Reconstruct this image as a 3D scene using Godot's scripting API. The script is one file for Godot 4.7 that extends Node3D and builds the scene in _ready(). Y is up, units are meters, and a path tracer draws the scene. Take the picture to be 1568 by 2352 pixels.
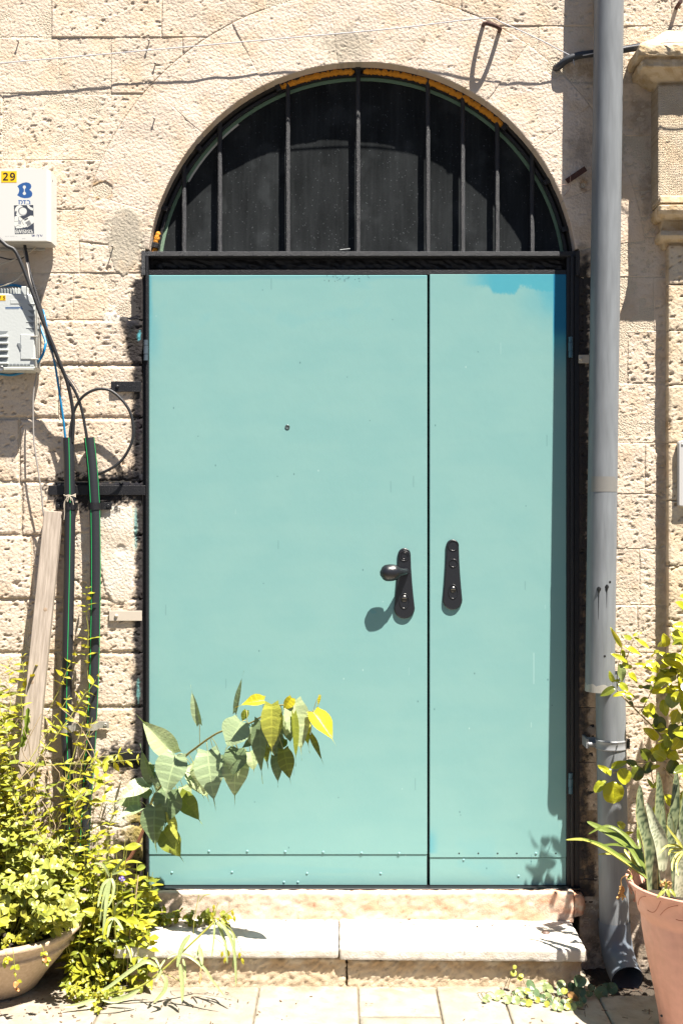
extends Node3D

# ------------------------------------------------------------------ measures
const D := 4.0            # metres from the lens to the face of the wall
const S := 0.001493       # metres on the face of the wall per survey unit (1568 units across the view)
const EYE := 1.5134       # height of the lens over the pavement
var org := {}
var mats := {}
var shapes := {}
var rng := RandomNumberGenerator.new()
var na := FastNoiseLite.new()
var nb := FastNoiseLite.new()
var nc := FastNoiseLite.new()
var nd := FastNoiseLite.new()
var ne := FastNoiseLite.new()


func P(u: float, v: float, z := 0.0) -> Vector3:       # survey units (u right, v down) at a distance z in front of the wall
	var f := S * (D - z) / D
	return Vector3((u - 784.0) * f, EYE - (v - 1176.0) * f, z)


func Q(u: float, v: float, z := 0.0) -> Vector2:
	var p := P(u, v, z)
	return Vector2(p.x, p.y)


func polyq(a: Array, z := 0.0) -> PackedVector2Array:
	var r := PackedVector2Array()
	for i in range(0, a.size(), 2):
		r.append(Q(a[i], a[i + 1], z))
	return r


func path3(a: Array) -> PackedVector3Array:             # u, v, z triples
	var r := PackedVector3Array()
	for i in range(0, a.size(), 3):
		r.append(P(a[i], a[i + 1], a[i + 2]))
	return r


func smooth_path(p: PackedVector3Array, n := 6) -> PackedVector3Array:
	var r := PackedVector3Array()
	for i in p.size() - 1:
		var a := p[maxi(i - 1, 0)]
		var d := p[mini(i + 2, p.size() - 1)]
		for k in n:
			r.append(p[i].cubic_interpolate(p[i + 1], a, d, float(k) / n))
	r.append(p[p.size() - 1])
	return r


# ------------------------------------------------------------------ nodes
func thing(called: String, label: String, category: String, base: Vector3, group := "") -> Node3D:
	var o := Node3D.new()
	o.name = called
	add_child(o, true)
	o.position = base
	org[o] = base
	tag(o, label, category, group)
	return o


func tag(o: Node, label: String, category := "", group := "") -> void:
	if label:
		o.set_meta("label", label)
	if category:
		o.set_meta("category", category)
	if group:
		o.set_meta("group", group)


func stuff(o: Node) -> void:
	o.set_meta("kind", "stuff")


func part(called: String, mesh: Mesh, m: Material, parent: Node3D = null) -> MeshInstance3D:   # mesh in world coordinates
	var o := MeshInstance3D.new()
	o.name = called
	o.mesh = mesh
	o.material_override = m
	if parent == null:
		add_child(o, true)
	else:
		parent.add_child(o, true)
		o.position = -(org[parent] as Vector3)
	org[o] = Vector3.ZERO
	return o


func placed(called: String, mesh: Mesh, m: Material, t: Transform3D, parent: Node3D) -> MeshInstance3D:
	var o := MeshInstance3D.new()
	o.name = called
	o.mesh = mesh
	o.material_override = m
	parent.add_child(o, true)
	o.transform = Transform3D(t.basis, t.origin - (org[parent] as Vector3))
	return o


# ------------------------------------------------------------------ materials
func lin(r: float, g: float, b: float, a := 1.0) -> Color:
	var c := Color(r, g, b).linear_to_srgb()
	c.a = a
	return c


func noise_tex(freq: float, seed_: int, oct := 4, kind := FastNoiseLite.TYPE_SIMPLEX_SMOOTH, size := 512, lo := Color.BLACK, hi := Color.WHITE) -> NoiseTexture2D:
	var n := FastNoiseLite.new()
	n.noise_type = kind
	n.seed = seed_
	n.frequency = freq
	n.fractal_type = FastNoiseLite.FRACTAL_FBM
	n.fractal_octaves = oct
	var t := NoiseTexture2D.new()
	t.width = size
	t.height = size
	t.seamless = true
	t.noise = n
	var g := Gradient.new()
	g.set_color(0, lo)
	g.set_color(1, hi)
	t.color_ramp = g
	return t


func mat(called: String, c: Color, rough := 0.8, opt := {}) -> StandardMaterial3D:
	if mats.has(called):
		return mats[called]
	var m := StandardMaterial3D.new()
	m.resource_name = called
	m.albedo_color = c
	m.roughness = rough
	m.cull_mode = BaseMaterial3D.CULL_DISABLED
	if opt.has("metal"):
		m.metallic = opt.metal
	if opt.has("spec"):
		m.metallic_specular = opt.spec
	if opt.has("vc"):
		m.vertex_color_use_as_albedo = true
	if opt.has("back"):
		m.backlight_enabled = true
		m.backlight = opt.back
	if opt.has("tex"):
		m.albedo_texture = opt.tex
	if opt.has("bump"):
		m.heightmap_enabled = true
		m.heightmap_texture = opt.bump
		m.heightmap_scale = opt.get("bumpcm", 0.1)
	if opt.has("tri"):
		m.uv1_triplanar = true
		m.uv1_world_triplanar = true
		m.uv1_scale = Vector3.ONE * float(opt.tri)
	if opt.has("coat"):
		m.clearcoat_enabled = true
		m.clearcoat = opt.coat
		m.clearcoat_roughness = 0.25
	mats[called] = m
	return m


# ------------------------------------------------------------------ shapes
func start(flat := false) -> SurfaceTool:
	var st := SurfaceTool.new()
	st.begin(Mesh.PRIMITIVE_TRIANGLES)
	st.set_smooth_group(-1 if flat else 0)
	return st


func done(st: SurfaceTool) -> ArrayMesh:
	st.generate_normals()
	return st.commit()


func quad(st: SurfaceTool, a: Vector3, b: Vector3, c: Vector3, d: Vector3) -> void:
	st.add_vertex(a); st.add_vertex(b); st.add_vertex(c)
	st.add_vertex(a); st.add_vertex(c); st.add_vertex(d)


func box(st: SurfaceTool, lo: Vector3, hi: Vector3, bev := 0.0, t := Transform3D()) -> void:      # chamfered box
	st.set_smooth_group(-1)
	var b := minf(bev, 0.49 * minf(hi.x - lo.x, minf(hi.y - lo.y, hi.z - lo.z)))
	var c := (lo + hi) * 0.5
	var h := (hi - lo) * 0.5
	var dirs := [Vector3.RIGHT, Vector3.UP, Vector3.BACK]
	for ax in 3:
		for sg in [1.0, -1.0]:
			var n: Vector3 = dirs[ax] * sg
			var u: Vector3 = dirs[(ax + 1) % 3]
			var w: Vector3 = dirs[(ax + 2) % 3] * sg
			var hn := absf(h.dot(n))
			var hu := h.dot(u) - b
			var hw := absf(h.dot(w)) - b
			var o := c + n * hn
			quad(st, t * (o - u * hu - w * hw), t * (o - u * hu + w * hw), t * (o + u * hu + w * hw), t * (o + u * hu - w * hw))
	if b <= 0.0:
		return
	for ax in 3:      # edge chamfers along axis ax
		var e: Vector3 = dirs[ax]
		var u: Vector3 = dirs[(ax + 1) % 3]
		var w: Vector3 = dirs[(ax + 2) % 3]
		var he := h.dot(e) - b
		for su in [1.0, -1.0]:
			for sw in [1.0, -1.0]:
				var p: Vector3 = c + u * su * h.dot(u) + w * sw * (h.dot(w) - b)
				var q: Vector3 = c + u * su * (h.dot(u) - b) + w * sw * h.dot(w)
				if su * sw > 0:
					quad(st, t * (p - e * he), t * (p + e * he), t * (q + e * he), t * (q - e * he))
				else:
					quad(st, t * (p + e * he), t * (p - e * he), t * (q - e * he), t * (q + e * he))
	for sx in [1.0, -1.0]:
		for sy in [1.0, -1.0]:
			for sz in [1.0, -1.0]:
				var s := Vector3(sx, sy, sz)
				var k := c + h * s
				var p1 := t * (k - Vector3(0, b * sy, b * sz))
				var p2 := t * (k - Vector3(b * sx, 0, b * sz))
				var p3 := t * (k - Vector3(b * sx, b * sy, 0))
				if sx * sy * sz > 0:
					st.add_vertex(p1); st.add_vertex(p3); st.add_vertex(p2)
				else:
					st.add_vertex(p1); st.add_vertex(p2); st.add_vertex(p3)


func abox(lo: Vector3, hi: Vector3, bev := 0.002) -> ArrayMesh:
	var st := start(true)
	box(st, lo, hi, bev)
	return done(st)


func pbox(u0: float, v0: float, u1: float, v1: float, z0: float, z1: float, bev := 0.002) -> ArrayMesh:   # box whose front (z1) covers the survey rectangle
	var a := P(u0, v1, z1)
	var b := P(u1, v0, z1)
	return abox(Vector3(a.x, a.y, z0), Vector3(b.x, b.y, z1), bev)


func tube(st: SurfaceTool, p: PackedVector3Array, rad: Variant, sides := 8, caps := true) -> void:
	st.set_smooth_group(0)
	var n := p.size()
	var rings: Array[PackedVector3Array] = []
	var up := Vector3.UP
	var t0 := (p[1] - p[0]).normalized()
	if absf(t0.y) > 0.9:
		up = Vector3.BACK
	var side := t0.cross(up).normalized()
	for i in n:
		var t := (p[mini(i + 1, n - 1)] - p[maxi(i - 1, 0)]).normalized()
		side = (side - t * side.dot(t)).normalized()
		var w := t.cross(side)
		var r: float = rad[i] if rad is Array or rad is PackedFloat32Array else rad
		var ring := PackedVector3Array()
		for k in sides:
			var a := TAU * k / sides
			ring.append(p[i] + (side * cos(a) + w * sin(a)) * r)
		rings.append(ring)
	for i in n - 1:
		for k in sides:
			var k2 := (k + 1) % sides
			quad(st, rings[i][k], rings[i][k2], rings[i + 1][k2], rings[i + 1][k])
	if caps:
		st.set_smooth_group(-1)
		for k in sides:
			var k2 := (k + 1) % sides
			st.add_vertex(p[0]); st.add_vertex(rings[0][k2]); st.add_vertex(rings[0][k])
			st.add_vertex(p[n - 1]); st.add_vertex(rings[n - 1][k]); st.add_vertex(rings[n - 1][k2])


func atube(p: PackedVector3Array, rad: Variant, sides := 8) -> ArrayMesh:
	var st := start()
	tube(st, p, rad, sides)
	return done(st)


func lathe(st: SurfaceTool, prof: Array, c: Vector3, axis := Vector3.UP, segs := 32) -> void:     # prof: Vector2(radius, height)
	st.set_smooth_group(0)
	var u := axis.cross(Vector3.RIGHT if absf(axis.x) < 0.9 else Vector3.UP).normalized()
	var w := axis.cross(u)
	for i in prof.size() - 1:
		var a: Vector2 = prof[i]
		var b: Vector2 = prof[i + 1]
		for k in segs:
			var d0 := u * cos(TAU * k / segs) + w * sin(TAU * k / segs)
			var d1 := u * cos(TAU * (k + 1) / segs) + w * sin(TAU * (k + 1) / segs)
			quad(st, c + d0 * a.x + axis * a.y, c + d0 * b.x + axis * b.y, c + d1 * b.x + axis * b.y, c + d1 * a.x + axis * a.y)


func prism(st: SurfaceTool, poly: PackedVector2Array, z0: float, z1: float, bev := 0.0) -> void:    # polygon across x and y, extruded along z
	st.set_smooth_group(-1)
	var p := poly
	if not Geometry2D.is_polygon_clockwise(p):
		p = p.duplicate()
		p.reverse()
	var q := p
	if bev > 0.0:
		var inner := Geometry2D.offset_polygon(p, -bev, Geometry2D.JOIN_MITER)
		if inner.size() == 1 and inner[0].size() == p.size():
			# match the start vertex
			var best := 0
			for i in p.size():
				if inner[0][i].distance_to(p[0]) < inner[0][best].distance_to(p[0]):
					best = i
			var cand := PackedVector2Array()
			for i in p.size():
				cand.append(inner[0][(best + i) % p.size()])
			if Geometry2D.is_polygon_clockwise(cand):
				q = cand
	var n := p.size()
	var zb := z1 - (bev if q != p else 0.0)
	for i in n:
		var j := (i + 1) % n
		quad(st, Vector3(p[i].x, p[i].y, z0), Vector3(p[i].x, p[i].y, zb), Vector3(p[j].x, p[j].y, zb), Vector3(p[j].x, p[j].y, z0))
		if q != p:
			quad(st, Vector3(p[i].x, p[i].y, zb), Vector3(q[i].x, q[i].y, z1), Vector3(q[j].x, q[j].y, z1), Vector3(p[j].x, p[j].y, zb))
	var tri := Geometry2D.triangulate_polygon(q)
	for i in range(0, tri.size(), 3):
		var a := q[tri[i]]
		var b := q[tri[i + 1]]
		var c := q[tri[i + 2]]
		if (b - a).cross(c - a) > 0:
			var s := b
			b = c
			c = s
		st.add_vertex(Vector3(a.x, a.y, z1)); st.add_vertex(Vector3(b.x, b.y, z1)); st.add_vertex(Vector3(c.x, c.y, z1))
		st.add_vertex(Vector3(a.x, a.y, z0)); st.add_vertex(Vector3(c.x, c.y, z0)); st.add_vertex(Vector3(b.x, b.y, z0))


func aprism(poly: PackedVector2Array, z0: float, z1: float, bev := 0.0) -> ArrayMesh:
	var st := start(true)
	prism(st, poly, z0, z1, bev)
	return done(st)


func arc_poly(r0: float, r1: float, a0: float, a1: float, n: int, z: float, cu := 831.0, cv := 636.0) -> PackedVector2Array:      # ring sector, survey units, degrees
	var r := PackedVector2Array()
	for i in n + 1:
		var a := deg_to_rad(lerpf(a0, a1, float(i) / n))
		r.append(Q(cu + cos(a) * r1, cv - sin(a) * r1, z))
	for i in n + 1:
		var a := deg_to_rad(lerpf(a1, a0, float(i) / n))
		r.append(Q(cu + cos(a) * r0, cv - sin(a) * r0, z))
	return r


func ribbon(pts: PackedVector3Array, w: float, fold := 0.15, face := Vector3(0, 0.3, 1), taper := 0.0) -> ArrayMesh:   # strap leaf along a path, V-folded
	var st := start()
	st.set_smooth_group(0)
	var n := pts.size()
	var rows: Array[PackedVector3Array] = []
	for i in n:
		var t := float(i) / (n - 1)
		var d := (pts[mini(i + 1, n - 1)] - pts[maxi(i - 1, 0)]).normalized()
		var s := d.cross(face).normalized()
		var nn := s.cross(d).normalized()
		var wd := w * 0.5 * minf(1.0, 0.45 + t * 3.0) * sqrt(maxf(0.0, 1.0 - pow(t, 3.0 - taper)))
		wd = maxf(wd, 0.0004)
		rows.append(PackedVector3Array([pts[i] - s * wd + nn * wd * fold, pts[i] - s * wd * 0.1, pts[i] + s * wd * 0.1, pts[i] + s * wd + nn * wd * fold]))
	for i in n - 1:
		for k in 3:
			st.set_color(Color(0.86, 0.88, 0.84) if k != 1 else Color(1, 1, 0.95))
			quad(st, rows[i][k], rows[i + 1][k], rows[i + 1][k + 1], rows[i][k + 1])
	return done(st)


func leaf_shape(kind: String, v: int) -> ArrayMesh:            # unit leaf: stem end at the origin, tip at x = 1, upper side towards +z
	var key := "%s%d" % [kind, v]
	if shapes.has(key):
		return shapes[key]
	var r := RandomNumberGenerator.new()
	r.seed = hash(key)
	var n := 24 if kind == "heart" else 12
	var cols := [-1.0, -0.62, -0.3, -0.05, 0.05, 0.3, 0.62, 1.0]
	var bend := r.randf_range(0.08, 0.42) if kind == "heart" else r.randf_range(0.05, 0.4)
	var fold := r.randf_range(0.05, 0.4)
	var wave := r.randf_range(0.02, 0.06)
	var ph := r.randf() * TAU
	var twist := r.randf_range(-0.25, 0.25)
	var sway := r.randf_range(-0.08, 0.08)
	var rows: Array[PackedVector3Array] = []
	for i in n + 1:
		var t := float(i) / n
		var w := 0.0
		match kind:
			"heart":
				var u := t / 0.8
				w = 0.5 * pow(maxf(0.0, sin(PI * pow(minf(u, 1.0), 0.56))), 0.78) if u < 1.0 else 0.0
				w = maxf(w, 0.022 * (1.0 - t) / 0.2 if u > 0.8 else 0.0)
			"oval":
				w = 0.5 * pow(maxf(0.0, sin(PI * pow(t, 0.8))), 0.7)
			"round":
				w = 0.5 * pow(maxf(0.0, 1.0 - pow(2.0 * t - 1.0, 2.0)), 0.5)
			"lance":
				w = 0.5 * pow(maxf(0.0, sin(PI * pow(t, 0.75))), 1.15)
			"spoon":
				w = 0.5 * pow(maxf(0.0, sin(PI * pow(t, 1.9))), 0.75) + (0.06 if t < 0.5 else 0.0)
		var row := PackedVector3Array()
		for c in cols:
			var y: float = c * w
			var tw: float = twist * t
			var z := -bend * t * t + fold * absf(c) * w + wave * sin(ph + t * 9.0 + signf(c) * 1.3) * absf(c) * (0.6 if kind == "heart" else 1.0)
			var x := t
			if kind == "heart" and w > 0.03:
				x += 0.05 * absf(c) * sstep(0.08, 0.22, t) * sstep(0.62, 0.36, t)
				z += 0.012 * sin(t * 70.0) * absf(c)
			if kind == "heart" and t < 0.08:
				x = t - 0.10 * absf(c) * (1.0 - t / 0.08) * 0.8
			row.append(Vector3(x, y * cos(tw) + sway * sin(PI * t), z + y * sin(tw)))
		rows.append(row)
	if kind == "heart":      # the lobes reach behind the stem end
		for k in cols.size():
			var c: float = cols[k]
			rows[0][k] = Vector3(-0.07 * absf(c) * (1.0 if absf(c) > 0.2 else 0.0), c * 0.30, fold * absf(c) * 0.3)
	var shade := r.randf_range(0.85, 1.1)
	var st := start()
	st.set_smooth_group(0)
	for i in n:
		for k in cols.size() - 1:
			var mid := k == 3
			var vein := kind == "heart" and (i % 4 == 1)
			st.set_color(Color(1.0, 1.0, 0.9) if mid else Color(0.93, 0.95, 0.88) if vein else Color(0.76, 0.78, 0.74) * shade)
			quad(st, rows[i][k], rows[i + 1][k], rows[i + 1][k + 1], rows[i][k + 1])
	var m := done(st)
	shapes[key] = m
	return m


func leaf_at(base: Vector3, tip: Vector3, width: float, face: Vector3) -> Transform3D:
	var d := tip - base
	var l := d.length()
	d /= l
	var s := face.cross(d)
	if s.length() < 0.05:
		s = Vector3.RIGHT.cross(d)
	s = s.normalized()
	var nn := d.cross(s)
	return Transform3D(Basis(d * l, s * width, nn * minf(l, width * 1.6)), base)


func text_mesh(words: String, size: float, depth := 0.0006, font_name := "Droid Sans", bold := false) -> TextMesh:
	var f := SystemFont.new()
	f.font_names = PackedStringArray([font_name])
	if bold:
		f.font_weight = 700
	var t := TextMesh.new()
	t.font = f
	t.font_size = 64
	t.pixel_size = size / 64.0
	t.depth = depth
	t.text = words
	return t


# ------------------------------------------------------------------ weathered stone
var cavities := []        # [centre, half width, half height, depth] in metres on the wall
var stains := []


func sstep(a: float, b: float, x: float) -> float:
	var t := clampf((x - a) / (b - a), 0.0, 1.0)
	return t * t * (3.0 - 2.0 * t)


func relief(x: float, y: float, d: float, pr: Dictionary) -> float:
	var sd: float = pr.seed
	var pit: float = pr.pit
	var amp: float = pr.get("amp", 1.0)
	var h: float = pr.off + nb.get_noise_2d(x + sd, y) * 0.0025
	h += na.get_noise_2d(x * 0.75 + sd * 3.0, y * 1.25) * (0.0003 + 0.0008 * pit) * amp
	h += nd.get_noise_2d(x + sd, y - sd) * (0.00042 + 0.0004 * pit) * amp
	var n := nc.get_noise_2d(x * 0.62 + sd * 7.0, y * 1.2)
	var lim: float = 0.56 - 0.22 * pit + 0.22 * ne.get_noise_2d(x + sd, y)
	if n > lim:
		h -= minf(1.0, (n - lim) * 6.0) * (0.0025 + 0.006 * pit) * amp
	var r: float = pr.round
	var dd: float = d + nd.get_noise_2d(x * 0.5, y * 0.5 + 9.0) * r * 0.5
	if dd < r:
		var e: float = 1.0 - maxf(dd, 0.0) / r
		h -= e * e * r * 0.75
	for c in cavities:
		var q := Vector2((x - c[0].x) / c[1], (y - c[0].y) / c[2])
		if absf(q.x) < 1.4 and absf(q.y) < 1.4:
			var k: float = q.length() + 0.22 * na.get_noise_2d(x, y)
			h -= c[3] * sstep(1.05, 0.55, k)
	return h


func stain(x: float, y: float, col: Color) -> Color:
	var u := x / S + 784.0
	var v := 1176.0 - (y - EYE) / S
	var n := na.get_noise_2d(x * 0.8, y * 0.8)
	var f := nd.get_noise_2d(x, y)
	var black := Color(0.018, 0.018, 0.021)
	# black paint that ran past the door frame
	if v > 540.0 and v < 2060.0:
		var come := sstep(545.0, 620.0, v + 30.0 * n)
		if u < 340.0:
			var reach := 17.0 + 9.0 * n + 5.0 * f
			if v > 670 and v < 850:
				reach += 18.0 * sstep(670, 710, v) * sstep(850, 800, v)
			if v < 640:
				reach -= 14.0
			if v > 1140 and v < 1400:
				reach -= 6.0
			col = col.lerp(black, 0.97 * come * sstep(326.0 - reach - 9.0, 326.0 - reach + 3.0, u))
		elif u > 1325.0 and u < 1420.0:
			var reach2 := 19.0 + 9.0 * n + 4.0 * f
			if v > 1860:
				reach2 += 16.0
			if v < 560:
				reach2 -= 10.0
			col = col.lerp(black, 0.96 * come * sstep(1331.0 + reach2 + 8.0, 1331.0 + reach2 - 4.0, u))
	for s in stains:
		var q := Vector2((u - s[0]) / s[2], (v - s[1]) / s[3])
		if absf(q.x) < 1.7 and absf(q.y) < 1.7:
			var k := q.length() + 0.5 * n + 0.25 * f
			col = col.lerp(s[4], s[5] * sstep(1.0, 1.0 - s[6], k))
	return col


func edge_dist(p: Vector2, poly: PackedVector2Array) -> float:
	var best := 1e9
	var n := poly.size()
	var a := poly[n - 1]
	for i in n:
		var b := poly[i]
		var ab := b - a
		var t := clampf((p - a).dot(ab) / maxf(ab.length_squared(), 1e-12), 0.0, 1.0)
		best = minf(best, p.distance_squared_to(a + ab * t))
		a = b
	return sqrt(best)


func stone_color(x: float, y: float, h: float, pr: Dictionary) -> Color:
	var n := nb.get_noise_2d(x * 2.0 + 5.0, y * 2.0)
	var m := na.get_noise_2d(x * 0.6 + 3.0, y * 1.3)
	var c: Color = pr.tint
	c = c.lerp(Color(0.69, 0.59, 0.475), clampf(n * 0.7, 0.0, 0.5))
	c = c.lerp(Color(0.58, 0.42, 0.26), clampf(ne.get_noise_2d(x * 0.4 + 11.0, y * 0.5) * 0.9, 0.0, 0.35))
	c = c.lerp(Color(0.54, 0.40, 0.255), clampf(-m * 0.6 + 0.05, 0.0, 0.4) * (0.4 + 0.6 * float(pr.pit)))
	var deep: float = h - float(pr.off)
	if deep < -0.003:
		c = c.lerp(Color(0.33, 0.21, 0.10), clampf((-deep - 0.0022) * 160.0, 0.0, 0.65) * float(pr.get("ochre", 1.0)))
	if pr.get("wall", true):
		c = stain(x, y, c)
	return c


func stone(poly: PackedVector2Array, z0: float, back: float, cell: float, pr: Dictionary) -> ArrayMesh:
	var lo := poly[0]
	var hi := poly[0]
	for p in poly:
		lo = lo.min(p)
		hi = hi.max(p)
	var nx := ceili((hi.x - lo.x) / cell)
	var ny := ceili((hi.y - lo.y) / cell)
	var verts := PackedVector3Array()
	var cols := PackedColorArray()
	var idx := PackedInt32Array()
	var at := PackedInt32Array()
	at.resize((nx + 1) * (ny + 1))
	at.fill(-1)
	var near: float = float(pr.round) * 2.0 + cell
	for j in ny + 1:
		for i in nx + 1:
			var p := Vector2(lo.x + i * cell, lo.y + j * cell)
			if not Geometry2D.is_point_in_polygon(p, poly):
				continue
			var d := edge_dist(p, poly)
			var h := relief(p.x, p.y, d, pr)
			at[j * (nx + 1) + i] = verts.size()
			verts.append(Vector3(p.x, p.y, z0 + h))
			cols.append(stone_color(p.x, p.y, h, pr))
	for j in ny:
		for i in nx:
			var a := at[j * (nx + 1) + i]
			var b := at[j * (nx + 1) + i + 1]
			var c := at[(j + 1) * (nx + 1) + i + 1]
			var e := at[(j + 1) * (nx + 1) + i]
			if a >= 0 and b >= 0 and c >= 0 and e >= 0:
				idx.append_array([a, e, c, a, c, b])
				continue
			var p0 := Vector2(lo.x + i * cell, lo.y + j * cell)
			var sq := PackedVector2Array([p0, p0 + Vector2(cell, 0), p0 + Vector2(cell, cell), p0 + Vector2(0, cell)])
			for r in Geometry2D.intersect_polygons(sq, poly):
				if r.size() < 3:
					continue
				var first := verts.size()
				for p in r:
					var h := relief(p.x, p.y, edge_dist(p, poly), pr)
					verts.append(Vector3(p.x, p.y, z0 + h))
					cols.append(stone_color(p.x, p.y, h, pr))
				var cw := Geometry2D.is_polygon_clockwise(r)
				for k in range(1, r.size() - 1):
					if cw:
						idx.append_array([first, first + k, first + k + 1])
					else:
						idx.append_array([first, first + k + 1, first + k])
	# sides
	var ccw := not Geometry2D.is_polygon_clockwise(poly)
	var np := poly.size()
	for i in np:
		var a := poly[i]
		var b := poly[(i + 1) % np]
		var n := maxi(1, ceili(a.distance_to(b) / (cell * 1.5)))
		var first := verts.size()
		for k in n + 1:
			var p := a.lerp(b, float(k) / n)
			var h := relief(p.x, p.y, 0.0, pr)
			var c := stone_color(p.x, p.y, h, pr)
			verts.append(Vector3(p.x, p.y, z0 + h)); cols.append(c)
			verts.append(Vector3(p.x, p.y, back)); cols.append(c)
		for k in n:
			var q := first + k * 2
			if ccw:
				idx.append_array([q, q + 2, q + 1, q + 2, q + 3, q + 1])
			else:
				idx.append_array([q, q + 1, q + 2, q + 2, q + 1, q + 3])
	var arr := []
	arr.resize(Mesh.ARRAY_MAX)
	arr[Mesh.ARRAY_VERTEX] = verts
	arr[Mesh.ARRAY_COLOR] = cols
	arr[Mesh.ARRAY_INDEX] = idx
	var am := ArrayMesh.new()
	am.add_surface_from_arrays(Mesh.PRIMITIVE_TRIANGLES, arr)
	var st := SurfaceTool.new()
	st.create_from(am, 0)
	st.generate_normals()
	return st.commit()


func rough_box(lo: Vector3, hi: Vector3, cell: float, rnd: float, amp: float, freq: float, tint: Color, stain_fn: Variant = null, skew := 0.0) -> ArrayMesh:   # a block with worn edges and uneven faces
	var verts := PackedVector3Array()
	var cols := PackedColorArray()
	var idx := PackedInt32Array()
	var c := (lo + hi) * 0.5
	var h := (hi - lo) * 0.5
	var inner := Vector3(maxf(h.x - rnd, 0.0), maxf(h.y - rnd, 0.0), maxf(h.z - rnd, 0.0))
	var dirs := [Vector3.RIGHT, Vector3.UP, Vector3.BACK]
	for ax in 3:
		for sg in [1.0, -1.0]:
			var n: Vector3 = dirs[ax] * sg
			if ax == 1 and sg < 0:
				continue
			var u: Vector3 = dirs[(ax + 1) % 3]
			var w: Vector3 = dirs[(ax + 2) % 3]
			var hu := h.dot(u)
			var hw := h.dot(w)
			var nu := maxi(1, ceili(2.0 * hu / cell))
			var nw := maxi(1, ceili(2.0 * hw / cell))
			var first := verts.size()
			for j in nw + 1:
				for i in nu + 1:
					var p: Vector3 = n * h.dot(n.abs()) + u * lerpf(-hu, hu, float(i) / nu) + w * lerpf(-hw, hw, float(j) / nw)
					var q := p.clamp(-inner, inner)
					var dir := p - q
					var wob := 1.0 + 0.5 * na.get_noise_3d((c.x + p.x) * 0.5, (c.y + p.y) * 0.5, (c.z + p.z) * 0.5)
					if dir.length() > 1e-6:
						dir = dir.normalized()
						p = q + dir * rnd
					var wp := c + p
					var k := na.get_noise_3dv(wp * freq) + 0.5 * nd.get_noise_3dv(wp * freq)
					p += dir * (k * amp - (wob - 1.0) * rnd * 0.4)
					p.y += skew * (wp.x - c.x)
					verts.append(c + p)
					var cc := tint.lerp(tint * Color(0.78, 0.72, 0.62), clampf(0.4 + nb.get_noise_3dv(wp * 2.0) * 1.1, 0, 1) * 0.6)
					cc = cc.lerp(tint * 0.5, clampf(-k * 1.2 - 0.25, 0.0, 0.5))
					if stain_fn != null:
						cc = stain_fn.call(wp, cc)
					cols.append(cc)
			for j in nw:
				for i in nu:
					var a := first + j * (nu + 1) + i
					var b := a + 1
					var d := a + nu + 1
					var e := d + 1
					if sg > 0:
						idx.append_array([a, e, b, a, d, e])
					else:
						idx.append_array([a, b, e, a, e, d])
	var arr := []
	arr.resize(Mesh.ARRAY_MAX)
	arr[Mesh.ARRAY_VERTEX] = verts
	arr[Mesh.ARRAY_COLOR] = cols
	arr[Mesh.ARRAY_INDEX] = idx
	var am := ArrayMesh.new()
	am.add_surface_from_arrays(Mesh.PRIMITIVE_TRIANGLES, arr)
	var st := SurfaceTool.new()
	st.create_from(am, 0)
	st.generate_normals()
	return st.commit()


func setup_noise() -> void:
	for p in [[na, 11, 32.0, 3], [nb, 12, 5.0, 2], [nc, 13, 46.0, 2], [nd, 14, 105.0, 2], [ne, 15, 14.0, 3]]:
		var n: FastNoiseLite = p[0]
		n.noise_type = FastNoiseLite.TYPE_SIMPLEX_SMOOTH
		n.seed = p[1]
		n.frequency = p[2]
		n.fractal_octaves = p[3]
		n.fractal_type = FastNoiseLite.FRACTAL_FBM


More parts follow.
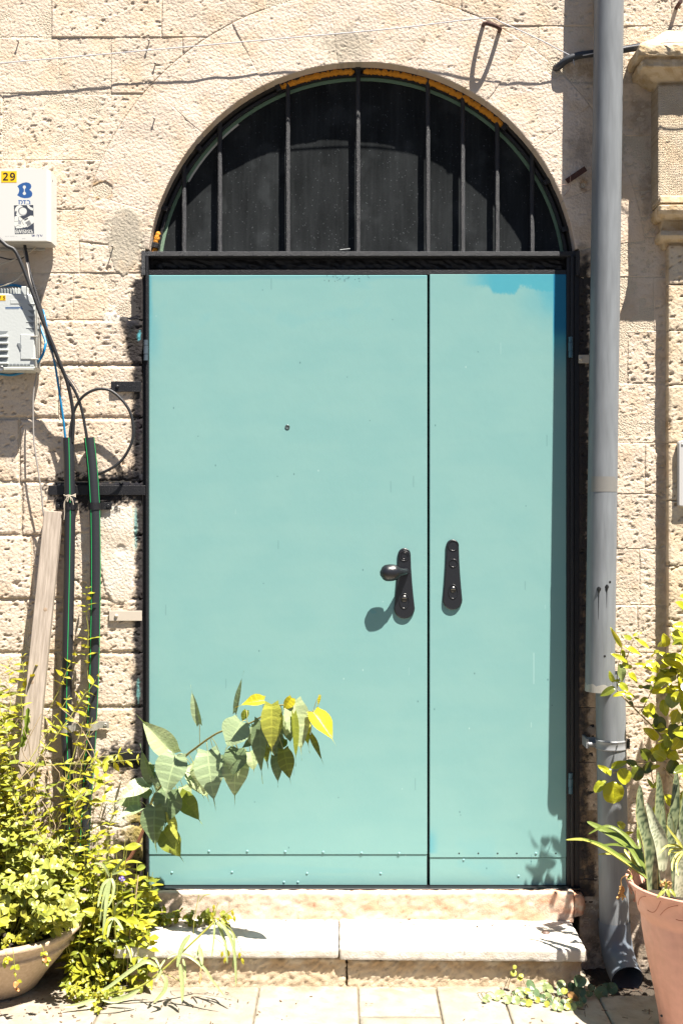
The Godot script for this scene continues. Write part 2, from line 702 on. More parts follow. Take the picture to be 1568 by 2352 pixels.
func build_ground() -> void:
	# pavement: a mortar bed with paving stones, and the lane beyond it
	var bed := mat("bedding", lin(0.17, 0.14, 0.10), 0.95)
	var lane := mat("lane_asphalt", lin(0.055, 0.053, 0.05), 0.9, {"bump": noise_tex(0.05, 5), "bumpcm": 0.4, "tri": 3.0})
	var g := part("ground", abox(Vector3(-60, -0.4, -40), Vector3(60, -0.075, 60), 0.0), lane)
	g.set_meta("kind", "structure")
	var pv := part("pavement", gutter_bed(), bed)
	pv.set_meta("kind", "structure")
	var m := mat("paving_limestone", Color.WHITE, 0.85, {"vc": true, "bump": noise_tex(0.03, 8), "bumpcm": 0.12, "tri": 5.0})
	var sl := start()
	var rowsg := []
	for j in 25:
		var row := PackedVector3Array()
		for i in 81:
			var x := lerpf(0.79, 1.75, i / 80.0)
			var z := lerpf(-0.06, 0.36, j / 24.0)
			row.append(Vector3(x, -0.052 + 0.012 * na.get_noise_2d(x, z) + 0.006 * nd.get_noise_2d(x, z), z))
		rowsg.append(row)
	for j in 24:
		for i in 80:
			quad(sl, rowsg[j][i], rowsg[j][i + 1], rowsg[j + 1][i + 1], rowsg[j + 1][i])
	var gt := part("dirt_gutter", done(sl), mat("gutter_dirt", lin(0.07, 0.055, 0.04), 0.95, {"bump": noise_tex(0.06, 6), "bumpcm": 0.4, "tri": 6.0}))
	gt.set_meta("kind", "structure")
	var xs := [-2.55, -2.05, -1.52, -1.12, -0.735, -0.262, 0.052, 0.30, 0.506, 0.80, 1.13, 1.55, 2.05, 2.55]
	var rows := [[0.0, 0.62, 0.95, 1.25], [-0.1, 0.55, 1.1, 1.25], [-0.1, 0.4, 1.0, 1.25], [-0.1, 0.62, 0.95, 1.25], [-0.1, 0.66, 0.9, 1.25], [-0.1, 0.68, 1.0, 1.25], [-0.1, 0.492, 0.95, 1.25], [-0.1, 0.7, 1.0, 1.25], [-0.1, 0.66, 1.1, 1.25], [-0.1, 0.60, 0.95, 1.25], [-0.1, 0.5, 1.1, 1.25], [-0.1, 0.62, 1.0, 1.25], [-0.1, 0.5, 1.1, 1.25]]
	var dirt := func(wp: Vector3, cc: Color) -> Color:
		var k := ne.get_noise_3dv(wp) + 0.4 * nd.get_noise_3dv(wp)
		var grime := sstep(0.36, 0.30, wp.z) * 0.75 + sstep(-0.62, -0.8, wp.x) * 0.6 * sstep(0.6, 0.4, wp.z) + sstep(0.8, 0.95, wp.x) * 0.5 * sstep(0.55, 0.35, wp.z)
		cc = cc.lerp(Color(0.20, 0.15, 0.10), clampf((k + 0.25) * 1.4 * grime + grime * 0.15, 0.0, 0.8))
		return cc.lerp(Color(0.30, 0.26, 0.21), clampf((k - 0.22) * 2.2, 0.0, 0.5))
	for i in xs.size() - 1:
		var r: Array = rows[i]
		if i > 8:
			r[0] = 0.345
		for j in r.size() - 1:
			var gap := 0.0022
			var y := 0.002 * rng.randf_range(-1, 1)
			var t := Color(0.36, 0.325, 0.265) * rng.randf_range(0.9, 1.06)
			t.a = 1.0
			var z0: float = r[j] + gap
			var z1: float = r[j + 1] - gap
			var near: bool = z1 < 0.8 and absf(xs[i]) < 1.3
			part("paving_stone", rough_box(Vector3(xs[i] + gap, -0.02, z0), Vector3(xs[i + 1] - gap, y, z1), 0.008 if near else 0.03, 0.005, 0.0016, 0.6, t, dirt), m, pv)


func gutter_bed() -> ArrayMesh:
	var st := start(true)
	box(st, Vector3(-2.6, -0.07, -0.2), Vector3(0.80, -0.009, 1.75))
	box(st, Vector3(0.80, -0.07, 0.343), Vector3(2.6, -0.0095, 1.28))
	return done(st)


func build_wall() -> void:
	var w := thing("stone_wall", "cream limestone block house wall with a round arch over the doorway", "wall", Vector3(0, 0, -0.1))
	var fine := noise_tex(0.035, 21, 5)
	var m := mat("limestone", Color.WHITE, 0.93, {"vc": true, "spec": 0.25, "bump": fine, "bumpcm": 0.2, "tri": 4.0})
	# mortar and rubble core with the doorway left open
	var hole := PackedVector2Array()
	hole.append(Q(318, 2500))
	hole.append(Q(318, 640))
	for i in 41:
		var a := deg_to_rad(180.0 - 180.0 * i / 40.0)
		hole.append(Q(831 + cos(a) * 502.0, 636 - sin(a) * 502.0))
	hole.append(Q(1341, 640))
	hole.append(Q(1341, 2500))
	var outer := PackedVector2Array([Vector2(-1.95, -0.05), Vector2(-1.95, 3.75), Vector2(1.95, 3.75), Vector2(1.95, -0.05)])
	var core := Geometry2D.clip_polygons(outer, hole)
	part("mortar_core", aprism(core[0], -0.34, -0.0022), mat("mortar", lin(0.56, 0.48, 0.37), 0.95, {"bump": noise_tex(0.05, 22), "bumpcm": 0.3, "tri": 5.0}), w)
	for s in [[302.0, 319.0, 640.0, 1990.0], [1340.0, 1364.0, 600.0, 2080.0]]:
		part("tarred_mortar", aprism(polyq([s[0], s[2], s[1], s[2], s[1], s[3], s[0], s[3]]), -0.03, -0.0014), mat("tar", lin(0.03, 0.026, 0.024), 0.8), w)
	part("dark_interior", abox(Vector3(-0.80, -0.02, -0.40), Vector3(0.90, 3.2, -0.345), 0.0), mat("interior", lin(0.01, 0.01, 0.01), 0.9), w)

	cavities = [
		[Q(236, 437), 0.034, 0.028, 0.035], [Q(1276, 156), 0.032, 0.034, 0.05], [Q(1338, 425), 0.008, 0.009, 0.03], [Q(250, 617), 0.009, 0.008, 0.02],
		[Q(60, 1462), 0.012, 0.012, 0.02], [Q(32, 1567), 0.013, 0.012, 0.02], [Q(30, 1007), 0.009, 0.007, 0.02], [Q(192, 1343), 0.011, 0.009, 0.02],
		[Q(192, 945), 0.006, 0.008, 0.02], [Q(257, 655), 0.014, 0.014, 0.012], [Q(1488, 605), 0.004, 0.012, 0.03], [Q(1475, 692), 0.011, 0.012, 0.03], [Q(290, 720), 0.035, 0.012, 0.022],
		[Q(278, 1262), 0.02, 0.02, 0.004], [Q(928, 286), 0.008, 0.01, 0.02], [Q(135, 222), 0.02, 0.008, 0.012], [Q(258, 90), 0.012, 0.006, 0.01],
	]
	var black := Color(0.018, 0.018, 0.021)
	var cement := Color(0.43, 0.385, 0.31)
	var soot := Color(0.045, 0.04, 0.036)
	stains = [
		[215, 1128, 125, 50, black, 0.97, 0.35], [292, 1112, 60, 46, black, 0.95, 0.35], [296, 735, 34, 40, black, 0.92, 0.5], [285, 1742, 70, 44, black, 0.9, 0.5],
		[290, 545, 58, 62, cement, 0.95, 0.35], [800, 105, 68, 46, cement, 0.85, 0.4], [315, 985, 16, 70, black, 0.9, 0.5],
		[1335, 335, 46, 60, Color(0.24, 0.19, 0.15), 0.55, 0.9], [1470, 260, 40, 70, Color(0.17, 0.12, 0.08), 0.5, 0.9], [1490, 420, 30, 120, Color(0.20, 0.15, 0.11), 0.55, 0.9],
		[1440, 720, 60, 90, Color(0.33, 0.25, 0.17), 0.3, 0.9], [1515, 1180, 16, 420, Color(0.27, 0.21, 0.15), 0.5, 0.8], [1350, 1930, 36, 70, black, 0.8, 0.8],
		[1370, 2120, 70, 130, soot, 0.55, 0.9], [1450, 2200, 120, 90, soot, 0.6, 0.9], [1365, 1700, 40, 500, Color(0.36, 0.25, 0.15), 0.6, 0.9], [313, 1920, 34, 80, Color(0.45, 0.36, 0.12), 0.7, 0.5], [300, 1960, 40, 70, Color(0.10, 0.08, 0.05), 0.75, 0.8],
		[312, 1212, 5, 60, Color(0.16, 0.40, 0.39), 0.7, 0.6], [318, 1590, 4, 38, Color(0.16, 0.40, 0.39), 0.6, 0.6], [320, 772, 6, 12, Color(0.10, 0.40, 0.46), 0.8, 0.5],
		[232, 436, 30, 30, Color(0.36, 0.23, 0.10), 0.8, 0.6], [88, 1310, 14, 60, Color(0.40, 0.38, 0.37), 0.55, 0.8], [1405, 1260, 22, 6, Color(0.25, 0.5, 0.55), 0.35, 0.8],
		[1340, 425, 14, 22, Color(0.27, 0.16, 0.08), 0.7, 0.8], [1360, 160, 110, 34, Color(0.30, 0.20, 0.11), 0.6, 0.9],
	]

	# the ring of voussoirs
	var pie := PackedVector2Array([Q(831, 636)])
	for i in 57:
		var a := deg_to_rad(173.0 - 166.0 * i / 56.0)
		pie.append(Q(831 + cos(a) * 655.0, 636 - sin(a) * 655.0))
	var doorway := polyq([327, 560, 1330, 560, 1330, 2500, 327, 2500])
	var ang := [7.4, 21.0, 37.0, 54.6, 75.0, 96.5, 117.0, 138.0, 163.0, 172.6]
	var cell := 0.0042
	for i in ang.size() - 1:
		var v := arc_poly(494.0, 654.0, ang[i] + 0.005, ang[i + 1] - 0.005, 9, 0.0)
		part("voussoir", stone(v, 0.0, -0.125, cell, {"seed": 3.1 * i + 40.0, "pit": rng.randf_range(0.0, 0.12), "off": 0.0, "round": 0.0012, "tint": Color(0.665, 0.563, 0.465) * rng.randf_range(0.96, 1.03)}), m, w)
	# coursed blocks: each course is [top, bottom, then the upright joints]
	var left := [[-185, -80, -60, 60, 300, 520, 760], [-80, 86, -140, 119, 372, 610, 830], [86, 215, -110, 134, 255, 420], [215, 368, -160, 7], [368, 480, -90, 60], [480, 627, -150, 183], [627, 735, -60, 168], [735, 838, -130, 90],
		[838, 960, -40, 138], [960, 1107, -140, 46], [1107, 1229, -60, 51], [1229, 1376, -170, 74], [1376, 1499, -80, 60], [1499, 1624, -150, 132], [1624, 1747, -50, 75], [1747, 1893, -130, 190], [1893, 2020, -30, 100], [2020, 2300, -140, 215]]
	var pits_left := [[0.2, 0.2, 0.15, 0.15, 0.2, 0.2], [0.7, 0.08, 0.3, 0.2, 0.1], [0.1, 0.08, 0.3, 0.3], [0.3, 0.7], [0.4, 0.6], [0.2, 0.2, 0.35], [0.4, 0.65, 0.5], [0.4, 0.65, 0.5]]
	for k in left.size():
		var row: Array = left[k]
		var cuts := [-330.0] + row.slice(2)
		cuts.append(331.0 if k > 2 else 840.0)
		for j in cuts.size() - 1:
			var pit: float = pits_left[k][j] if k < pits_left.size() and j < pits_left[k].size() else rng.randf_range(0.25, 0.8)
			lay_block(cuts[j], row[0], cuts[j + 1], row[1], pie, doorway, m, w, cell, pit, k >= 7, k + j * 30)
	var right := [[-185, -80, 1010, 1210, 1480], [-80, 60, 1060, 1362, 1540], [60, 190, 1235, 1430, 1560], [190, 313, 1420, 1600], [313, 440, 1395, 1540], [440, 545, 1450, 1600], [545, 637, 1420, 1560], [637, 760, 1500, 1640], [760, 880, 1440],
		[880, 1018, 1410, 1590], [1018, 1135, 1480], [1135, 1261, 1415, 1580], [1261, 1390, 1468], [1390, 1500, 1463, 1610], [1500, 1625, 1400, 1560], [1625, 1750, 1478], [1750, 1890, 1420], [1890, 2020, 1395, 1520], [2020, 2300, 1440]]
	for k in right.size():
		var row: Array = right[k]
		var cuts := [840.0 if k < 2 else 1200.0 if k == 2 else 1326.0] + row.slice(2)
		cuts.append(1890.0)
		if k == 2:
			cuts = [1000.0, 1235.0, 1430.0, 1560.0, 1890.0]
		elif k > 2 and k < 5:
			cuts[0] = 1180.0
		for j in cuts.size() - 1:
			lay_block(cuts[j], row[0], cuts[j + 1], row[1], pie, doorway, m, w, cell, 0.25 if cuts[j + 1] < 1440 else rng.randf_range(0.5, 0.85), false, 900 + k + j * 30)
	# smeared plaster
	var pm := {"amp": 0.35, "pit": 0.0, "off": 0.0, "round": 0.010, "tint": Color(0.66, 0.61, 0.53), "ochre": 0.0}
	for q in [[[238, 716, 262, 714, 288, 724, 306, 752, 316, 768, 300, 790, 282, 806, 260, 826, 246, 806, 240, 776, 232, 746], 0.004, 71.0],
			[[229, 1155, 262, 1158, 306, 1160, 312, 1200, 313, 1290, 309, 1362, 296, 1386, 262, 1390, 240, 1360, 228, 1300, 176, 1290, 172, 1200, 186, 1180], 0.005, 72.0],
			[[232, 1822, 300, 1800, 322, 1820, 318, 1880, 280, 1905, 240, 1888], 0.004, 73.0], [[262, 480, 300, 470, 330, 500, 326, 560, 318, 606, 286, 640, 258, 622, 244, 560], 0.002, 74.0]]:
		var d := pm.duplicate()
		d.seed = q[2]
		if q[2] == 74.0:
			d.tint = Color(0.43, 0.385, 0.31)
		var pp := polyq(q[0])
		part("plaster_patch", stone(pp, q[1], -0.02, cell, d), m, w)


func lay_block(u0: float, v0: float, u1: float, v1: float, pie: PackedVector2Array, doorway: PackedVector2Array, m: Material, w: Node3D, cell: float, pit: float, open_joint: bool, sd: int) -> void:
	var g := 1.4 if open_joint else 0.4
	var j := func() -> float: return rng.randf_range(-0.6, 0.6)
	var r := polyq([u0 + g + j.call(), v0 + g + j.call(), u1 - g + j.call(), v0 + g + j.call(), u1 - g + j.call(), v1 - g + j.call(), u0 + g + j.call(), v1 - g + j.call()])
	for a in Geometry2D.clip_polygons(r, pie):
		for b in Geometry2D.clip_polygons(a, doorway):
			var area := 0.0
			for i in b.size():
				area += b[i].cross(b[(i + 1) % b.size()])
			if absf(area) * 0.5 < 0.0006:
				continue
			var lo := b[0]
			var hi := b[0]
			for p in b:
				lo = lo.min(p)
				hi = hi.max(p)
			var out := lo.x > 1.28 or hi.x < -1.28 or lo.y > 3.32 or hi.y < 0.12
			var t := Color(0.65, 0.548, 0.44) * rng.randf_range(0.92, 1.05)
			t.a = 1.0
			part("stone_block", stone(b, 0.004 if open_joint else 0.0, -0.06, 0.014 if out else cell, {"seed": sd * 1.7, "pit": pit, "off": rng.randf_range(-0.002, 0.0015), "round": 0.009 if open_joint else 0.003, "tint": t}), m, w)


# ------------------------------------------------------------------ door and fanlight
func uv_front(mesh: ArrayMesh, lo: Vector2, hi: Vector2) -> ArrayMesh:      # planar coordinates across x and y
	var arr := mesh.surface_get_arrays(0)
	var v: PackedVector3Array = arr[Mesh.ARRAY_VERTEX]
	var uv := PackedVector2Array()
	for p in v:
		uv.append(Vector2((p.x - lo.x) / (hi.x - lo.x), 1.0 - (p.y - lo.y) / (hi.y - lo.y)))
	arr[Mesh.ARRAY_TEX_UV] = uv
	var m := ArrayMesh.new()
	m.add_surface_from_arrays(Mesh.PRIMITIVE_TRIANGLES, arr)
	return m


func door_paint() -> ImageTexture:      # teal coat brushed over an older blue one
	var w := 480
	var h := 706
	var im := Image.create(w, h, false, Image.FORMAT_RGB8)
	var teal := Color(0.198, 0.378, 0.365)
	var teal2 := Color(0.212, 0.39, 0.372)
	var cyan := Color(0.030, 0.29, 0.39)
	var blue := Color(0.012, 0.17, 0.31)
	var f := FastNoiseLite.new()
	f.seed = 77
	f.frequency = 0.010
	f.fractal_octaves = 4
	var g := FastNoiseLite.new()
	g.seed = 78
	g.frequency = 0.35
	for y in h:
		for x in w:
			var u := 342.0 + x * 2.0
			var v := 629.0 + y * 2.0
			var n := f.get_noise_2d(x, y * 1.4)
			var n2 := f.get_noise_2d(x * 0.25 + 500, y * 4.0)
			var n3 := g.get_noise_2d(x, y * 0.6)
			var c := teal.lerp(teal2, clampf(0.5 + n * 1.3 + n2 * 0.5, 0, 1)) * (1.0 + 0.014 * n3)
			var b := 0.0
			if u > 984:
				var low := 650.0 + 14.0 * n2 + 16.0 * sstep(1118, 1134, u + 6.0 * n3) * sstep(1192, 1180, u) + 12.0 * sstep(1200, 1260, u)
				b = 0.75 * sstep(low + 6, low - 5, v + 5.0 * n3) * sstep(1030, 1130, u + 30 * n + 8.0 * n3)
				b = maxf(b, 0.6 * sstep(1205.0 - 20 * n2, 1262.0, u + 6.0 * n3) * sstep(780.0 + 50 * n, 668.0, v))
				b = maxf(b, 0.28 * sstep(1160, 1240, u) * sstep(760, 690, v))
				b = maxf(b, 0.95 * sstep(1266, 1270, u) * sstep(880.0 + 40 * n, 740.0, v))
				b = maxf(b, 0.45 * sstep(1010, 986, u) * sstep(1890.0, 1930.0, v) * sstep(1962, 1955, v))
				b = maxf(b, 0.14 * sstep(0.1, 0.5, n) * sstep(1850, 1990, v))
			else:
				b = 0.55 * sstep(352.0 + 8 * n, 343.0, u) * sstep(930, 700, v)
				b = maxf(b, 0.30 * sstep(380.0 + 12 * n, 344.0, u) * sstep(680, 760, v) * sstep(860, 790, v))
				b = maxf(b, 0.22 * sstep(648.0 + 20 * n, 634.0, v))
				b = maxf(b, 0.12 * sstep(0.15, 0.5, n) * sstep(900, 640, v))
				b = maxf(b, 0.10 * sstep(0.1, 0.45, n2) * sstep(1960, 1975, v))
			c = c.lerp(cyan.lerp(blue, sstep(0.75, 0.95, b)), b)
			if n3 > 0.83 and f.get_noise_2d(x * 3.0, y * 3.0) > 0.1:
				c = c * 0.55
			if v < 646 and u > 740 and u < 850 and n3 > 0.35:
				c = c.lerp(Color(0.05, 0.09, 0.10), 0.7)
			c.a = 1.0
			im.set_pixel(x, y, c.linear_to_srgb())
	var r := RandomNumberGenerator.new()
	r.seed = 31
	for i in 60:                       # chips, specks and short scratches
		var x := r.randi_range(2, w - 4)
		var y := r.randi_range(2, h - 4)
		var dark := r.randf() < 0.75
		var len_ := r.randi_range(1, 2) if r.randf() < 0.8 else r.randi_range(4, 14)
		for k in len_:
			var q := im.get_pixel(x, mini(y + k, h - 1))
			im.set_pixel(x, mini(y + k, h - 1), q.lerp(Color(0.08, 0.2, 0.22) if dark else Color(0.85, 0.9, 0.88), 0.45 if len_ < 4 else 0.14))
	for q in [[1225, 1500, 36, 0.45], [1218, 1660, 6, 0.4]]:
		for k in int(q[2]):
			var x := clampi(int((q[0] - 342.0) / 2.0), 0, w - 1)
			var y := clampi(int((q[1] - 629.0 + k * 2.0) / 2.0), 0, h - 1)
			im.set_pixel(x, y, im.get_pixel(x, y).lerp(Color(0.86, 0.92, 0.9), q[3] * 0.6))
	return ImageTexture.create_from_image(im)


func plate_poly(uc: float, vt: float, vb: float, wt: float, wb: float, z: float) -> PackedVector2Array:      # a keyhole plate: round top, swelling to a rounder foot
	var r := PackedVector2Array()
	var ct := vt + wt
	var cb := vb - wb
	for i in 11:
		var a := PI - PI * i / 10.0
		r.append(Q(uc + cos(a) * wt, ct - sin(a) * wt, z))
	for i in range(1, 4):
		var t := i / 4.0
		r.append(Q(uc + lerpf(wt, wb, pow(t, 1.6)), lerpf(ct, cb, t), z))
	for i in 13:
		var a := -PI * i / 12.0
		r.append(Q(uc + cos(a) * wb, cb - sin(a) * wb, z))
	for i in range(3, 0, -1):
		var t := i / 4.0
		r.append(Q(uc - lerpf(wt, wb, pow(t, 1.6)), lerpf(ct, cb, t), z))
	return r


func ring(st: SurfaceTool, c: Vector3, r: float, thick: float, sx := 1.0, sy := 1.0) -> void:
	var p := PackedVector3Array()
	for i in 25:
		p.append(c + Vector3(cos(TAU * i / 24) * r * sx, sin(TAU * i / 24) * r * sy, 0))
	tube(st, p, thick, 6, false)


func build_door() -> void:
	var zd := -0.018
	var d := thing("double_door", "teal painted metal double door in a black frame under the arch", "door", P(830, 2036, zd))
	var iron := mat("black_paint", lin(0.010, 0.010, 0.012), 0.42, {"bump": noise_tex(0.06, 31), "bumpcm": 0.09, "tri": 9.0})
	# frame: stepped angle iron round three sides and a strip along the sill
	var fr := start(true)
	for s in [[325.0, 334.5, -0.012], [334.5, 341.0, 0.002], [1300.5, 1310.0, -0.012], [1310.0, 1317.0, 0.001], [1317.0, 1331.0, -0.010]]:
		var a := P(s[0], 2046, s[2])
		var b := P(s[1], 586, s[2])
		box(fr, Vector3(a.x, a.y, -0.09), Vector3(b.x, b.y, s[2]), 0.0015)
	var a1 := P(325, 2047, 0.014)
	var b1 := P(1331, 2041, 0.014)
	box(fr, Vector3(a1.x, 0.2222, -0.09), Vector3(b1.x, 0.2262, 0.014), 0.001)
	a1 = P(333, 631.5, -0.019)
	b1 = P(1312, 619.5, -0.019)
	box(fr, Vector3(a1.x, a1.y, -0.09), Vector3(b1.x, b1.y, -0.019), 0.0015)
	box(fr, Vector3(P(342, 0).x, P(0, 2040).y, -0.075), Vector3(P(1300, 0).x, P(0, 630).y, -0.062), 0.0)
	part("door_frame", done(fr), iron, d)
	# anchor straps from the frame into the wall
	for s in [[255.0, 876.0, 324.0, 900.0, 0.012, 0], [112.0, 1115.0, 334.0, 1137.0, 0.010, 0], [251.0, 1403.0, 326.0, 1426.0, 0.010, 1], [252.0, 1727.0, 326.0, 1748.0, 0.010, 0], [1328.0, 815.0, 1352.0, 834.0, 0.010, 1]]:
		var st := start(true)
		var a := P(s[0], s[3], s[4])
		var b := P(s[2], s[1], s[4])
		box(st, Vector3(a.x, a.y, s[4] - 0.004), Vector3(b.x, b.y, s[4]), 0.0008)
		var sm: Material = iron if s[5] == 0 else mat("primer_paint", lin(0.52, 0.46, 0.38), 0.6)
		var strap := part("anchor_strap", done(st), sm, d)
		var bolt := start()
		lathe(bolt, [Vector2(0.0062, 0), Vector2(0.0062, 0.003), Vector2(0.004, 0.005), Vector2(0, 0.0055)], Vector3(lerpf(a.x, b.x, 0.22), (a.y + b.y) * 0.5, s[4]), Vector3.BACK, 10)
		part("bolt", done(bolt), sm, strap)
	# the two leaves
	var lo := Vector2(P(342, 0, zd).x, P(0, 2041, zd).y)
	var hi := Vector2(P(1302, 0, zd).x, P(0, 629, zd).y)
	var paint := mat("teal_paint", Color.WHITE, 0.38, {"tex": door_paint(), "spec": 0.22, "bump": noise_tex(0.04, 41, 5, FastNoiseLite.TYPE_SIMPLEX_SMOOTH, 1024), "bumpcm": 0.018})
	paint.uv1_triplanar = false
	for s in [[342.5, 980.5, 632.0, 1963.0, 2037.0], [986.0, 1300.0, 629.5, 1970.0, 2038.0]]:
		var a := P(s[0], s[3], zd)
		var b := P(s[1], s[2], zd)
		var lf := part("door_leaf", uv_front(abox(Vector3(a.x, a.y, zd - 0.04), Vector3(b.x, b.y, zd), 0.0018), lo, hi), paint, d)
		var e := P(s[0], s[4], zd)
		part("kick_plate", uv_front(abox(Vector3(a.x + 0.001, maxf(e.y, 0.2275), zd - 0.04), Vector3(b.x - 0.001, a.y - 0.0012, zd - 0.0025), 0.001), lo, hi), paint, lf)
		var rivets := [480, 1955, 568, 1955, 655, 1956, 742, 1957, 830, 1959, 916, 1960, 395, 2004, 533, 2003, 705, 2006, 874, 2006, 652, 2026, 684, 2026] if s[0] < 900 else [1230, 1960, 1064, 1975, 1190, 2012]
		var teal := mat("rivet_paint", lin(0.20, 0.392, 0.397), 0.35)
		for i in range(0, rivets.size(), 2):
			var st := start()
			var c := P(rivets[i], rivets[i + 1], zd - (0.003 if rivets[i + 1] > 1963 else 0.0))
			lathe(st, [Vector2(0.0044, 0), Vector2(0.004, 0.0016), Vector2(0.0024, 0.0026), Vector2(0, 0.003)], c, Vector3.BACK, 12)
			part("rivet", done(st), teal, lf)
		if s[0] > 900:
			for u in [1053.6, 1097.8, 1142.0, 1186.0, 1275.5]:
				var st := start()
				lathe(st, [Vector2(0.0028, 0), Vector2(0.0026, 0.0006), Vector2(0, 0.0006)], P(u, 1960, zd), Vector3.BACK, 10)
				part("screw_hole", done(st), mat("hole_black", lin(0.006, 0.008, 0.01), 0.9), lf)
		# handle plates
		var hm := mat("handle_enamel", lin(0.012, 0.013, 0.016), 0.3, {"coat": 0.4, "bump": noise_tex(0.05, 43), "bumpcm": 0.04, "tri": 14.0})
		var k := start(true)
		var uc := 928.6 if s[0] < 900 else 1039.5
		var pp := plate_poly(uc, 1259, 1422, 14.5, 24.0, 0.0) if s[0] < 900 else plate_poly(uc, 1239, 1401.5, 14.5, 22.5, 0.0)
		prism(k, pp, zd, zd + 0.0085, 0.0032)
		var hp := part("handle_plate", done(k), hm, lf)
		var rim := start()
		if s[0] < 900:
			ring(rim, P(928.2, 1277, zd + 0.0088), 0.0165, 0.0018)
			ring(rim, P(928.2, 1277, zd + 0.0088), 0.0105, 0.0014)
			ring(rim, P(928, 1380.5, zd + 0.0088), 0.017, 0.0017, 0.95, 1.5)
			lathe(rim, [Vector2(0.012, 0), Vector2(0.011, 0.002), Vector2(0, 0.0025)], P(928, 1375, zd + 0.008), Vector3.BACK, 16)
		else:
			ring(rim, P(1040.5, 1253, zd + 0.0088), 0.0175, 0.0018)
			ring(rim, P(1040.5, 1293.5, zd + 0.0088), 0.0135, 0.0018)
			ring(rim, P(1040, 1359, zd + 0.0088), 0.0165, 0.0017, 0.95, 1.45)
			lathe(rim, [Vector2(0.011, 0), Vector2(0.010, 0.002), Vector2(0, 0.0025)], P(1040, 1354, zd + 0.008), Vector3.BACK, 16)
		part("lock_ring", done(rim), hm, lf)
		var slot := start(true)
		var sc := P(928 if s[0] < 900 else 1040, 1374 if s[0] < 900 else 1354, zd + 0.0105)
		box(slot, sc - Vector3(0.007, 0.0012, 0.001), sc + Vector3(0.007, 0.0012, 0.0006), 0.0, Transform3D())
		part("key_slot", done(slot), mat("brass_worn", lin(0.22, 0.19, 0.13), 0.4, {"metal": 0.7}), lf)
		if s[0] < 900:
			var kn := start()
			var c0 := P(931, 1313, zd + 0.008)
			var c1 := P(931, 1313, zd + 0.034)
			var c2 := P(916, 1314, 0.034)
			var c3 := P(890, 1316.5, 0.039)
			tube(kn, PackedVector3Array([c0, c0.lerp(c1, 0.6), c1]), [0.013, 0.0105, 0.010], 14)
			var pth := PackedVector3Array()
			var rad := []
			for i in 15:
				var t := i / 14.0
				var p := c1.lerp(c2, t / 0.45) if t < 0.45 else c2.lerp(c3 + Vector3(-0.026, -0.001, 0.0), (t - 0.45) / 0.55)
				pth.append(p)
				rad.append(lerpf(0.0105, 0.0155, t / 0.45) if t < 0.45 else 0.0155 + 0.0135 * sqrt(maxf(0.0, 1.0 - pow((t - 0.72) / 0.28, 2.0))) if t < 0.995 else 0.004)
			rad[14] = 0.006
			rad[13] = 0.021
			tube(kn, pth, rad, 18)
			var ka := done(kn).surface_get_arrays(0)
			var kv: PackedVector3Array = ka[Mesh.ARRAY_VERTEX]
			for i in kv.size():         # the grip is a flat paddle
				var f := sstep(c1.x - 0.004, c1.x - 0.024, kv[i].x)
				kv[i].z = lerpf(kv[i].z, 0.038 + (kv[i].z - 0.038) * 0.36, f)
			ka[Mesh.ARRAY_VERTEX] = kv
			var km := ArrayMesh.new()
			km.add_surface_from_arrays(Mesh.PRIMITIVE_TRIANGLES, ka)
			part("knob", km, hm, lf)
			var ph := start()
			lathe(ph, [Vector2(0.0085, 0), Vector2(0.0085, 0.0015), Vector2(0.006, 0.002), Vector2(0.0045, 0.0008), Vector2(0, 0.0008)], P(660, 981, zd), Vector3.BACK, 16)
			part("peephole", done(ph), mat("peephole_metal", lin(0.10, 0.13, 0.13), 0.35, {"metal": 0.5}), lf)
		# hinges
		for v in ([804.0] if s[0] < 900 else [797.0, 1799.0]):
			var hg := start()
			var uu := 335.0 if s[0] < 900 else 1309.5
			tube(hg, PackedVector3Array([P(uu, v + 24, 0.006), P(uu, v + 10, 0.006)]), 0.0075, 10)
			tube(hg, PackedVector3Array([P(uu, v + 9, 0.006), P(uu, v - 10, 0.006)]), 0.0082, 10)
			tube(hg, PackedVector3Array([P(uu, v - 11, 0.006), P(uu, v - 23, 0.006)]), 0.0075, 10)
			part("hinge", done(hg), mat("hinge_paint", lin(0.05, 0.12, 0.16), 0.35) if s[0] > 900 else mat("hinge_grey", lin(0.06, 0.08, 0.10), 0.35), lf)


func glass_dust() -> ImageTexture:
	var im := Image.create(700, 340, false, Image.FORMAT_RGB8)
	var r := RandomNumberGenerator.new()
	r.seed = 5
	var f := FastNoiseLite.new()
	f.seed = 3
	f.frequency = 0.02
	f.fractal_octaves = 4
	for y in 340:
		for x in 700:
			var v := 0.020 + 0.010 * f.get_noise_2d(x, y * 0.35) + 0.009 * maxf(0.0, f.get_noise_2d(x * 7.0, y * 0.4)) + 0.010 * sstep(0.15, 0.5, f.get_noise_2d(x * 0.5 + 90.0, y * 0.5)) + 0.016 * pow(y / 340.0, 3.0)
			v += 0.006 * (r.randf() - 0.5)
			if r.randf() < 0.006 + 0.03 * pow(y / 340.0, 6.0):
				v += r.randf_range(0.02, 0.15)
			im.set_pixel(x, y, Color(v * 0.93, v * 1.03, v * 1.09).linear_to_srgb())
	return ImageTexture.create_from_image(im)


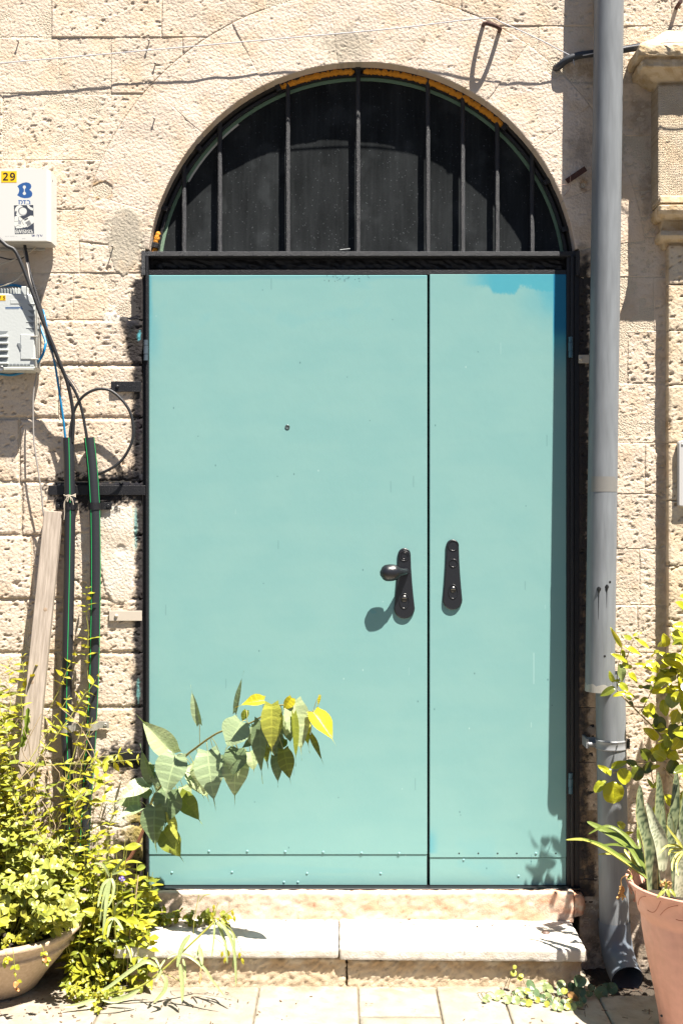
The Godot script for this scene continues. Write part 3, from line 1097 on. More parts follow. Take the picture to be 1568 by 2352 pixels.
func build_fanlight() -> void:
	var w := thing("fanlight", "half-round dusty window with upright iron bars above the teal door", "window", P(831, 585, -0.08))
	var iron: Material = mats["black_paint"]
	var zg := -0.083
	# pane
	var pane := PackedVector2Array()
	for i in 49:
		var a := PI + deg_to_rad(6.0) - deg_to_rad(192.0) * i / 48.0
		pane.append(Q(831 + cos(a) * 490.0, 636 - sin(a) * 490.0))
	var lo := Vector2(Q(340, 0).x, Q(0, 690).y)
	var hi := Vector2(Q(1322, 0).x, Q(0, 150).y)
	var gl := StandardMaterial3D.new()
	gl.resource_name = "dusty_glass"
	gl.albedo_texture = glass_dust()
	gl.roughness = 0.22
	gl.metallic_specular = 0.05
	gl.cull_mode = BaseMaterial3D.CULL_DISABLED
	part("pane", uv_front(aprism(pane, zg - 0.006, zg), lo, hi), gl, w)
	# painted margin of the glass and the iron ring in front of it
	var zr := -0.064
	part("painted_margin", aprism(arc_poly(470, 484, 4, 176, 60, 0.0), zg, zg + 0.004), mat("green_paint", lin(0.16, 0.26, 0.17), 0.5, {"bump": noise_tex(0.08, 51), "bumpcm": 0.2, "tri": 8.0}), w)
	var wp := start()
	for s in [[128, 150]]:
		prism(wp, arc_poly(466.0, 471.5, s[0], s[1], 8, 0.0), zg, zg + 0.003)
	part("white_paint_edge", done(wp), mat("white_smear", lin(0.5, 0.5, 0.45), 0.6), w)
	part("iron_ring", aprism(arc_poly(477, 484, 5, 175, 60, 0.0), zr - 0.012, zr, 0.001), iron, w)
	part("soot_reveal", aprism(arc_poly(489, 495, 5, 175, 60, 0.0), -0.10, -0.052), mat("soot", lin(0.03, 0.027, 0.024), 0.9), w)
	# expanding foam in the gap
	var foam := mat("foam", lin(0.72, 0.29, 0.018), 0.75, {"bump": noise_tex(0.04, 52), "bumpcm": 0.5, "tri": 10.0})
	for s in [[92.0, 113.0], [47.5, 89.5], [166.5, 170.2], [170.9, 174.2]]:
		var st := start()
		var p := PackedVector3Array()
		var rad := []
		var n := maxi(8, int((s[1] - s[0]) * 2.4))
		for i in n + 1:
			var a := deg_to_rad(lerpf(s[0], s[1], float(i) / n))
			var rr := 487.5 + 2.2 * na.get_noise_1d(i * 0.031 + s[0])
			var q := Q(831 + cos(a) * rr, 636 - sin(a) * rr)
			p.append(Vector3(q.x, q.y, -0.060 + 0.004 * na.get_noise_1d(i * 0.05)))
			rad.append((0.0098 + 0.0045 * na.get_noise_1d(i * 0.021 + 3.0 * s[0]) + 0.003 * absf(na.get_noise_1d(i * 0.06 + s[0]))) * (0.55 if i == 0 or i == n else 1.0))
		tube(st, p, rad, 10)
		part("foam_seal", done(st), foam, w)
	# clips that hold the ring
	for a in [91.0, 47.0, 141.0, 113.5, 28.0, 14.0, 160.0, 170.5]:
		part("ring_clip", aprism(arc_poly(479, 495, a - 0.7, a + 0.7, 2, 0.0), -0.07, -0.046, 0.001), iron, w)
	# bars
	var barm := mat("bar_paint", lin(0.027, 0.030, 0.037), 0.45, {"bump": noise_tex(0.07, 53), "bumpcm": 0.35, "tri": 12.0})
	for u in [423.0, 505.0, 661.0, 822.0, 982.0, 1062.0, 1141.0, 1221.0]:
		var top := 636.0 - sqrt(maxf(0.0, 482.0 * 482.0 - pow(u - 831.0, 2.0)))
		var x := P(u, 580, -0.058).x
		var p := PackedVector3Array()
		var rad := []
		for i in 15:
			var t := i / 14.0
			p.append(Vector3(x + 0.0012 * na.get_noise_1d(i * 0.04 + u), lerpf(P(u, 590, -0.058).y, P(u, top, -0.058).y, t), -0.058))
			rad.append(0.0082 + 0.0009 * na.get_noise_1d(i * 0.09 + u * 2.0))
		part("bar", atube(p, rad, 10), barm, w)
	# sill bar and the packed gap over the door frame
	var sb := start(true)
	var a1 := P(326, 588.5, -0.004)
	var b1 := P(1331, 577, -0.004)
	box(sb, Vector3(a1.x, a1.y, -0.10), Vector3(b1.x, b1.y, -0.004), 0.002)
	box(sb, Vector3(a1.x + 0.03, b1.y + 0.0003, -0.10), Vector3(b1.x - 0.03, b1.y + 0.004, -0.03), 0.001)
	for u in [325.0, 1322.0]:
		var c := P(u, 632, 0.001)
		box(sb, Vector3(c.x, c.y, -0.09), Vector3(c.x + 0.013, b1.y + 0.0006, 0.001), 0.001)
	part("sill_bar", done(sb), barm, w)
	var fl := start()
	var nu := 150
	var nv := 8
	var rows := []
	for j in nv + 1:
		var row := PackedVector3Array()
		for i in nu + 1:
			var q := Q(lerpf(330, 1326, float(i) / nu), lerpf(588, 621, float(j) / nv), -0.05)
			var b := absf(na.get_noise_2d(q.x * 1.6, q.y * 2.4)) * 0.03 + nd.get_noise_2d(q.x, q.y) * 0.006
			row.append(Vector3(q.x, q.y, -0.062 + b * (0.3 + 1.1 * j / nv) + (0.012 if j == nv else 0.0)))
		rows.append(row)
	for j in nv:
		for i in nu:
			quad(fl, rows[j][i], rows[j][i + 1], rows[j + 1][i + 1], rows[j + 1][i])
	part("packed_gap", done(fl), mat("tarry_mortar", lin(0.013, 0.012, 0.012), 0.5), w)
	var chip := start(true)
	var cc := P(792, 574, -0.03)
	box(chip, cc - Vector3(0.018, 0.001, 0.008), cc + Vector3(0.018, 0.002, 0.008), 0.001, Transform3D(Basis(Vector3.BACK, 0.12), cc * 0.0 + (cc - Basis(Vector3.BACK, 0.12) * cc)))
	part("paint_chip", done(chip), mat("chip_grey", lin(0.35, 0.37, 0.37), 0.6), w)


# ------------------------------------------------------------------ step
func build_step() -> void:
	var s := thing("doorstep", "worn two-slab limestone step with an orange-stained threshold below the teal door", "step", P(820, 2260, 0.15))
	var fine := noise_tex(0.05, 61)
	var m := mat("step_stone", Color.WHITE, 0.85, {"vc": true, "spec": 0.3, "bump": fine, "bumpcm": 0.1, "tri": 6.0})
	var rust := func(wp: Vector3, cc: Color) -> Color:
		var k := ne.get_noise_3dv(wp * Vector3(0.7, 2.0, 1.0)) + 0.3
		cc = cc.lerp(Color(0.68, 0.32, 0.19), clampf(k * 1.15, 0.0, 0.7) * sstep(-0.45, 0.1, wp.x))
		var cr := absf(nb.get_noise_2d(wp.x * 5.0, wp.y * 0.8))
		return cc.lerp(Color(0.25, 0.13, 0.07), 0.45 * sstep(0.02, 0.0, cr))
	var ym := 0.2222
	var t0 := P(360, 0, 0.045).x
	var t1 := P(1318, 0, 0.045).x
	part("threshold", rough_box(Vector3(t0, 0.118, -0.10), Vector3(t1, ym, 0.045), 0.006, 0.006, 0.004, 0.7, Color(0.64, 0.52, 0.42), rust), m, s)
	part("threshold_end", rough_box(Vector3(t1 - 0.004, 0.135, -0.06), Vector3(t1 + 0.036, ym - 0.012, 0.042), 0.006, 0.014, 0.010, 0.8, Color(0.50, 0.42, 0.33), rust), m, s)
	var white := Color(0.62, 0.585, 0.53)
	var spots := func(wp: Vector3, cc: Color) -> Color:
		var k := nd.get_noise_3dv(wp * 0.5)
		return cc.lerp(Color(0.22, 0.21, 0.19), 0.6 * sstep(0.52, 0.62, k))
	var top := 0.131
	part("tread_slab", rough_box(Vector3(P(262, 0, 0.3).x, top - 0.036, -0.02), Vector3(P(777, 0, 0.3).x, top, 0.300), 0.006, 0.008, 0.0028, 0.5, white, spots, 0.0), m, s)
	part("tread_slab", rough_box(Vector3(P(779.5, 0, 0.3).x, top - 0.043, -0.02), Vector3(P(1347, 0, 0.3).x, top - 0.001, 0.304), 0.006, 0.008, 0.0028, 0.5, white, spots, -0.008), m, s)
	var rough := func(wp: Vector3, cc: Color) -> Color:
		return cc.lerp(Color(0.40, 0.24, 0.10), clampf(0.4 + ne.get_noise_3dv(wp) * 1.2, 0.0, 0.55) * sstep(0.03, 0.075, wp.y))
	part("riser_stone", rough_box(Vector3(P(300, 0, 0.28).x, -0.03, 0.02), Vector3(P(794, 0, 0.28).x, top - 0.037, 0.281), 0.006, 0.008, 0.0055, 1.5, Color(0.56, 0.46, 0.33), rough), m, s)
	part("riser_stone", rough_box(Vector3(P(798, 0, 0.28).x, -0.03, 0.02), Vector3(P(1334, 0, 0.28).x, top - 0.045, 0.281), 0.006, 0.008, 0.0055, 1.5, Color(0.56, 0.46, 0.33), rough), m, s)


# ------------------------------------------------------------------ stone pier on the right
func build_pier() -> void:
	var b := thing("stone_pier", "carved limestone pilaster with a moulded capital and cornice beside the drainpipe", "pilaster", P(1590, 2200, 0.02))
	var m: Material = mats["limestone"]
	var pr := func(sd: float, pit: float) -> Dictionary: return {"seed": sd, "pit": pit, "off": 0.0, "round": 0.004, "tint": Color(0.63, 0.53, 0.39), "wall": false}
	var rightx := 1.62
	var zs := 0.041
	var cuts := [563.0, 653.0, 759.0, 884.0, 1018.0, 1150.0, 1300.0, 1440.0, 1590.0, 1740.0, 1900.0, 2060.0, 2290.0]
	for i in cuts.size() - 1:
		var l := P(1535, 0, zs).x
		var y0 := P(0, cuts[i + 1] - 0.8, zs).y
		var y1 := P(0, cuts[i] + 0.8, zs).y
		part("stone_block", stone(PackedVector2Array([Vector2(l, y0), Vector2(rightx, y0), Vector2(rightx, y1), Vector2(l, y1)]), zs, -0.03, 0.005, pr.call(200.0 + i, 0.65)), m, b)
	# frieze block with tooled furrows
	var zf := 0.090
	var l2 := P(1511, 0, zf).x
	var ya := P(0, 462, zf).y
	var yb := P(0, 196, zf).y
	part("frieze_block", stone(PackedVector2Array([Vector2(l2, ya), Vector2(rightx, ya), Vector2(rightx, yb), Vector2(l2, yb)]), zf, -0.03, 0.004, pr.call(231.0, 0.1)), mat("tooled_limestone", Color.WHITE, 0.93, {"vc": true, "spec": 0.25, "bump": tool_marks(), "bumpcm": 0.5, "tri": 6.0}), b)
	# mouldings: [survey height, outset from the pier's corner in metres]
	var moulding := func(called: String, prof: Array, zbase: float, ubase: float, jit: float, zk: float) -> void:
		var st := start()
		var cols := 70
		var rows := []
		var fine := []
		for i in prof.size() - 1:
			var n := maxi(1, int(absf(prof[i + 1][0] - prof[i][0]) / 3.0) + 1)
			for k in n:
				fine.append([lerpf(prof[i][0], prof[i + 1][0], float(k) / n), lerpf(prof[i][1], prof[i + 1][1], float(k) / n)])
		fine.append(prof[prof.size() - 1])
		for f in fine:
			var o: float = f[1]
			var zz := zbase + o * zk
			var x0 := P(ubase, 0, zbase).x - o * 0.9
			var y := P(0, f[0], zz).y
			var row := PackedVector3Array()
			for k in 9:
				row.append(Vector3(x0, y, lerpf(-0.03, zz, k / 8.0)))
			for k in range(1, cols + 1):
				row.append(Vector3(lerpf(x0, rightx, float(k) / cols), y, zz))
			for k in row.size():
				var q := row[k]
				var e := na.get_noise_3d(q.x, q.y * 1.5, q.z) + 0.6 * nd.get_noise_3d(q.x, q.y, q.z)
				row[k] = q + Vector3(0, 0.3, 0.6) * e * jit + Vector3(-1, 0, 0) * absf(na.get_noise_2d(q.y * 2.0, q.z)) * jit
			rows.append(row)
		for i in rows.size() - 1:
			for k in rows[0].size() - 1:
				var e := na.get_noise_3dv(rows[i][k] * 0.7)
				st.set_color(Color(0.60, 0.49, 0.34).lerp(Color(0.42, 0.29, 0.15), clampf(0.2 + e, 0.0, 0.7)))
				quad(st, rows[i][k], rows[i][k + 1], rows[i + 1][k + 1], rows[i + 1][k])
		part(called, done(st), m, b)
	moulding.call("capital", [[445.0, -0.01], [450.0, 0.014], [466.0, 0.016], [467.0, 0.008], [470.0, 0.008], [471.0, 0.022], [483.0, 0.022], [492.0, 0.019], [501.0, 0.011], [506.0, 0.000], [507.0, -0.006], [522.0, -0.010], [527.0, -0.008], [530.0, 0.004], [540.0, 0.008], [550.0, 0.003], [556.0, -0.008], [558.0, -0.015], [572.0, -0.02], [576.0, -0.03]], 0.064, 1518.0, 0.0022, 2.4)
	moulding.call("cornice", [[70.0, -0.04], [92.0, 0.04], [98.0, 0.085], [104.0, 0.094], [118.0, 0.096], [128.0, 0.092], [130.0, 0.074], [135.0, 0.072], [137.0, 0.080], [154.0, 0.078], [158.0, 0.066], [170.0, 0.050], [182.0, 0.030], [190.0, 0.016], [194.0, 0.006], [200.0, 0.004], [212.0, 0.003], [216.0, -0.01]], 0.064, 1511.0, 0.006, 0.92)


func tool_marks() -> ImageTexture:       # rows of short chisel furrows
	var im := Image.create(256, 256, false, Image.FORMAT_L8)
	for y in 256:
		for x in 256:
			var wob := 3.0 * nb.get_noise_2d(x * 0.02, y * 0.02)
			var a := sin((x * 0.9 + wob * 2.0) * TAU / 9.14) * 0.5 + 0.5
			var b := sin((y + wob * 3.0 + 2.0 * sin(x * TAU / 64.0)) * TAU / 12.8) * 0.5 + 0.5
			im.set_pixel(x, y, Color(1, 1, 1) * clampf(0.35 * a + 0.65 * b + 0.15 * na.get_noise_2d(x * 0.05, y * 0.05), 0, 1))
	return ImageTexture.create_from_image(im)


# ------------------------------------------------------------------ drainpipe
func build_pipe() -> void:
	var pvc := mat("grey_plastic", lin(0.225, 0.243, 0.258), 0.46, {"spec": 0.4, "tex": noise_tex(0.012, 72, 5, FastNoiseLite.TYPE_SIMPLEX_SMOOTH, 512, Color(0.86, 0.86, 0.86), Color(1, 1, 1)), "bump": noise_tex(0.01, 71, 3), "bumpcm": 0.05, "tri": 4.0})
	pvc.uv1_scale = Vector3(7.0, 0.8, 7.0)
	var d := thing("drainpipe", "grey plastic drainpipe in two offset lengths ending in an open elbow", "pipe", P(1415, 2240, 0.1))
	var R := 0.049
	var zu := 0.083
	var top := P(1405.5, -600, zu)
	var bot := P(1376.5, 1588, zu)
	# upper length with a notched foot
	var st := start()
	var sides := 40
	var ax := (top - bot).normalized()
	var sx := ax.cross(Vector3.BACK).normalized()
	var sz := sx.cross(ax)
	var foot := []
	for k in sides:
		foot.append(0.012 + 0.011 * absf(sin(k * 1.9)) + (0.010 if k % 5 == 0 else 0.0))
	for rr in [R, R - 0.0032]:
		for k in sides:
			var k2 := (k + 1) % sides
			var d0: Vector3 = sx * cos(TAU * k / sides) + sz * sin(TAU * k / sides)
			var d1: Vector3 = sx * cos(TAU * k2 / sides) + sz * sin(TAU * k2 / sides)
			var f0: Vector3 = bot + ax * (0.0 if k % 2 == 0 else float(foot[k]) * 0.3)
			var f1: Vector3 = bot + ax * (0.0 if k2 % 2 == 0 else float(foot[k2]) * 0.3)
			quad(st, f0 + d0 * rr, f1 + d1 * rr, top + d1 * rr, top + d0 * rr)
	part("upper_pipe", done(st), pvc, d)
	var band := start()
	for k in sides:
		var a0 := TAU * k / sides
		var a1 := TAU * (k + 1) / sides
		var d0 := sx * cos(a0) + sz * sin(a0)
		var d1 := sx * cos(a1) + sz * sin(a1)
		var o := 0.0006 + 0.0008 * absf(sin(k * 2.3))
		quad(band, bot + ax * 0.001 + d0 * (R + o), bot + ax * 0.001 + d1 * (R + o), bot + ax * float(foot[(k + 1) % sides] + 0.006) + d1 * (R + 0.0004), bot + ax * float(foot[k] + 0.006) + d0 * (R + 0.0004))
	part("torn_sealing_band", done(band), mat("band_clear", lin(0.33, 0.32, 0.29), 0.3), d)
	# strip of old tape
	var tp := start()
	for k in 22:
		var a0 := lerpf(0.50, 2.55, k / 22.0)
		var a1 := lerpf(0.50, 2.55, (k + 1) / 22.0)
		var c := bot + ax * (bot.distance_to(top) * (1588.0 - 1130.0) / (1588.0 + 600.0))
		var hh := 0.051
		var d0 := (-sx * cos(a0) + sz * sin(a0)) * (R + 0.0006)
		var d1 := (-sx * cos(a1) + sz * sin(a1)) * (R + 0.0006)
		var e := ax * (hh - (0.014 * sstep(18, 22, k)))
		quad(tp, c + d0, c + d1, c + d1 + e, c + d0 + e)
	part("old_tape", done(tp), mat("tape", lin(0.20, 0.195, 0.18), 0.45), d)
	# lower length and elbow
	var zl := 0.072
	var lo := start()
	var l0 := P(1400, 1545, zl)
	var l1 := P(1409.5, 2118, zl)
	var R2 := 0.0495
	tube(lo, PackedVector3Array([l0, l0.lerp(l1, 0.5), l1]), R2, 40, false)
	part("lower_pipe", done(lo), pvc, d)
	var el := start()
	var bend := 70.0
	var pth := PackedVector3Array([l1 + Vector3(0, 0.006, 0), l1, l1 + Vector3(0.002, -0.03, 0.0)])
	var c0 := l1 + Vector3(0.003, -0.035, 0.0)
	for i in 10:
		var a := deg_to_rad(bend) * (i + 1) / 10.0
		pth.append(c0 + Vector3(0.010 * i / 10.0, -sin(a) * 0.10, 0.10 * (1.0 - cos(a))))
	var last := pth[pth.size() - 1]
	var dir := Vector3(0.08, -cos(deg_to_rad(bend)), sin(deg_to_rad(bend))).normalized()
	pth.append(last + dir * 0.055)
	tube(el, pth, R2 + 0.0032, 40, false)
	tube(el, pth, R2, 40, false)
	part("elbow", done(el), mat("dark_plastic", lin(0.13, 0.155, 0.19), 0.42, {"bump": noise_tex(0.01, 71, 3), "bumpcm": 0.05, "tri": 4.0}), d)
	var lip := start()
	var e1 := pth[pth.size() - 1]
	var ru := dir.cross(Vector3.RIGHT).normalized()
	var rw := dir.cross(ru)
	for k in 40:
		var q0 := ru * cos(TAU * k / 40) + rw * sin(TAU * k / 40)
		var q1 := ru * cos(TAU * (k + 1) / 40) + rw * sin(TAU * (k + 1) / 40)
		quad(lip, e1 + q0 * R2, e1 + q1 * R2, e1 + q1 * (R2 + 0.0032), e1 + q0 * (R2 + 0.0032))
	part("elbow_lip", done(lip), mat("pipe_dark", lin(0.015, 0.015, 0.017), 0.8), d)
	var din := start()
	lathe(din, [Vector2(0.0, 0.0), Vector2(R2, 0.0)], pth[8], dir, 24)
	part("elbow_inside", done(din), mats["pipe_dark"], d)
	# wall clamp
	var cl := start()
	var cc := P(1402, 1708, zl)
	var pr := [Vector2(R2 + 0.0005, -0.0165), Vector2(R2 + 0.003, -0.0155), Vector2(R2 + 0.0045, -0.013), Vector2(R2 + 0.0025, -0.010), Vector2(R2 + 0.0025, 0.010), Vector2(R2 + 0.0045, 0.013), Vector2(R2 + 0.003, 0.0155), Vector2(R2 + 0.0005, 0.0165)]
	lathe(cl, pr, cc, Vector3.UP, 40)
	part("clamp_band", done(cl), mat("clamp_plastic", lin(0.25, 0.26, 0.27), 0.3), d)
	var arm := start(true)
	box(arm, cc + Vector3(-0.083, -0.0165, -0.086), cc + Vector3(-0.074, 0.0165, 0.0), 0.001)
	box(arm, cc + Vector3(-0.075, -0.0165, -0.03), cc + Vector3(-0.046, 0.0165, -0.022), 0.001)
	box(arm, cc + Vector3(-0.078, -0.006, -0.02), cc + Vector3(-0.05, 0.004, 0.004), 0.002)
	part("clamp_arm", done(arm), mats["clamp_plastic"], d)
	var hn := start(true)
	for i in 6:
		box(hn, cc + Vector3(0.0525, -0.0165 + i * 0.0056, -0.01), cc + Vector3(0.063, -0.0165 + i * 0.0056 + 0.005, 0.008), 0.001)
	part("clamp_hinge", done(hn), mat("clamp_dark", lin(0.05, 0.055, 0.06), 0.4), d)
	# two blots of black paint with runs
	for s in [[1392.0, 1346.0, 0.007], [1399.5, 1335.0, 0.0045], [1374.0, 1351.0, 0.0075], [1387.0, 1503.0, 0.004]]:
		var dr := start()
		var t: float = (1588.0 - float(s[1])) / (1588.0 + 600.0)
		var c := bot + ax * bot.distance_to(top) * t
		var off: float = P(s[0], s[1], zu + R * 0.9).x - c.x
		var zz := sqrt(maxf(0.0, R * R - off * off))
		c += Vector3(off, 0, zz)
		var nrm := Vector3(off, 0, zz).normalized()
		if s[2] > 0.0045:
			tube(dr, PackedVector3Array([c, c - ax * 0.03, c - ax * (0.10 if s[0] < 1390 else 0.07)]), [0.0022, 0.0012, 0.0004], 6)
			tube(dr, PackedVector3Array([c + ax * 0.008, c, c - ax * 0.014]), [0.003, float(s[2]) * 0.8, 0.002], 8)
		lathe(dr, [Vector2(float(s[2]), 0.0001), Vector2(float(s[2]) * 0.7, 0.0008), Vector2(0, 0.001)], c, nrm, 12)
		part("paint_blot", done(dr), mat("blot", lin(0.012, 0.012, 0.012), 0.4), d)


# ------------------------------------------------------------------ flat print
func fill_poly(im: Image, pts: PackedVector2Array, c: Color) -> void:
	var y0 := 1e9
	var y1 := -1e9
	for p in pts:
		y0 = minf(y0, p.y)
		y1 = maxf(y1, p.y)
	for y in range(maxi(0, int(y0)), mini(im.get_height(), int(y1) + 2)):
		var xs := []
		var n := pts.size()
		for i in n:
			var a := pts[i]
			var b := pts[(i + 1) % n]
			var yy := y + 0.5
			if (a.y <= yy) != (b.y <= yy):
				xs.append(a.x + (yy - a.y) / (b.y - a.y) * (b.x - a.x))
		xs.sort()
		for k in range(0, xs.size() - 1, 2):
			for x in range(maxi(0, roundi(xs[k])), mini(im.get_width(), roundi(xs[k + 1]))):
				im.set_pixel(x, y, c)


func blob(im: Image, cx: float, cy: float, rx: float, ry: float, c: Color, turn := 0.0, a0 := 0.0, a1 := TAU) -> void:
	var p := PackedVector2Array()
	for i in 28:
		p.append(Vector2(cx, cy) + Vector2(cos(lerpf(a0, a1, i / 28.0)) * rx, sin(lerpf(a0, a1, i / 28.0)) * ry).rotated(turn))
	fill_poly(im, p, c)


func stroke(im: Image, pts: Array, w: float, c: Color) -> void:
	for i in range(0, pts.size() - 3, 2):
		var a := Vector2(pts[i], pts[i + 1])
		var b := Vector2(pts[i + 2], pts[i + 3])
		var n := (b - a).normalized().orthogonal() * w * 0.5
		var e := (b - a).normalized() * w * 0.3
		fill_poly(im, PackedVector2Array([a + n - e, b + n + e, b - n + e, a - n - e]), c)


func pv(a: Array, k: float, o := Vector2.ZERO) -> PackedVector2Array:
	var r := PackedVector2Array()
	for i in range(0, a.size(), 2):
		r.append((Vector2(a[i], a[i + 1]) - o) * k)
	return r


func box_print() -> ImageTexture:      # the white box's face; drawn on a 1280 x 1890 layout at 0.4
	var k := 0.4
	var im := Image.create(512, 780, false, Image.FORMAT_RGB8)
	im.fill(Color(0.80, 0.80, 0.785))
	var blue := Color(0.16, 0.33, 0.56)
	var o := Vector2(0, 210)
	# emblem
	var e := PackedVector2Array()
	for q in [[460, 685], [520, 640], [600, 600], [690, 583], [770, 600], [815, 640], [828, 690], [815, 740], [775, 780], [825, 815], [855, 870], [845, 935], [800, 980], [730, 1000], [640, 1002], [550, 980], [490, 945], [452, 920], [485, 880], [505, 830], [508, 780], [495, 735]]:
		e.append((Vector2(q[0], q[1]) - o) * k)
	fill_poly(im, e, blue)
	var pale := Color(0.80, 0.80, 0.785)
	blob(im, 645 * k, (708 - 210) * k, 42 * k, 42 * k, pale)
	blob(im, 645 * k, (875 - 210) * k, 43 * k, 42 * k, pale)
	fill_poly(im, pv([615, 730, 675, 730, 655, 770, 655, 820, 675, 855, 615, 855, 636, 820, 636, 770], k, o), pale)
	# lettering under it
	for s in [[495, 1062, 565, 1062, 590, 1085, 590, 1120, 560, 1165], [510, 1085, 510, 1165], [615, 1062, 680, 1062], [655, 1062, 655, 1165], [715, 1062, 760, 1062, 785, 1090, 785, 1165], [700, 1158, 800, 1158]]:
		var pts := []
		for i in range(0, s.size(), 2):
			pts.append(s[i] * k)
			pts.append((s[i + 1] - 210) * k)
		stroke(im, pts, 24 * k, blue)
	# sticker
	var ink := Color(0.22, 0.24, 0.29)
	var pap := Color(0.83, 0.83, 0.80)
	fill_poly(im, pv([362, 1165, 885, 1158, 908, 1950, 395, 1970], k, o), pap)
	fill_poly(im, pv([370, 1185, 878, 1175, 900, 1930, 398, 1945], k, o), ink)
	var grey := Color(0.58, 0.59, 0.60)
	fill_poly(im, pv([705, 1180, 740, 1250, 800, 1300, 872, 1325, 872, 1178], k, o), pap)
	fill_poly(im, pv([765, 1180, 795, 1225, 872, 1262, 872, 1178], k, o), ink)
	blob(im, 520 * k, (1330 - 210) * k, 125 * k, 145 * k, pap)
	blob(im, 600 * k, (1350 - 210) * k, 115 * k, 110 * k, grey)
	blob(im, 610 * k, (1340 - 210) * k, 95 * k, 88 * k, pap)
	stroke(im, [480 * k, 1150 * k, 500 * k, 1070 * k, 560 * k, 1030 * k, 660 * k, 1015 * k], 12 * k, ink)
	blob(im, 425 * k, 1160 * k, 20 * k, 45 * k, ink)
	fill_poly(im, pv([390, 1480, 480, 1450, 600, 1540, 640, 1620, 600, 1780, 430, 1790, 385, 1700], k, o), pap)
	fill_poly(im, pv([500, 1560, 560, 1600, 560, 1690, 480, 1680], k, o), grey)
	stroke(im, [390 * k, 1400 * k, 490 * k, 1390 * k, 500 * k, 1280 * k], 9 * k, ink)
	blob(im, 480 * k, 1530 * k, 75 * k, 42 * k, pap)
	stroke(im, [410 * k, 1540 * k, 470 * k, 1500 * k, 550 * k, 1530 * k], 8 * k, ink)
	fill_poly(im, pv([560, 1590, 800, 1450, 890, 1500, 890, 1640, 720, 1760, 640, 1700], k, o), pap)
	stroke(im, [565 * k, 1375 * k, 800 * k, 1240 * k], 9 * k, ink)
	stroke(im, [565 * k, 1375 * k, 625 * k, 1490 * k], 9 * k, ink)
	fill_poly(im, pv([632, 1560, 730, 1510, 748, 1540, 655, 1592], k, o), ink)
	fill_poly(im, pv([665, 1640, 775, 1575, 830, 1680, 725, 1745], k, o), ink)
	for j in 4:
		for i in 4:
			var q := Vector2(690, 1650) + Vector2(27, -15) * i + Vector2(14, 26) * j - o
			blob(im, q.x * k, q.y * k, 9 * k, 9 * k, pap)
	blob(im, 660 * k, 1510 * k, 60 * k, 42 * k, pap, -0.5)
	blob(im, 845 * k, 1290 * k, 40 * k, 46 * k, pap)
	# hand-drawn lettering along its foot
	var gl := [[[0, 0.15, 0.7, 0, 0.2, 0.1, 0.1, 0.9, 0.6, 1, 0.75, 0.6, 0.3, 0.55]], [[0.1, 0.1, 0.2, 1, 0.6, 0.9, 0.75, 0]], [[0.05, 0, 0.4, 1, 0.75, 0]], [[0.2, 0, 0.2, 1]], [[0.7, 0.0, 0.2, 0.1, 0.25, 0.5, 0.7, 0.6, 0.6, 1, 0.1, 0.95]], [[0.4, 0, 0.1, 0.5, 0.4, 1, 0.7, 0.5, 0.4, 0]], [[0.7, 0.05, 0.2, 0.2, 0.6, 0.6, 0.6, 0.9, 0.1, 1]], [[0.7, 0.1, 0.2, 0.1, 0.15, 0.9, 0.7, 0.9]], [[0.15, 0, 0.15, 1], [0.15, 0.5, 0.6, 0.5, 0.65, 1]]]
	var gx := 412.0
	for g in gl:
		for s in g:
			var pts := []
			for i in range(0, s.size(), 2):
				pts.append((gx + s[i] * 62.0) * k)
				pts.append((1825.0 - 210.0 + s[i + 1] * 88.0) * k)
			stroke(im, pts, 15 * k, pap)
		gx += 30.0 if g == gl[3] else 54.0
	# small blue maker's line and grey stock line
	var dark := Color(0.13, 0.17, 0.36)
	var hx := 825.0
	for g in [[0, 0, 1, 0, 1, 1], [0, 0.0, 1, 0, 1, 0.9, 0, 0.9], [0.1, 0, 0.5, 1, 0.9, 0], [0.5, 0, 0.5, 1], [9, 9], [0.4, 0, 0.6, 0, 0.6, 1], [0, 0, 1, 0, 0.7, 0.6], [0.1, 0.2, 0.1, 1.4], [0, 0, 1, 0, 1, 1], [0, 0, 1, 1], [0.8, 0, 0.1, 1]]:
		if g.size() > 2:
			var pts := []
			for i in range(0, g.size(), 2):
				pts.append((hx + g[i] * 24.0) * k)
				pts.append((1957.0 - 210.0 + g[i + 1] * 44.0) * k)
			stroke(im, pts, 11 * k, dark)
		hx += 27.0
	hx = 150.0
	for i in 14:
		if i % 6 != 5:
			stroke(im, [hx * k, 1775 * k, hx * k, 1800 * k], 9 * k, Color(0.6, 0.6, 0.6))
		hx += 23.0
	stroke(im, [585 * k, 1852 * k, 672 * k, 1850 * k], 7 * k, Color(0.3, 0.3, 0.3))
	return ImageTexture.create_from_image(im)


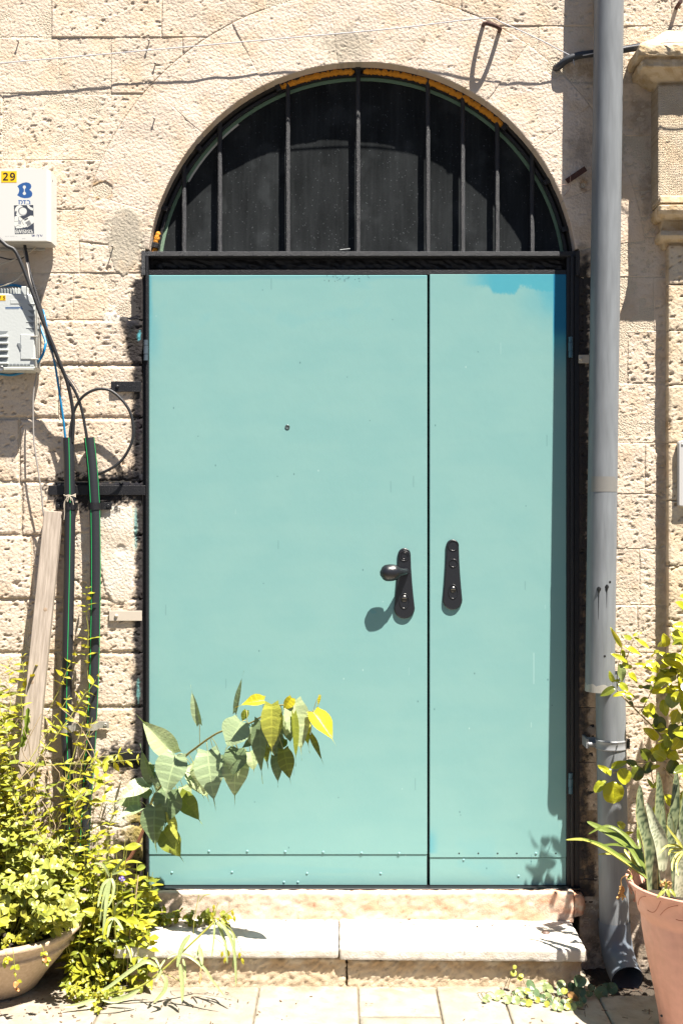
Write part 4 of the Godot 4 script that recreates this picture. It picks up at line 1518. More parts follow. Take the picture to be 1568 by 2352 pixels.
func build_boxes() -> void:
	# white distribution box: the face of the box covers (7..1280, 225..2140)/9.59 of the survey
	var z := 0.107
	var b := thing("telephone_box", "white wall box with blue emblem, sticker and yellow number 29", "utility box", P(50, 558, 0.0))
	var white := mat("white_enamel", lin(0.60, 0.59, 0.56), 0.45, {"bump": noise_tex(0.03, 81), "bumpcm": 0.03, "tri": 6.0})
	var a0 := P(-24, 553, z)
	var a1 := P(108, 388, z)
	var r0 := P(-24, 553, 0.004)
	var r1 := P(126, 394, 0.0)
	var st := start(true)
	var x0 := a0.x
	var x1 := a1.x
	var y0 := a0.y
	var y1 := a1.y
	var zc := z
	# a lid with a sloped right edge and top edge
	var f := [Vector3(x0, y0, zc), Vector3(x1, y0, zc), Vector3(x1, y1, zc), Vector3(x0, y1, zc)]
	var g := [Vector3(x0 - 0.006, y0 - 0.001, zc - 0.012), Vector3(x1 + 0.012, y0 - 0.001, zc - 0.012), Vector3(x1 + 0.012, y1 - 0.004, zc - 0.012), Vector3(x0 - 0.006, y1 + 0.004, zc - 0.012)]
	var h := [Vector3(x0 - 0.006, y0 - 0.001, 0.02), Vector3(x1 + 0.012, y0 - 0.001, 0.02), Vector3(x1 + 0.012, y1 - 0.004, 0.02), Vector3(x0 - 0.006, y1 + 0.004, 0.02)]
	for i in 4:
		var j := (i + 1) % 4
		quad(st, f[i], g[i], g[j], f[j])
		quad(st, g[i], h[i], h[j], g[j])
	quad(st, h[0], h[1], h[2], h[3])
	part("lid", done(st), white, b)
	var face := start(true)
	quad(face, f[0], f[3], f[2], f[1])
	var fm := StandardMaterial3D.new()
	fm.resource_name = "printed_face"
	fm.albedo_texture = box_print()
	fm.roughness = 0.45
	fm.cull_mode = BaseMaterial3D.CULL_DISABLED
	# layout units 9.59*0.6 per survey unit: u = x/9.594, v = 382.. ; the layout spans u 0..133.4 (0..1280) and v 411..
	var pl := P(0.0, 367.4 + 1950.0 / 10.256 + 21.9, z)
	var pa := P(0.0, 0.0, z)
	part("printed_face", uv_front(done(face), Vector2(P(0, 0, z).x, P(0, 367.4 + (210.0 + 1950.0) / 11.382, z).y), Vector2(P(1280.0 / 11.382, 0, z).x, P(0, 367.4 + 210.0 / 11.382, z).y)), fm, b)
	var bp := start(true)
	var q0 := P(-24, 575, 0.012)
	var q1 := P(104, 552, 0.012)
	box(bp, Vector3(q0.x, q0.y, 0.002), Vector3(q1.x, q1.y, 0.012), 0.002)
	box(bp, Vector3(x0, y0 - 0.004, 0.02), Vector3(x1 + 0.008, y0 - 0.0012, z - 0.02), 0.001)
	part("back_plate", done(bp), mat("plate_grey", lin(0.42, 0.40, 0.36), 0.5), b)
	var yel := mat("yellow_vinyl", lin(0.85, 0.50, 0.01), 0.4)
	var nl := part("number_label", pbox(3.5, 393, 39, 419, z - 0.0005, z + 0.0006, 0.0), yel, b)
	var blk := mat("print_black", lin(0.015, 0.013, 0.012), 0.5)
	number("2", P(13.0, 406, z + 0.0008), 0.036, blk, nl)
	number("9", P(29.5, 406, z + 0.0008), 0.036, blk, nl)
	var kh := start()
	lathe(kh, [Vector2(0.004, 0), Vector2(0.0, 0.0005)], Vector3(x1 + 0.012, P(0, 410, z).y, z - 0.03), Vector3.RIGHT, 10)
	part("screw_hole", done(kh), blk, b)

	# grey telecom cabinet below it
	var c := thing("cable_cabinet", "light grey ribbed plastic cable cabinet with yellow number 75, under the white box", "utility box", P(30, 851, 0.0))
	var gp := mat("pale_plastic", lin(0.50, 0.53, 0.52), 0.42, {"bump": noise_tex(0.03, 82), "bumpcm": 0.02, "tri": 6.0})
	var zz := 0.098
	var body := start(true)
	var pp := polyq([-30, 843, -30, 674, 62, 674, 70, 676.5, 76, 682, 79.5, 690, 80.5, 700, 80.5, 843], zz)
	prism(body, pp, 0.03, zz, 0.004)
	part("body", done(body), gp, c)
	part("rear_shell", aprism(polyq([-30, 847, -30, 668, 70, 668, 84, 684, 86, 700, 86, 847], 0.05), 0.008, 0.052, 0.003), gp, c)
	part("bottom_flange", aprism(polyq([-30, 851, -30, 842.5, 82, 842.5, 78, 851], zz + 0.004), 0.02, zz + 0.004, 0.003), mat("flange_grey", lin(0.44, 0.45, 0.41), 0.5), c)
	for i in 13:
		var u := -22.0 + i * 7.0
		part("top_rib", pbox(u, 660.5, u + 3.6, 677, 0.03, zz - 0.008, 0.002), gp, c)
	part("hinge_block", pbox(49, 657.5, 62, 678, 0.03, zz + 0.001, 0.002), gp, c)
	for i in 5:
		var v := 697.5 + i * 13.6
		var wd := start(true)
		var p0 := P(61, v, zz + 0.001)
		var p1 := P(88, v, zz + 0.001)
		quad(wd, Vector3(p0.x, p0.y, zz + 0.001), Vector3(P(80.5, v, zz).x, p0.y, zz + 0.001), Vector3(P(88, v, 0.05).x, p0.y, 0.05), Vector3(p0.x, p0.y, 0.05))
		box(wd, Vector3(p0.x, p0.y - 0.002, 0.04), Vector3(P(80.5, v, zz).x, p0.y + 0.0006, zz + 0.0014), 0.0006)
		box(wd, Vector3(P(80.5, v, zz).x, p0.y - 0.002, 0.03), Vector3(P(87, v, 0.05).x, p0.y + 0.0006, 0.06), 0.0006)
		part("side_rib", done(wd), gp, c)
		var rec := start(true)
		prism(rec, polyq([64, v + 1.2, 79, v + 1.2, 77.5, v + 7, 75.5, v + 11.5], zz + 0.0006), zz - 0.001, zz + 0.0006)
		part("rib_recess", done(rec), mat("recess_grey", lin(0.20, 0.22, 0.23), 0.5), c)
	for i in 5:
		var v := 760.5 + i * 15.5
		part("louvre", pbox(-30, v + 9.5, 19, v + 14, zz - 0.01, zz + 0.006, 0.002), gp, c)
		part("louvre_shadow_gap", aprism(polyq([-30, v, 19, v, 14, v + 5, 0, v + 8, -30, v + 8.5], zz + 0.0006), zz - 0.002, zz + 0.0006), mats["recess_grey"], c)
	part("hatch", pbox(47.5, 767.5, 79, 825, zz - 0.002, zz + 0.0026, 0.0018), gp, c)
	for v in [772.0, 824.0]:
		part("hatch_clip", pbox(71, v - 1, 87, v + 1.5, zz - 0.01, zz + 0.006, 0.001), mat("clip_beige", lin(0.45, 0.43, 0.39), 0.4), c)
	part("thumb_recess", aprism(polyq([40, 788, 47, 788, 50, 793, 50, 799, 47, 804, 45, 798], zz + 0.003), zz - 0.002, zz + 0.003), mats["recess_grey"], c)
	for i in 8:
		part("vent_slot", pbox(6 + i * 8.2, 835.5, 12.6 + i * 8.2, 838.6, zz, zz + 0.0012, 0.0), mats["recess_grey"], c)
	part("name_panel", pbox(24.5, 687.5, 52.5, 697.5, zz, zz + 0.0012, 0.0008), gp, c)
	var logo := start(true)
	for q in [[13, 705.2, 47, 706.2], [13, 708.8, 44, 709.6], [13, 707.0, 48, 707.5], [48, 704.2, 50.4, 709.0], [49.6, 708.0, 53.2, 710.8], [48.6, 704, 52, 705]]:
		var p0 := P(q[0], q[3], zz)
		var p1 := P(q[2], q[1], zz)
		box(logo, Vector3(p0.x, p0.y, zz), Vector3(p1.x, p1.y, zz + 0.0004))
	part("printed_logo", done(logo), mat("print_blue", lin(0.05, 0.13, 0.30), 0.5), c)
	var n2 := part("number_label", pbox(-9, 678, 13.5, 690, zz - 0.0005, zz + 0.0008, 0.0), yel, c)
	number("7", P(1.0, 684, zz + 0.001), 0.015, blk, n2)
	number("5", P(10.2, 684, zz + 0.001), 0.015, blk, n2)
	var sw := start()
	lathe(sw, [Vector2(0.0095, 0), Vector2(0.0095, 0.002), Vector2(0.0075, 0.003), Vector2(0.005, 0.0015), Vector2(0, 0.0015)], P(3.5, 846.5, zz + 0.004), Vector3.BACK, 14)
	part("screw", done(sw), mat("steel", lin(0.35, 0.35, 0.34), 0.35, {"metal": 0.8}), c)

	# plate at the right edge of the view, on the pier
	var e := thing("wall_plate", "pale grey rounded cover plate fixed to the right-hand stone pier", "plate", P(1590, 1162, 0.045))
	var ep := start(true)
	prism(ep, polyq([1557, 1018, 1559, 1014, 1563, 1012, 1640, 1012, 1640, 1163, 1561, 1163, 1557, 1160], 0.062), 0.04, 0.062, 0.003)
	part("cover", done(ep), mat("cover_grey", lin(0.50, 0.49, 0.47), 0.5), e)
	var es := start()
	lathe(es, [Vector2(0.004, 0), Vector2(0.0035, 0.002), Vector2(0, 0.002)], P(1566, 1021, 0.062), Vector3.BACK, 10)
	part("screw", done(es), mats["steel"], e)


func number(words: String, at: Vector3, size: float, m: Material, parent: Node3D) -> void:
	var o := MeshInstance3D.new()
	o.name = "numeral"
	o.mesh = text_mesh(words, size, 0.0004, "Droid Sans", true)
	o.material_override = m
	parent.add_child(o, true)
	o.position = at


# ------------------------------------------------------------------ cables, conduits, plank
func solo(called: String, mesh: Mesh, m: Material, label: String, category: String, group := "") -> MeshInstance3D:
	var o := part(called, mesh, m)
	tag(o, label, category, group)
	return o


func z4(a: Array, oy: float) -> PackedVector3Array:     # close survey at 3.9014 per unit, then z
	var r := PackedVector3Array()
	for i in range(0, a.size(), 3):
		r.append(P(a[i] / 3.9014, oy + a[i + 1] / 3.9014, a[i + 2]))
	return r


func build_cables() -> void:
	var blk := mat("cable_black", lin(0.022, 0.023, 0.026), 0.42, {"bump": noise_tex(0.08, 91), "bumpcm": 0.05, "tri": 20.0})
	var grey := mat("cable_grey", lin(0.30, 0.28, 0.26), 0.5)
	var blue := mat("cable_blue", lin(0.01, 0.20, 0.42), 0.35)
	var cream := mat("cable_cream", lin(0.52, 0.46, 0.36), 0.5)
	solo("thick_cable", atube(smooth_path(z4([-140, -200, 0.13, -40, -130, 0.135, 60, -40, 0.135, 130, 0, 0.132, 185, 100, 0.128, 260, 290, 0.122, 330, 480, 0.118, 400, 670, 0.11, 480, 860, 0.10, 540, 1020, 0.09, 600, 1170, 0.075, 640, 1340, 0.062, 660, 1500, 0.052, 655, 1640, 0.047, 650, 1720, 0.044], 574)), 0.0063, 10), blk, "thick black cable crossing in front of both wall boxes into the left conduit", "cable")
	solo("second_cable", atube(smooth_path(z4([225, -40, 0.06, 245, 60, 0.075, 270, 200, 0.085, 330, 400, 0.09, 370, 530, 0.092, 430, 760, 0.09, 500, 930, 0.084, 560, 1080, 0.078, 600, 1150, 0.074, 660, 1240, 0.068, 710, 1350, 0.06, 745, 1480, 0.053, 780, 1680, 0.046, 785, 1740, 0.044], 574)), 0.0051, 10), blk, "black cable from under the white box into the right conduit", "cable")
	solo("thin_grey_wire", atube(smooth_path(z4([210, -10, 0.05, 250, 150, 0.09, 275, 280, 0.115, 340, 500, 0.108, 400, 700, 0.10, 440, 860, 0.094, 520, 1030, 0.085, 640, 1160, 0.07, 715, 1272, 0.06], 574)), 0.0021, 8), grey, "thin grey wire running along the thick black cable, ending loose", "wire")
	solo("blue_cable", atube(smooth_path(z4([385, 540, 0.05, 400, 590, 0.075, 425, 720, 0.085, 450, 850, 0.085, 490, 1000, 0.075, 520, 1180, 0.065, 545, 1350, 0.058, 570, 1520, 0.05, 588, 1690, 0.043, 592, 1740, 0.042], 574)), 0.0040, 10), blue, "blue cable dropping into the left black conduit", "cable")
	solo("blue_cable_coil", atube(smooth_path(z4([-140, 1100, 0.035, 0, 1112, 0.035, 100, 1122, 0.03, 200, 1100, 0.03, 290, 1060, 0.05, 330, 1015, 0.06, 380, 950, 0.06, 408, 860, 0.055, 405, 800, 0.045, 330, 600, 0.02, 280, 400, 0.018, 180, 325, 0.02, 60, 318, 0.022, -140, 330, 0.025], 574)), 0.0044, 10), blue, "blue cable coiled behind the grey ribbed cabinet", "cable")
	solo("hanging_grey_wire", atube(smooth_path(z4([340, 560, 0.045, 362, 700, 0.05, 368, 900, 0.05, 355, 1010, 0.05, 330, 1120, 0.05, 302, 1300, 0.05, 300, 1500, 0.05, 305, 1700, 0.05, 316, 1790, 0.05, 350, 2015, 0.048, 372, 2165, 0.045, 388, 2340, 0.04, 398, 2400, 0.035], 574)), 0.0026, 8), grey, "slack grey wire hanging past the cabinet to the plank", "wire")
	solo("loop_cable", atube(smooth_path(z4([632, 1720, 0.044, 630, 1640, 0.046, 645, 1540, 0.05, 668, 1440, 0.055, 722, 1340, 0.062, 800, 1275, 0.068, 900, 1245, 0.07, 1000, 1265, 0.07, 1095, 1345, 0.068, 1165, 1450, 0.064, 1195, 1580, 0.06, 1190, 1690, 0.058, 1150, 1798, 0.055, 1080, 1898, 0.05, 980, 1968, 0.046, 885, 2008, 0.035, 840, 2030, 0.03], 574)), 0.0050, 10), blk, "black cable bent in a wide loop between the conduits and the door frame", "cable")
	solo("cream_wire", atube(smooth_path(z4([-120, 190, 0.04, 0, 135, 0.045, 120, 90, 0.05, 240, 40, 0.05, 330, -30, 0.03], 574)), 0.0022, 8), cream, "cream wire crossing the shade just under the white box", "wire")
	solo("pale_looped_wire", atube(smooth_path(z4([-120, 335, 0.05, 0, 325, 0.055, 100, 295, 0.06, 180, 240, 0.055, 230, 160, 0.045, 245, 60, 0.03], 574)), 0.0026, 8), cream, "pale grey wire curving down to the top of the ribbed cabinet", "wire")
	solo("dark_wire", atube(smooth_path(z4([-120, 40, 0.04, 0, 65, 0.042, 100, 85, 0.045, 200, 75, 0.045, 232, 20, 0.04, 215, -30, 0.03], 574)), 0.0024, 8), blk, "thin black wire sagging left beneath the white box", "wire")
	solo("wall_wire", atube(smooth_path(z4([538, 1080, 0.006, 543, 1250, 0.007, 541, 1420, 0.006, 545, 1500, 0.006], 574)), 0.0012, 6), blk, "short black wire lying flat on the wall beside the blue cable", "wire")
	# two conduits with green stripes
	var pe := mat("conduit_black", lin(0.020, 0.022, 0.027), 0.45, {"bump": noise_tex(0.06, 92), "bumpcm": 0.04, "tri": 8.0})
	var grn := mat("stripe_green", lin(0.02, 0.42, 0.12), 0.4)
	var gal := mat("galvanised", lin(0.36, 0.35, 0.31), 0.4, {"metal": 0.35})
	var iron: Material = mats["black_paint"]
	var data := [["left black conduit with one bright green stripe, against the leaning plank", [617, 115, 0.036, 622, 300, 0.036, 627, 600, 0.033, 630, 780, 0.032, 625, 1200, 0.034, 617, 1600, 0.037, 610, 1900, 0.04, 602, 2240, 0.042, 598, 2460, 0.042, 596, 2700, 0.04, 620, 3300, 0.05, 625, 4100, 0.06], [0.25]],
		["right black conduit with two green stripes, nearer the door frame", [800, 115, 0.038, 830, 400, 0.036, 845, 640, 0.034, 852, 780, 0.033, 857, 1200, 0.034, 855, 1600, 0.036, 850, 1900, 0.038, 842, 2240, 0.04, 826, 2600, 0.042, 810, 2900, 0.042, 775, 3400, 0.05, 740, 4100, 0.06], [-0.55, 0.97]]]
	for i in 2:
		var q: Array = data[i]
		var pts := smooth_path(z4(q[1], 976), 5)
		var R := 0.0182
		var c := thing("conduit", q[0], "conduit", pts[pts.size() - 1], "black conduits by the door")
		var st := start()
		tube(st, pts, R, 20, false)
		tube(st, pts.slice(0, 3), R - 0.0035, 20, false)
		lathe(st, [Vector2(R - 0.0035, 0), Vector2(R, 0.0)], pts[0], (pts[0] - pts[1]).normalized(), 20)
		part("pipe", done(st), pe, c)
		for off in q[2]:
			var sp := PackedVector3Array()
			for p in pts:
				sp.append(p + Vector3(off * R * 0.985, 0, sqrt(1.0 - off * off) * R * 0.985))
			part("stripe", atube(sp, 0.0012, 6), grn, c)
		# saddles
		for s in [[1162.5, iron, 0.0], [1669.0, gal, 1.0]]:
			var v: float = s[0] + (5.0 if s[2] > 0 and i == 0 else 0.0)
			var yy := P(0, v, 0.05).y
			var best := 0
			for k in pts.size():
				if absf(pts[k].y - yy) < absf(pts[best].y - yy):
					best = k
			var o := pts[best]
			o.y = yy
			var sd := start(true)
			var rr := R + 0.0022
			var prev := Vector3.ZERO
			for k in 17:
				var a := PI * k / 16.0
				var p := o + Vector3(cos(a) * rr, 0, sin(a) * rr)
				if k > 0:
					quad(sd, prev + Vector3(0, -0.012, 0), prev + Vector3(0, 0.012, 0), p + Vector3(0, 0.012, 0), p + Vector3(0, -0.012, 0))
				prev = p
			var sgn := 1.0 if i == 1 or s[2] > 0 else -1.0
			box(sd, Vector3(minf(o.x + sgn * R, o.x + sgn * (R + 0.036)), yy - 0.012, 0.012), Vector3(maxf(o.x + sgn * R, o.x + sgn * (R + 0.036)), yy + 0.012, 0.015), 0.0006)
			box(sd, Vector3(o.x - rr - 0.001, yy - 0.012, 0.004), Vector3(o.x - rr + 0.001, yy + 0.012, o.z), 0.0)
			box(sd, Vector3(o.x + rr - 0.001, yy - 0.012, 0.004), Vector3(o.x + rr + 0.001, yy + 0.012, o.z), 0.0)
			var sad := part("saddle_clip", done(sd), s[1], c)
			var bl := start()
			lathe(bl, [Vector2(0.0065, 0), Vector2(0.0065, 0.003), Vector2(0.004, 0.0045), Vector2(0.002, 0.003), Vector2(0, 0.003)], Vector3(o.x + sgn * (R + 0.024), yy, 0.015), Vector3.BACK, 12)
			part("screw", done(bl), s[1], sad)
		if i == 0:
			var sg := start()
			for k in 5:
				var a := z4([572 + 3 * k, 625 + 4 * k, 0.055, 620, 640 - 3 * k, 0.0565, 682, 618 + 7 * k, 0.052], 976)
				tube(sg, smooth_path(a, 5), 0.0011, 5)
			for a in [[620, 640, 0.057, 585, 680, 0.058, 578, 775, 0.057], [622, 640, 0.057, 605, 690, 0.059, 600, 640, 0.059], [625, 640, 0.057, 650, 665, 0.058, 660, 715, 0.058], [627, 640, 0.057, 640, 680, 0.059, 632, 640, 0.058], [620, 640, 0.057, 575, 700, 0.057, 580, 790, 0.055, 575, 850, 0.055]]:
				tube(sg, smooth_path(z4(a, 976), 5), 0.0011, 5)
			part("string_bow", done(sg), mat("string", lin(0.55, 0.48, 0.38), 0.8), c)
	# leaning plank
	var pl := thing("plank", "weathered pale timber plank leaning on the wall left of the conduits", "plank", P(14, 2250, 0.26))
	var grain := NoiseTexture2D.new()
	var fn := FastNoiseLite.new()
	fn.frequency = 0.02
	fn.seed = 93
	grain.noise = fn
	grain.width = 512
	grain.height = 512
	grain.seamless = true
	var gd := Gradient.new()
	gd.set_color(0, Color(0.61, 0.565, 0.515))
	gd.set_color(1, Color(0.78, 0.735, 0.685))
	grain.color_ramp = gd
	var wood := mat("weathered_timber", lin(0.80, 0.78, 0.76), 0.8, {"tex": grain, "bump": noise_tex(0.05, 94), "bumpcm": 0.06})
	wood.uv1_triplanar = true
	wood.uv1_scale = Vector3(9.0, 0.7, 9.0)
	var tp := P(124, 1175, 0.03)
	var bt := P(16, 2243, 0.24)
	var up := (tp - bt).normalized()
	var right := up.cross(Vector3.BACK).normalized()
	var nrm := right.cross(up)
	var bm := abox(Vector3(-0.0305, 0, -0.012), Vector3(0.0305, bt.distance_to(tp), 0.012), 0.002)
	placed("board", bm, wood, Transform3D(Basis(right, up, nrm), bt), pl)
	var kn := start()
	for q in [0.78, 0.62, 0.36]:
		lathe(kn, [Vector2(0.007, 0), Vector2(0.005, 0.0005), Vector2(0, 0.0006)], bt + up * bt.distance_to(tp) * float(q) + right * (0.008 if q > 0.7 else -0.012) + nrm * 0.012, nrm, 10)
	part("knot", done(kn), mat("knot_brown", lin(0.30, 0.22, 0.15), 0.8), pl)


func staple_shape() -> ArrayMesh:        # a bent rod, both ends in the wall
	var p := PackedVector3Array()
	for i in 17:
		var a := PI * i / 16.0
		var k := 0.5 - 0.5 * cos(a)
		var z := 0.066 * pow(sin(a), 0.7)
		var q := P(lerpf(1109, 1146, k), lerpf(56, 70, k), 0.0)
		p.append(q + Vector3(0, -0.02 * z / 0.066, z - (0.015 if i == 0 or i == 16 else 0.0)))
	return atube(p, 0.0072, 8)


func build_wall_bits() -> void:
	var rust := mat("rust", lin(0.085, 0.035, 0.028), 0.8, {"bump": noise_tex(0.08, 95), "bumpcm": 0.25, "tri": 20.0})
	var line := mat("white_cord", lin(0.48, 0.49, 0.53), 0.5)
	solo("washing_line", atube(smooth_path(path3([-150, 158, 0.034, 200, 128, 0.034, 560, 96, 0.036, 900, 66, 0.04, 1108, 42, 0.062, 1152, 52, 0.06, 1240, 92, 0.045, 1290, 118, 0.03, 1318, 129, 0.02, 1365, 122, 0.055, 1440, 108, 0.06, 1500, 100, 0.13, 1580, 95, 0.175, 1700, 90, 0.175])), 0.0018, 6), line, "thin white cord strung across the top of the wall over the arch", "cord")
	var tie := atube(path3([1317, 129, 0.03, 1316, 138, 0.032, 1318, 150, 0.03]), 0.0016, 6)
	solo("cord_end", tie, line, "short white cord end hanging where the black pipe enters the wall", "cord")
	solo("rusty_staple", staple_shape(), rust, "rusty iron staple in the wall above the arch, cord hooked over it", "staple")
	solo("entry_pipe", atube(smooth_path(path3([1268, 160, -0.03, 1280, 154, 0.005, 1300, 138, 0.022, 1330, 127, 0.026, 1370, 122, 0.026, 1430, 114, 0.03, 1475, 106, 0.05, 1500, 104, 0.03])), 0.0125, 14), mat("cable_sleeve", lin(0.035, 0.04, 0.048), 0.4), "black cable sleeve bending out of a hole beside the drainpipe", "cable")
	# flat rusty bar with a wire
	var b := thing("rusty_bar", "flat rusty iron bar stub jutting from the shaded wall beside the drainpipe", "bar", P(1322, 405, 0.0))
	var st := start(true)
	var c := P(1322, 402, 0.016)
	box(st, Vector3(-0.038, -0.009, -0.004), Vector3(0.038, 0.009, 0.004), 0.001, Transform3D(Basis(Vector3.BACK, 0.56) * Basis(Vector3.UP, -0.25), c))
	part("bar", done(st), rust, b)
	part("loose_wire", atube(smooth_path(path3([1308, 397, 0.022, 1309, 410, 0.024, 1307, 424, 0.02, 1296, 424, 0.012, 1284, 424, 0.006])), 0.0009, 5), mat("wire_pink", lin(0.42, 0.28, 0.22), 0.6), b)
	part("bent_wire", atube(smooth_path(path3([1309, 424, 0.018, 1306, 436, 0.01, 1298, 446, 0.004, 1293, 450, 0.002])), 0.0008, 5), mats["wire_pink"], b)
	# nails
	var nm := mat("nail", lin(0.30, 0.26, 0.22), 0.5, {"metal": 0.4})
	var spots := [[260, 569, 0.022, "long nail below the grey cement patch left of the arch"], [43, 97, 0.012, "small nail at top left under the corner of the view"], [343, 97, 0.016, "small nail above the white cord, left of the arch"], [357, 148, 0.010, "stub of a nail just above the cord's shadow"], [355, 275, 0.010, "tiny nail in the voussoir left of the arch"], [1552, 18, 0.05, "bent iron pin above the cornice at top right"]]
	for s in spots:
		var n := start()
		var p := P(s[0], s[1], 0.0)
		var r := 0.0022 if s[2] < 0.04 else 0.007
		tube(n, PackedVector3Array([p + Vector3(0, 0, -0.01), p + Vector3(0.001, 0.001, s[2])]), r, 8)
		if s[2] < 0.04:
			lathe(n, [Vector2(0.0042, 0), Vector2(0.0042, 0.0014), Vector2(0, 0.0016)], p + Vector3(0.001, 0.001, s[2]), Vector3.BACK, 10)
		solo("nail", done(n), nm if s[2] < 0.04 else rust, s[3], "nail", "nails in the wall")


# ------------------------------------------------------------------ plants
func vrand(k: float) -> Vector3:
	return Vector3(rng.randf_range(-k, k), rng.randf_range(-k, k), rng.randf_range(-k, k))


func leaf_mat(called: String, c: Color, back: Color, rough := 0.42, spec := 0.5) -> StandardMaterial3D:
	return mat(called, c, rough, {"vc": true, "back": back, "spec": spec, "bump": mats_noise("leaf_bump", 0.03, 101), "bumpcm": 0.06, "tri": 14.0})


func mats_noise(key: String, f: float, sd: int) -> NoiseTexture2D:
	if not shapes.has(key):
		shapes[key] = noise_tex(f, sd, 3, FastNoiseLite.TYPE_SIMPLEX_SMOOTH, 256)
	return shapes[key]


# leaves: [transform, shape, material]; the largest in view become parts of their own, the rest one mass
func set_leaves(plant: Node3D, leaves: Array, limit := 290) -> void:
	leaves.sort_custom(func(a: Array, b: Array) -> bool: return (a[0] as Transform3D).basis.x.length() * (2.0 + (a[0] as Transform3D).origin.z) > (b[0] as Transform3D).basis.x.length() * (2.0 + (b[0] as Transform3D).origin.z))
	var rest := {}
	for i in leaves.size():
		var l: Array = leaves[i]
		if i < limit:
			placed("leaf", l[1], l[2], l[0], plant)
		else:
			if not rest.has(l[2]):
				var st := SurfaceTool.new()
				st.begin(Mesh.PRIMITIVE_TRIANGLES)
				rest[l[2]] = st
			(rest[l[2]] as SurfaceTool).append_from(l[1], 0, l[0])
	if rest.is_empty():
		return
	var am := ArrayMesh.new()
	var ms := []
	for m in rest:
		(rest[m] as SurfaceTool).commit(am)
		am.surface_set_material(am.get_surface_count() - 1, m)
	var o := MeshInstance3D.new()
	o.name = "foliage"
	o.mesh = am
	plant.add_child(o, true)
	o.position = -(org[plant] as Vector3)
	stuff(o)


func sprig(st: SurfaceTool, leaves: Array, a: Vector3, b: Vector3, bow: Vector3, r0: float, n: int, t0: float, ll: float, lw: float, kind: String, mlist: Array, pairs := true, lift := 0.5) -> void:
	var pts := PackedVector3Array()
	var rad := []
	for i in 9:
		var t := i / 8.0
		pts.append(a.lerp(b, t) + bow * 4.0 * t * (1.0 - t) * 0.5 + vrand(0.004) * t)
		rad.append(lerpf(r0, r0 * 0.4, t))
	tube(st, pts, rad, 5, false)
	var az := rng.randf() * TAU
	for i in n:
		var t := lerpf(t0, 1.0, (i + 0.5) / n)
		var k := mini(int(t * 8.0), 7)
		var p := pts[k].lerp(pts[k + 1], t * 8.0 - k)
		var d := (pts[k + 1] - pts[k]).normalized()
		var u := d.cross(Vector3(0.3, 0.2, 1)).normalized()
		var w := d.cross(u)
		for s in ([0.0, PI] if pairs else [0.0]):
			var an: float = az + s + rng.randf_range(-0.4, 0.4)
			var out := (u * cos(an) + w * sin(an) + d * lift + Vector3(0, -0.15, 0.12)).normalized()
			var l := ll * rng.randf_range(0.6, 1.2) * (1.0 if t < 0.93 else 0.7)
			var f := (Vector3(0, 1, 0.55) + vrand(0.55)).normalized()
			leaves.append([leaf_at(p, p + out * l, lw * rng.randf_range(0.8, 1.2) * l / ll, f), leaf_shape(kind, rng.randi() % 5), mlist[rng.randi() % mlist.size()]])
		az += PI * 0.5 + rng.randf_range(-0.3, 0.3)


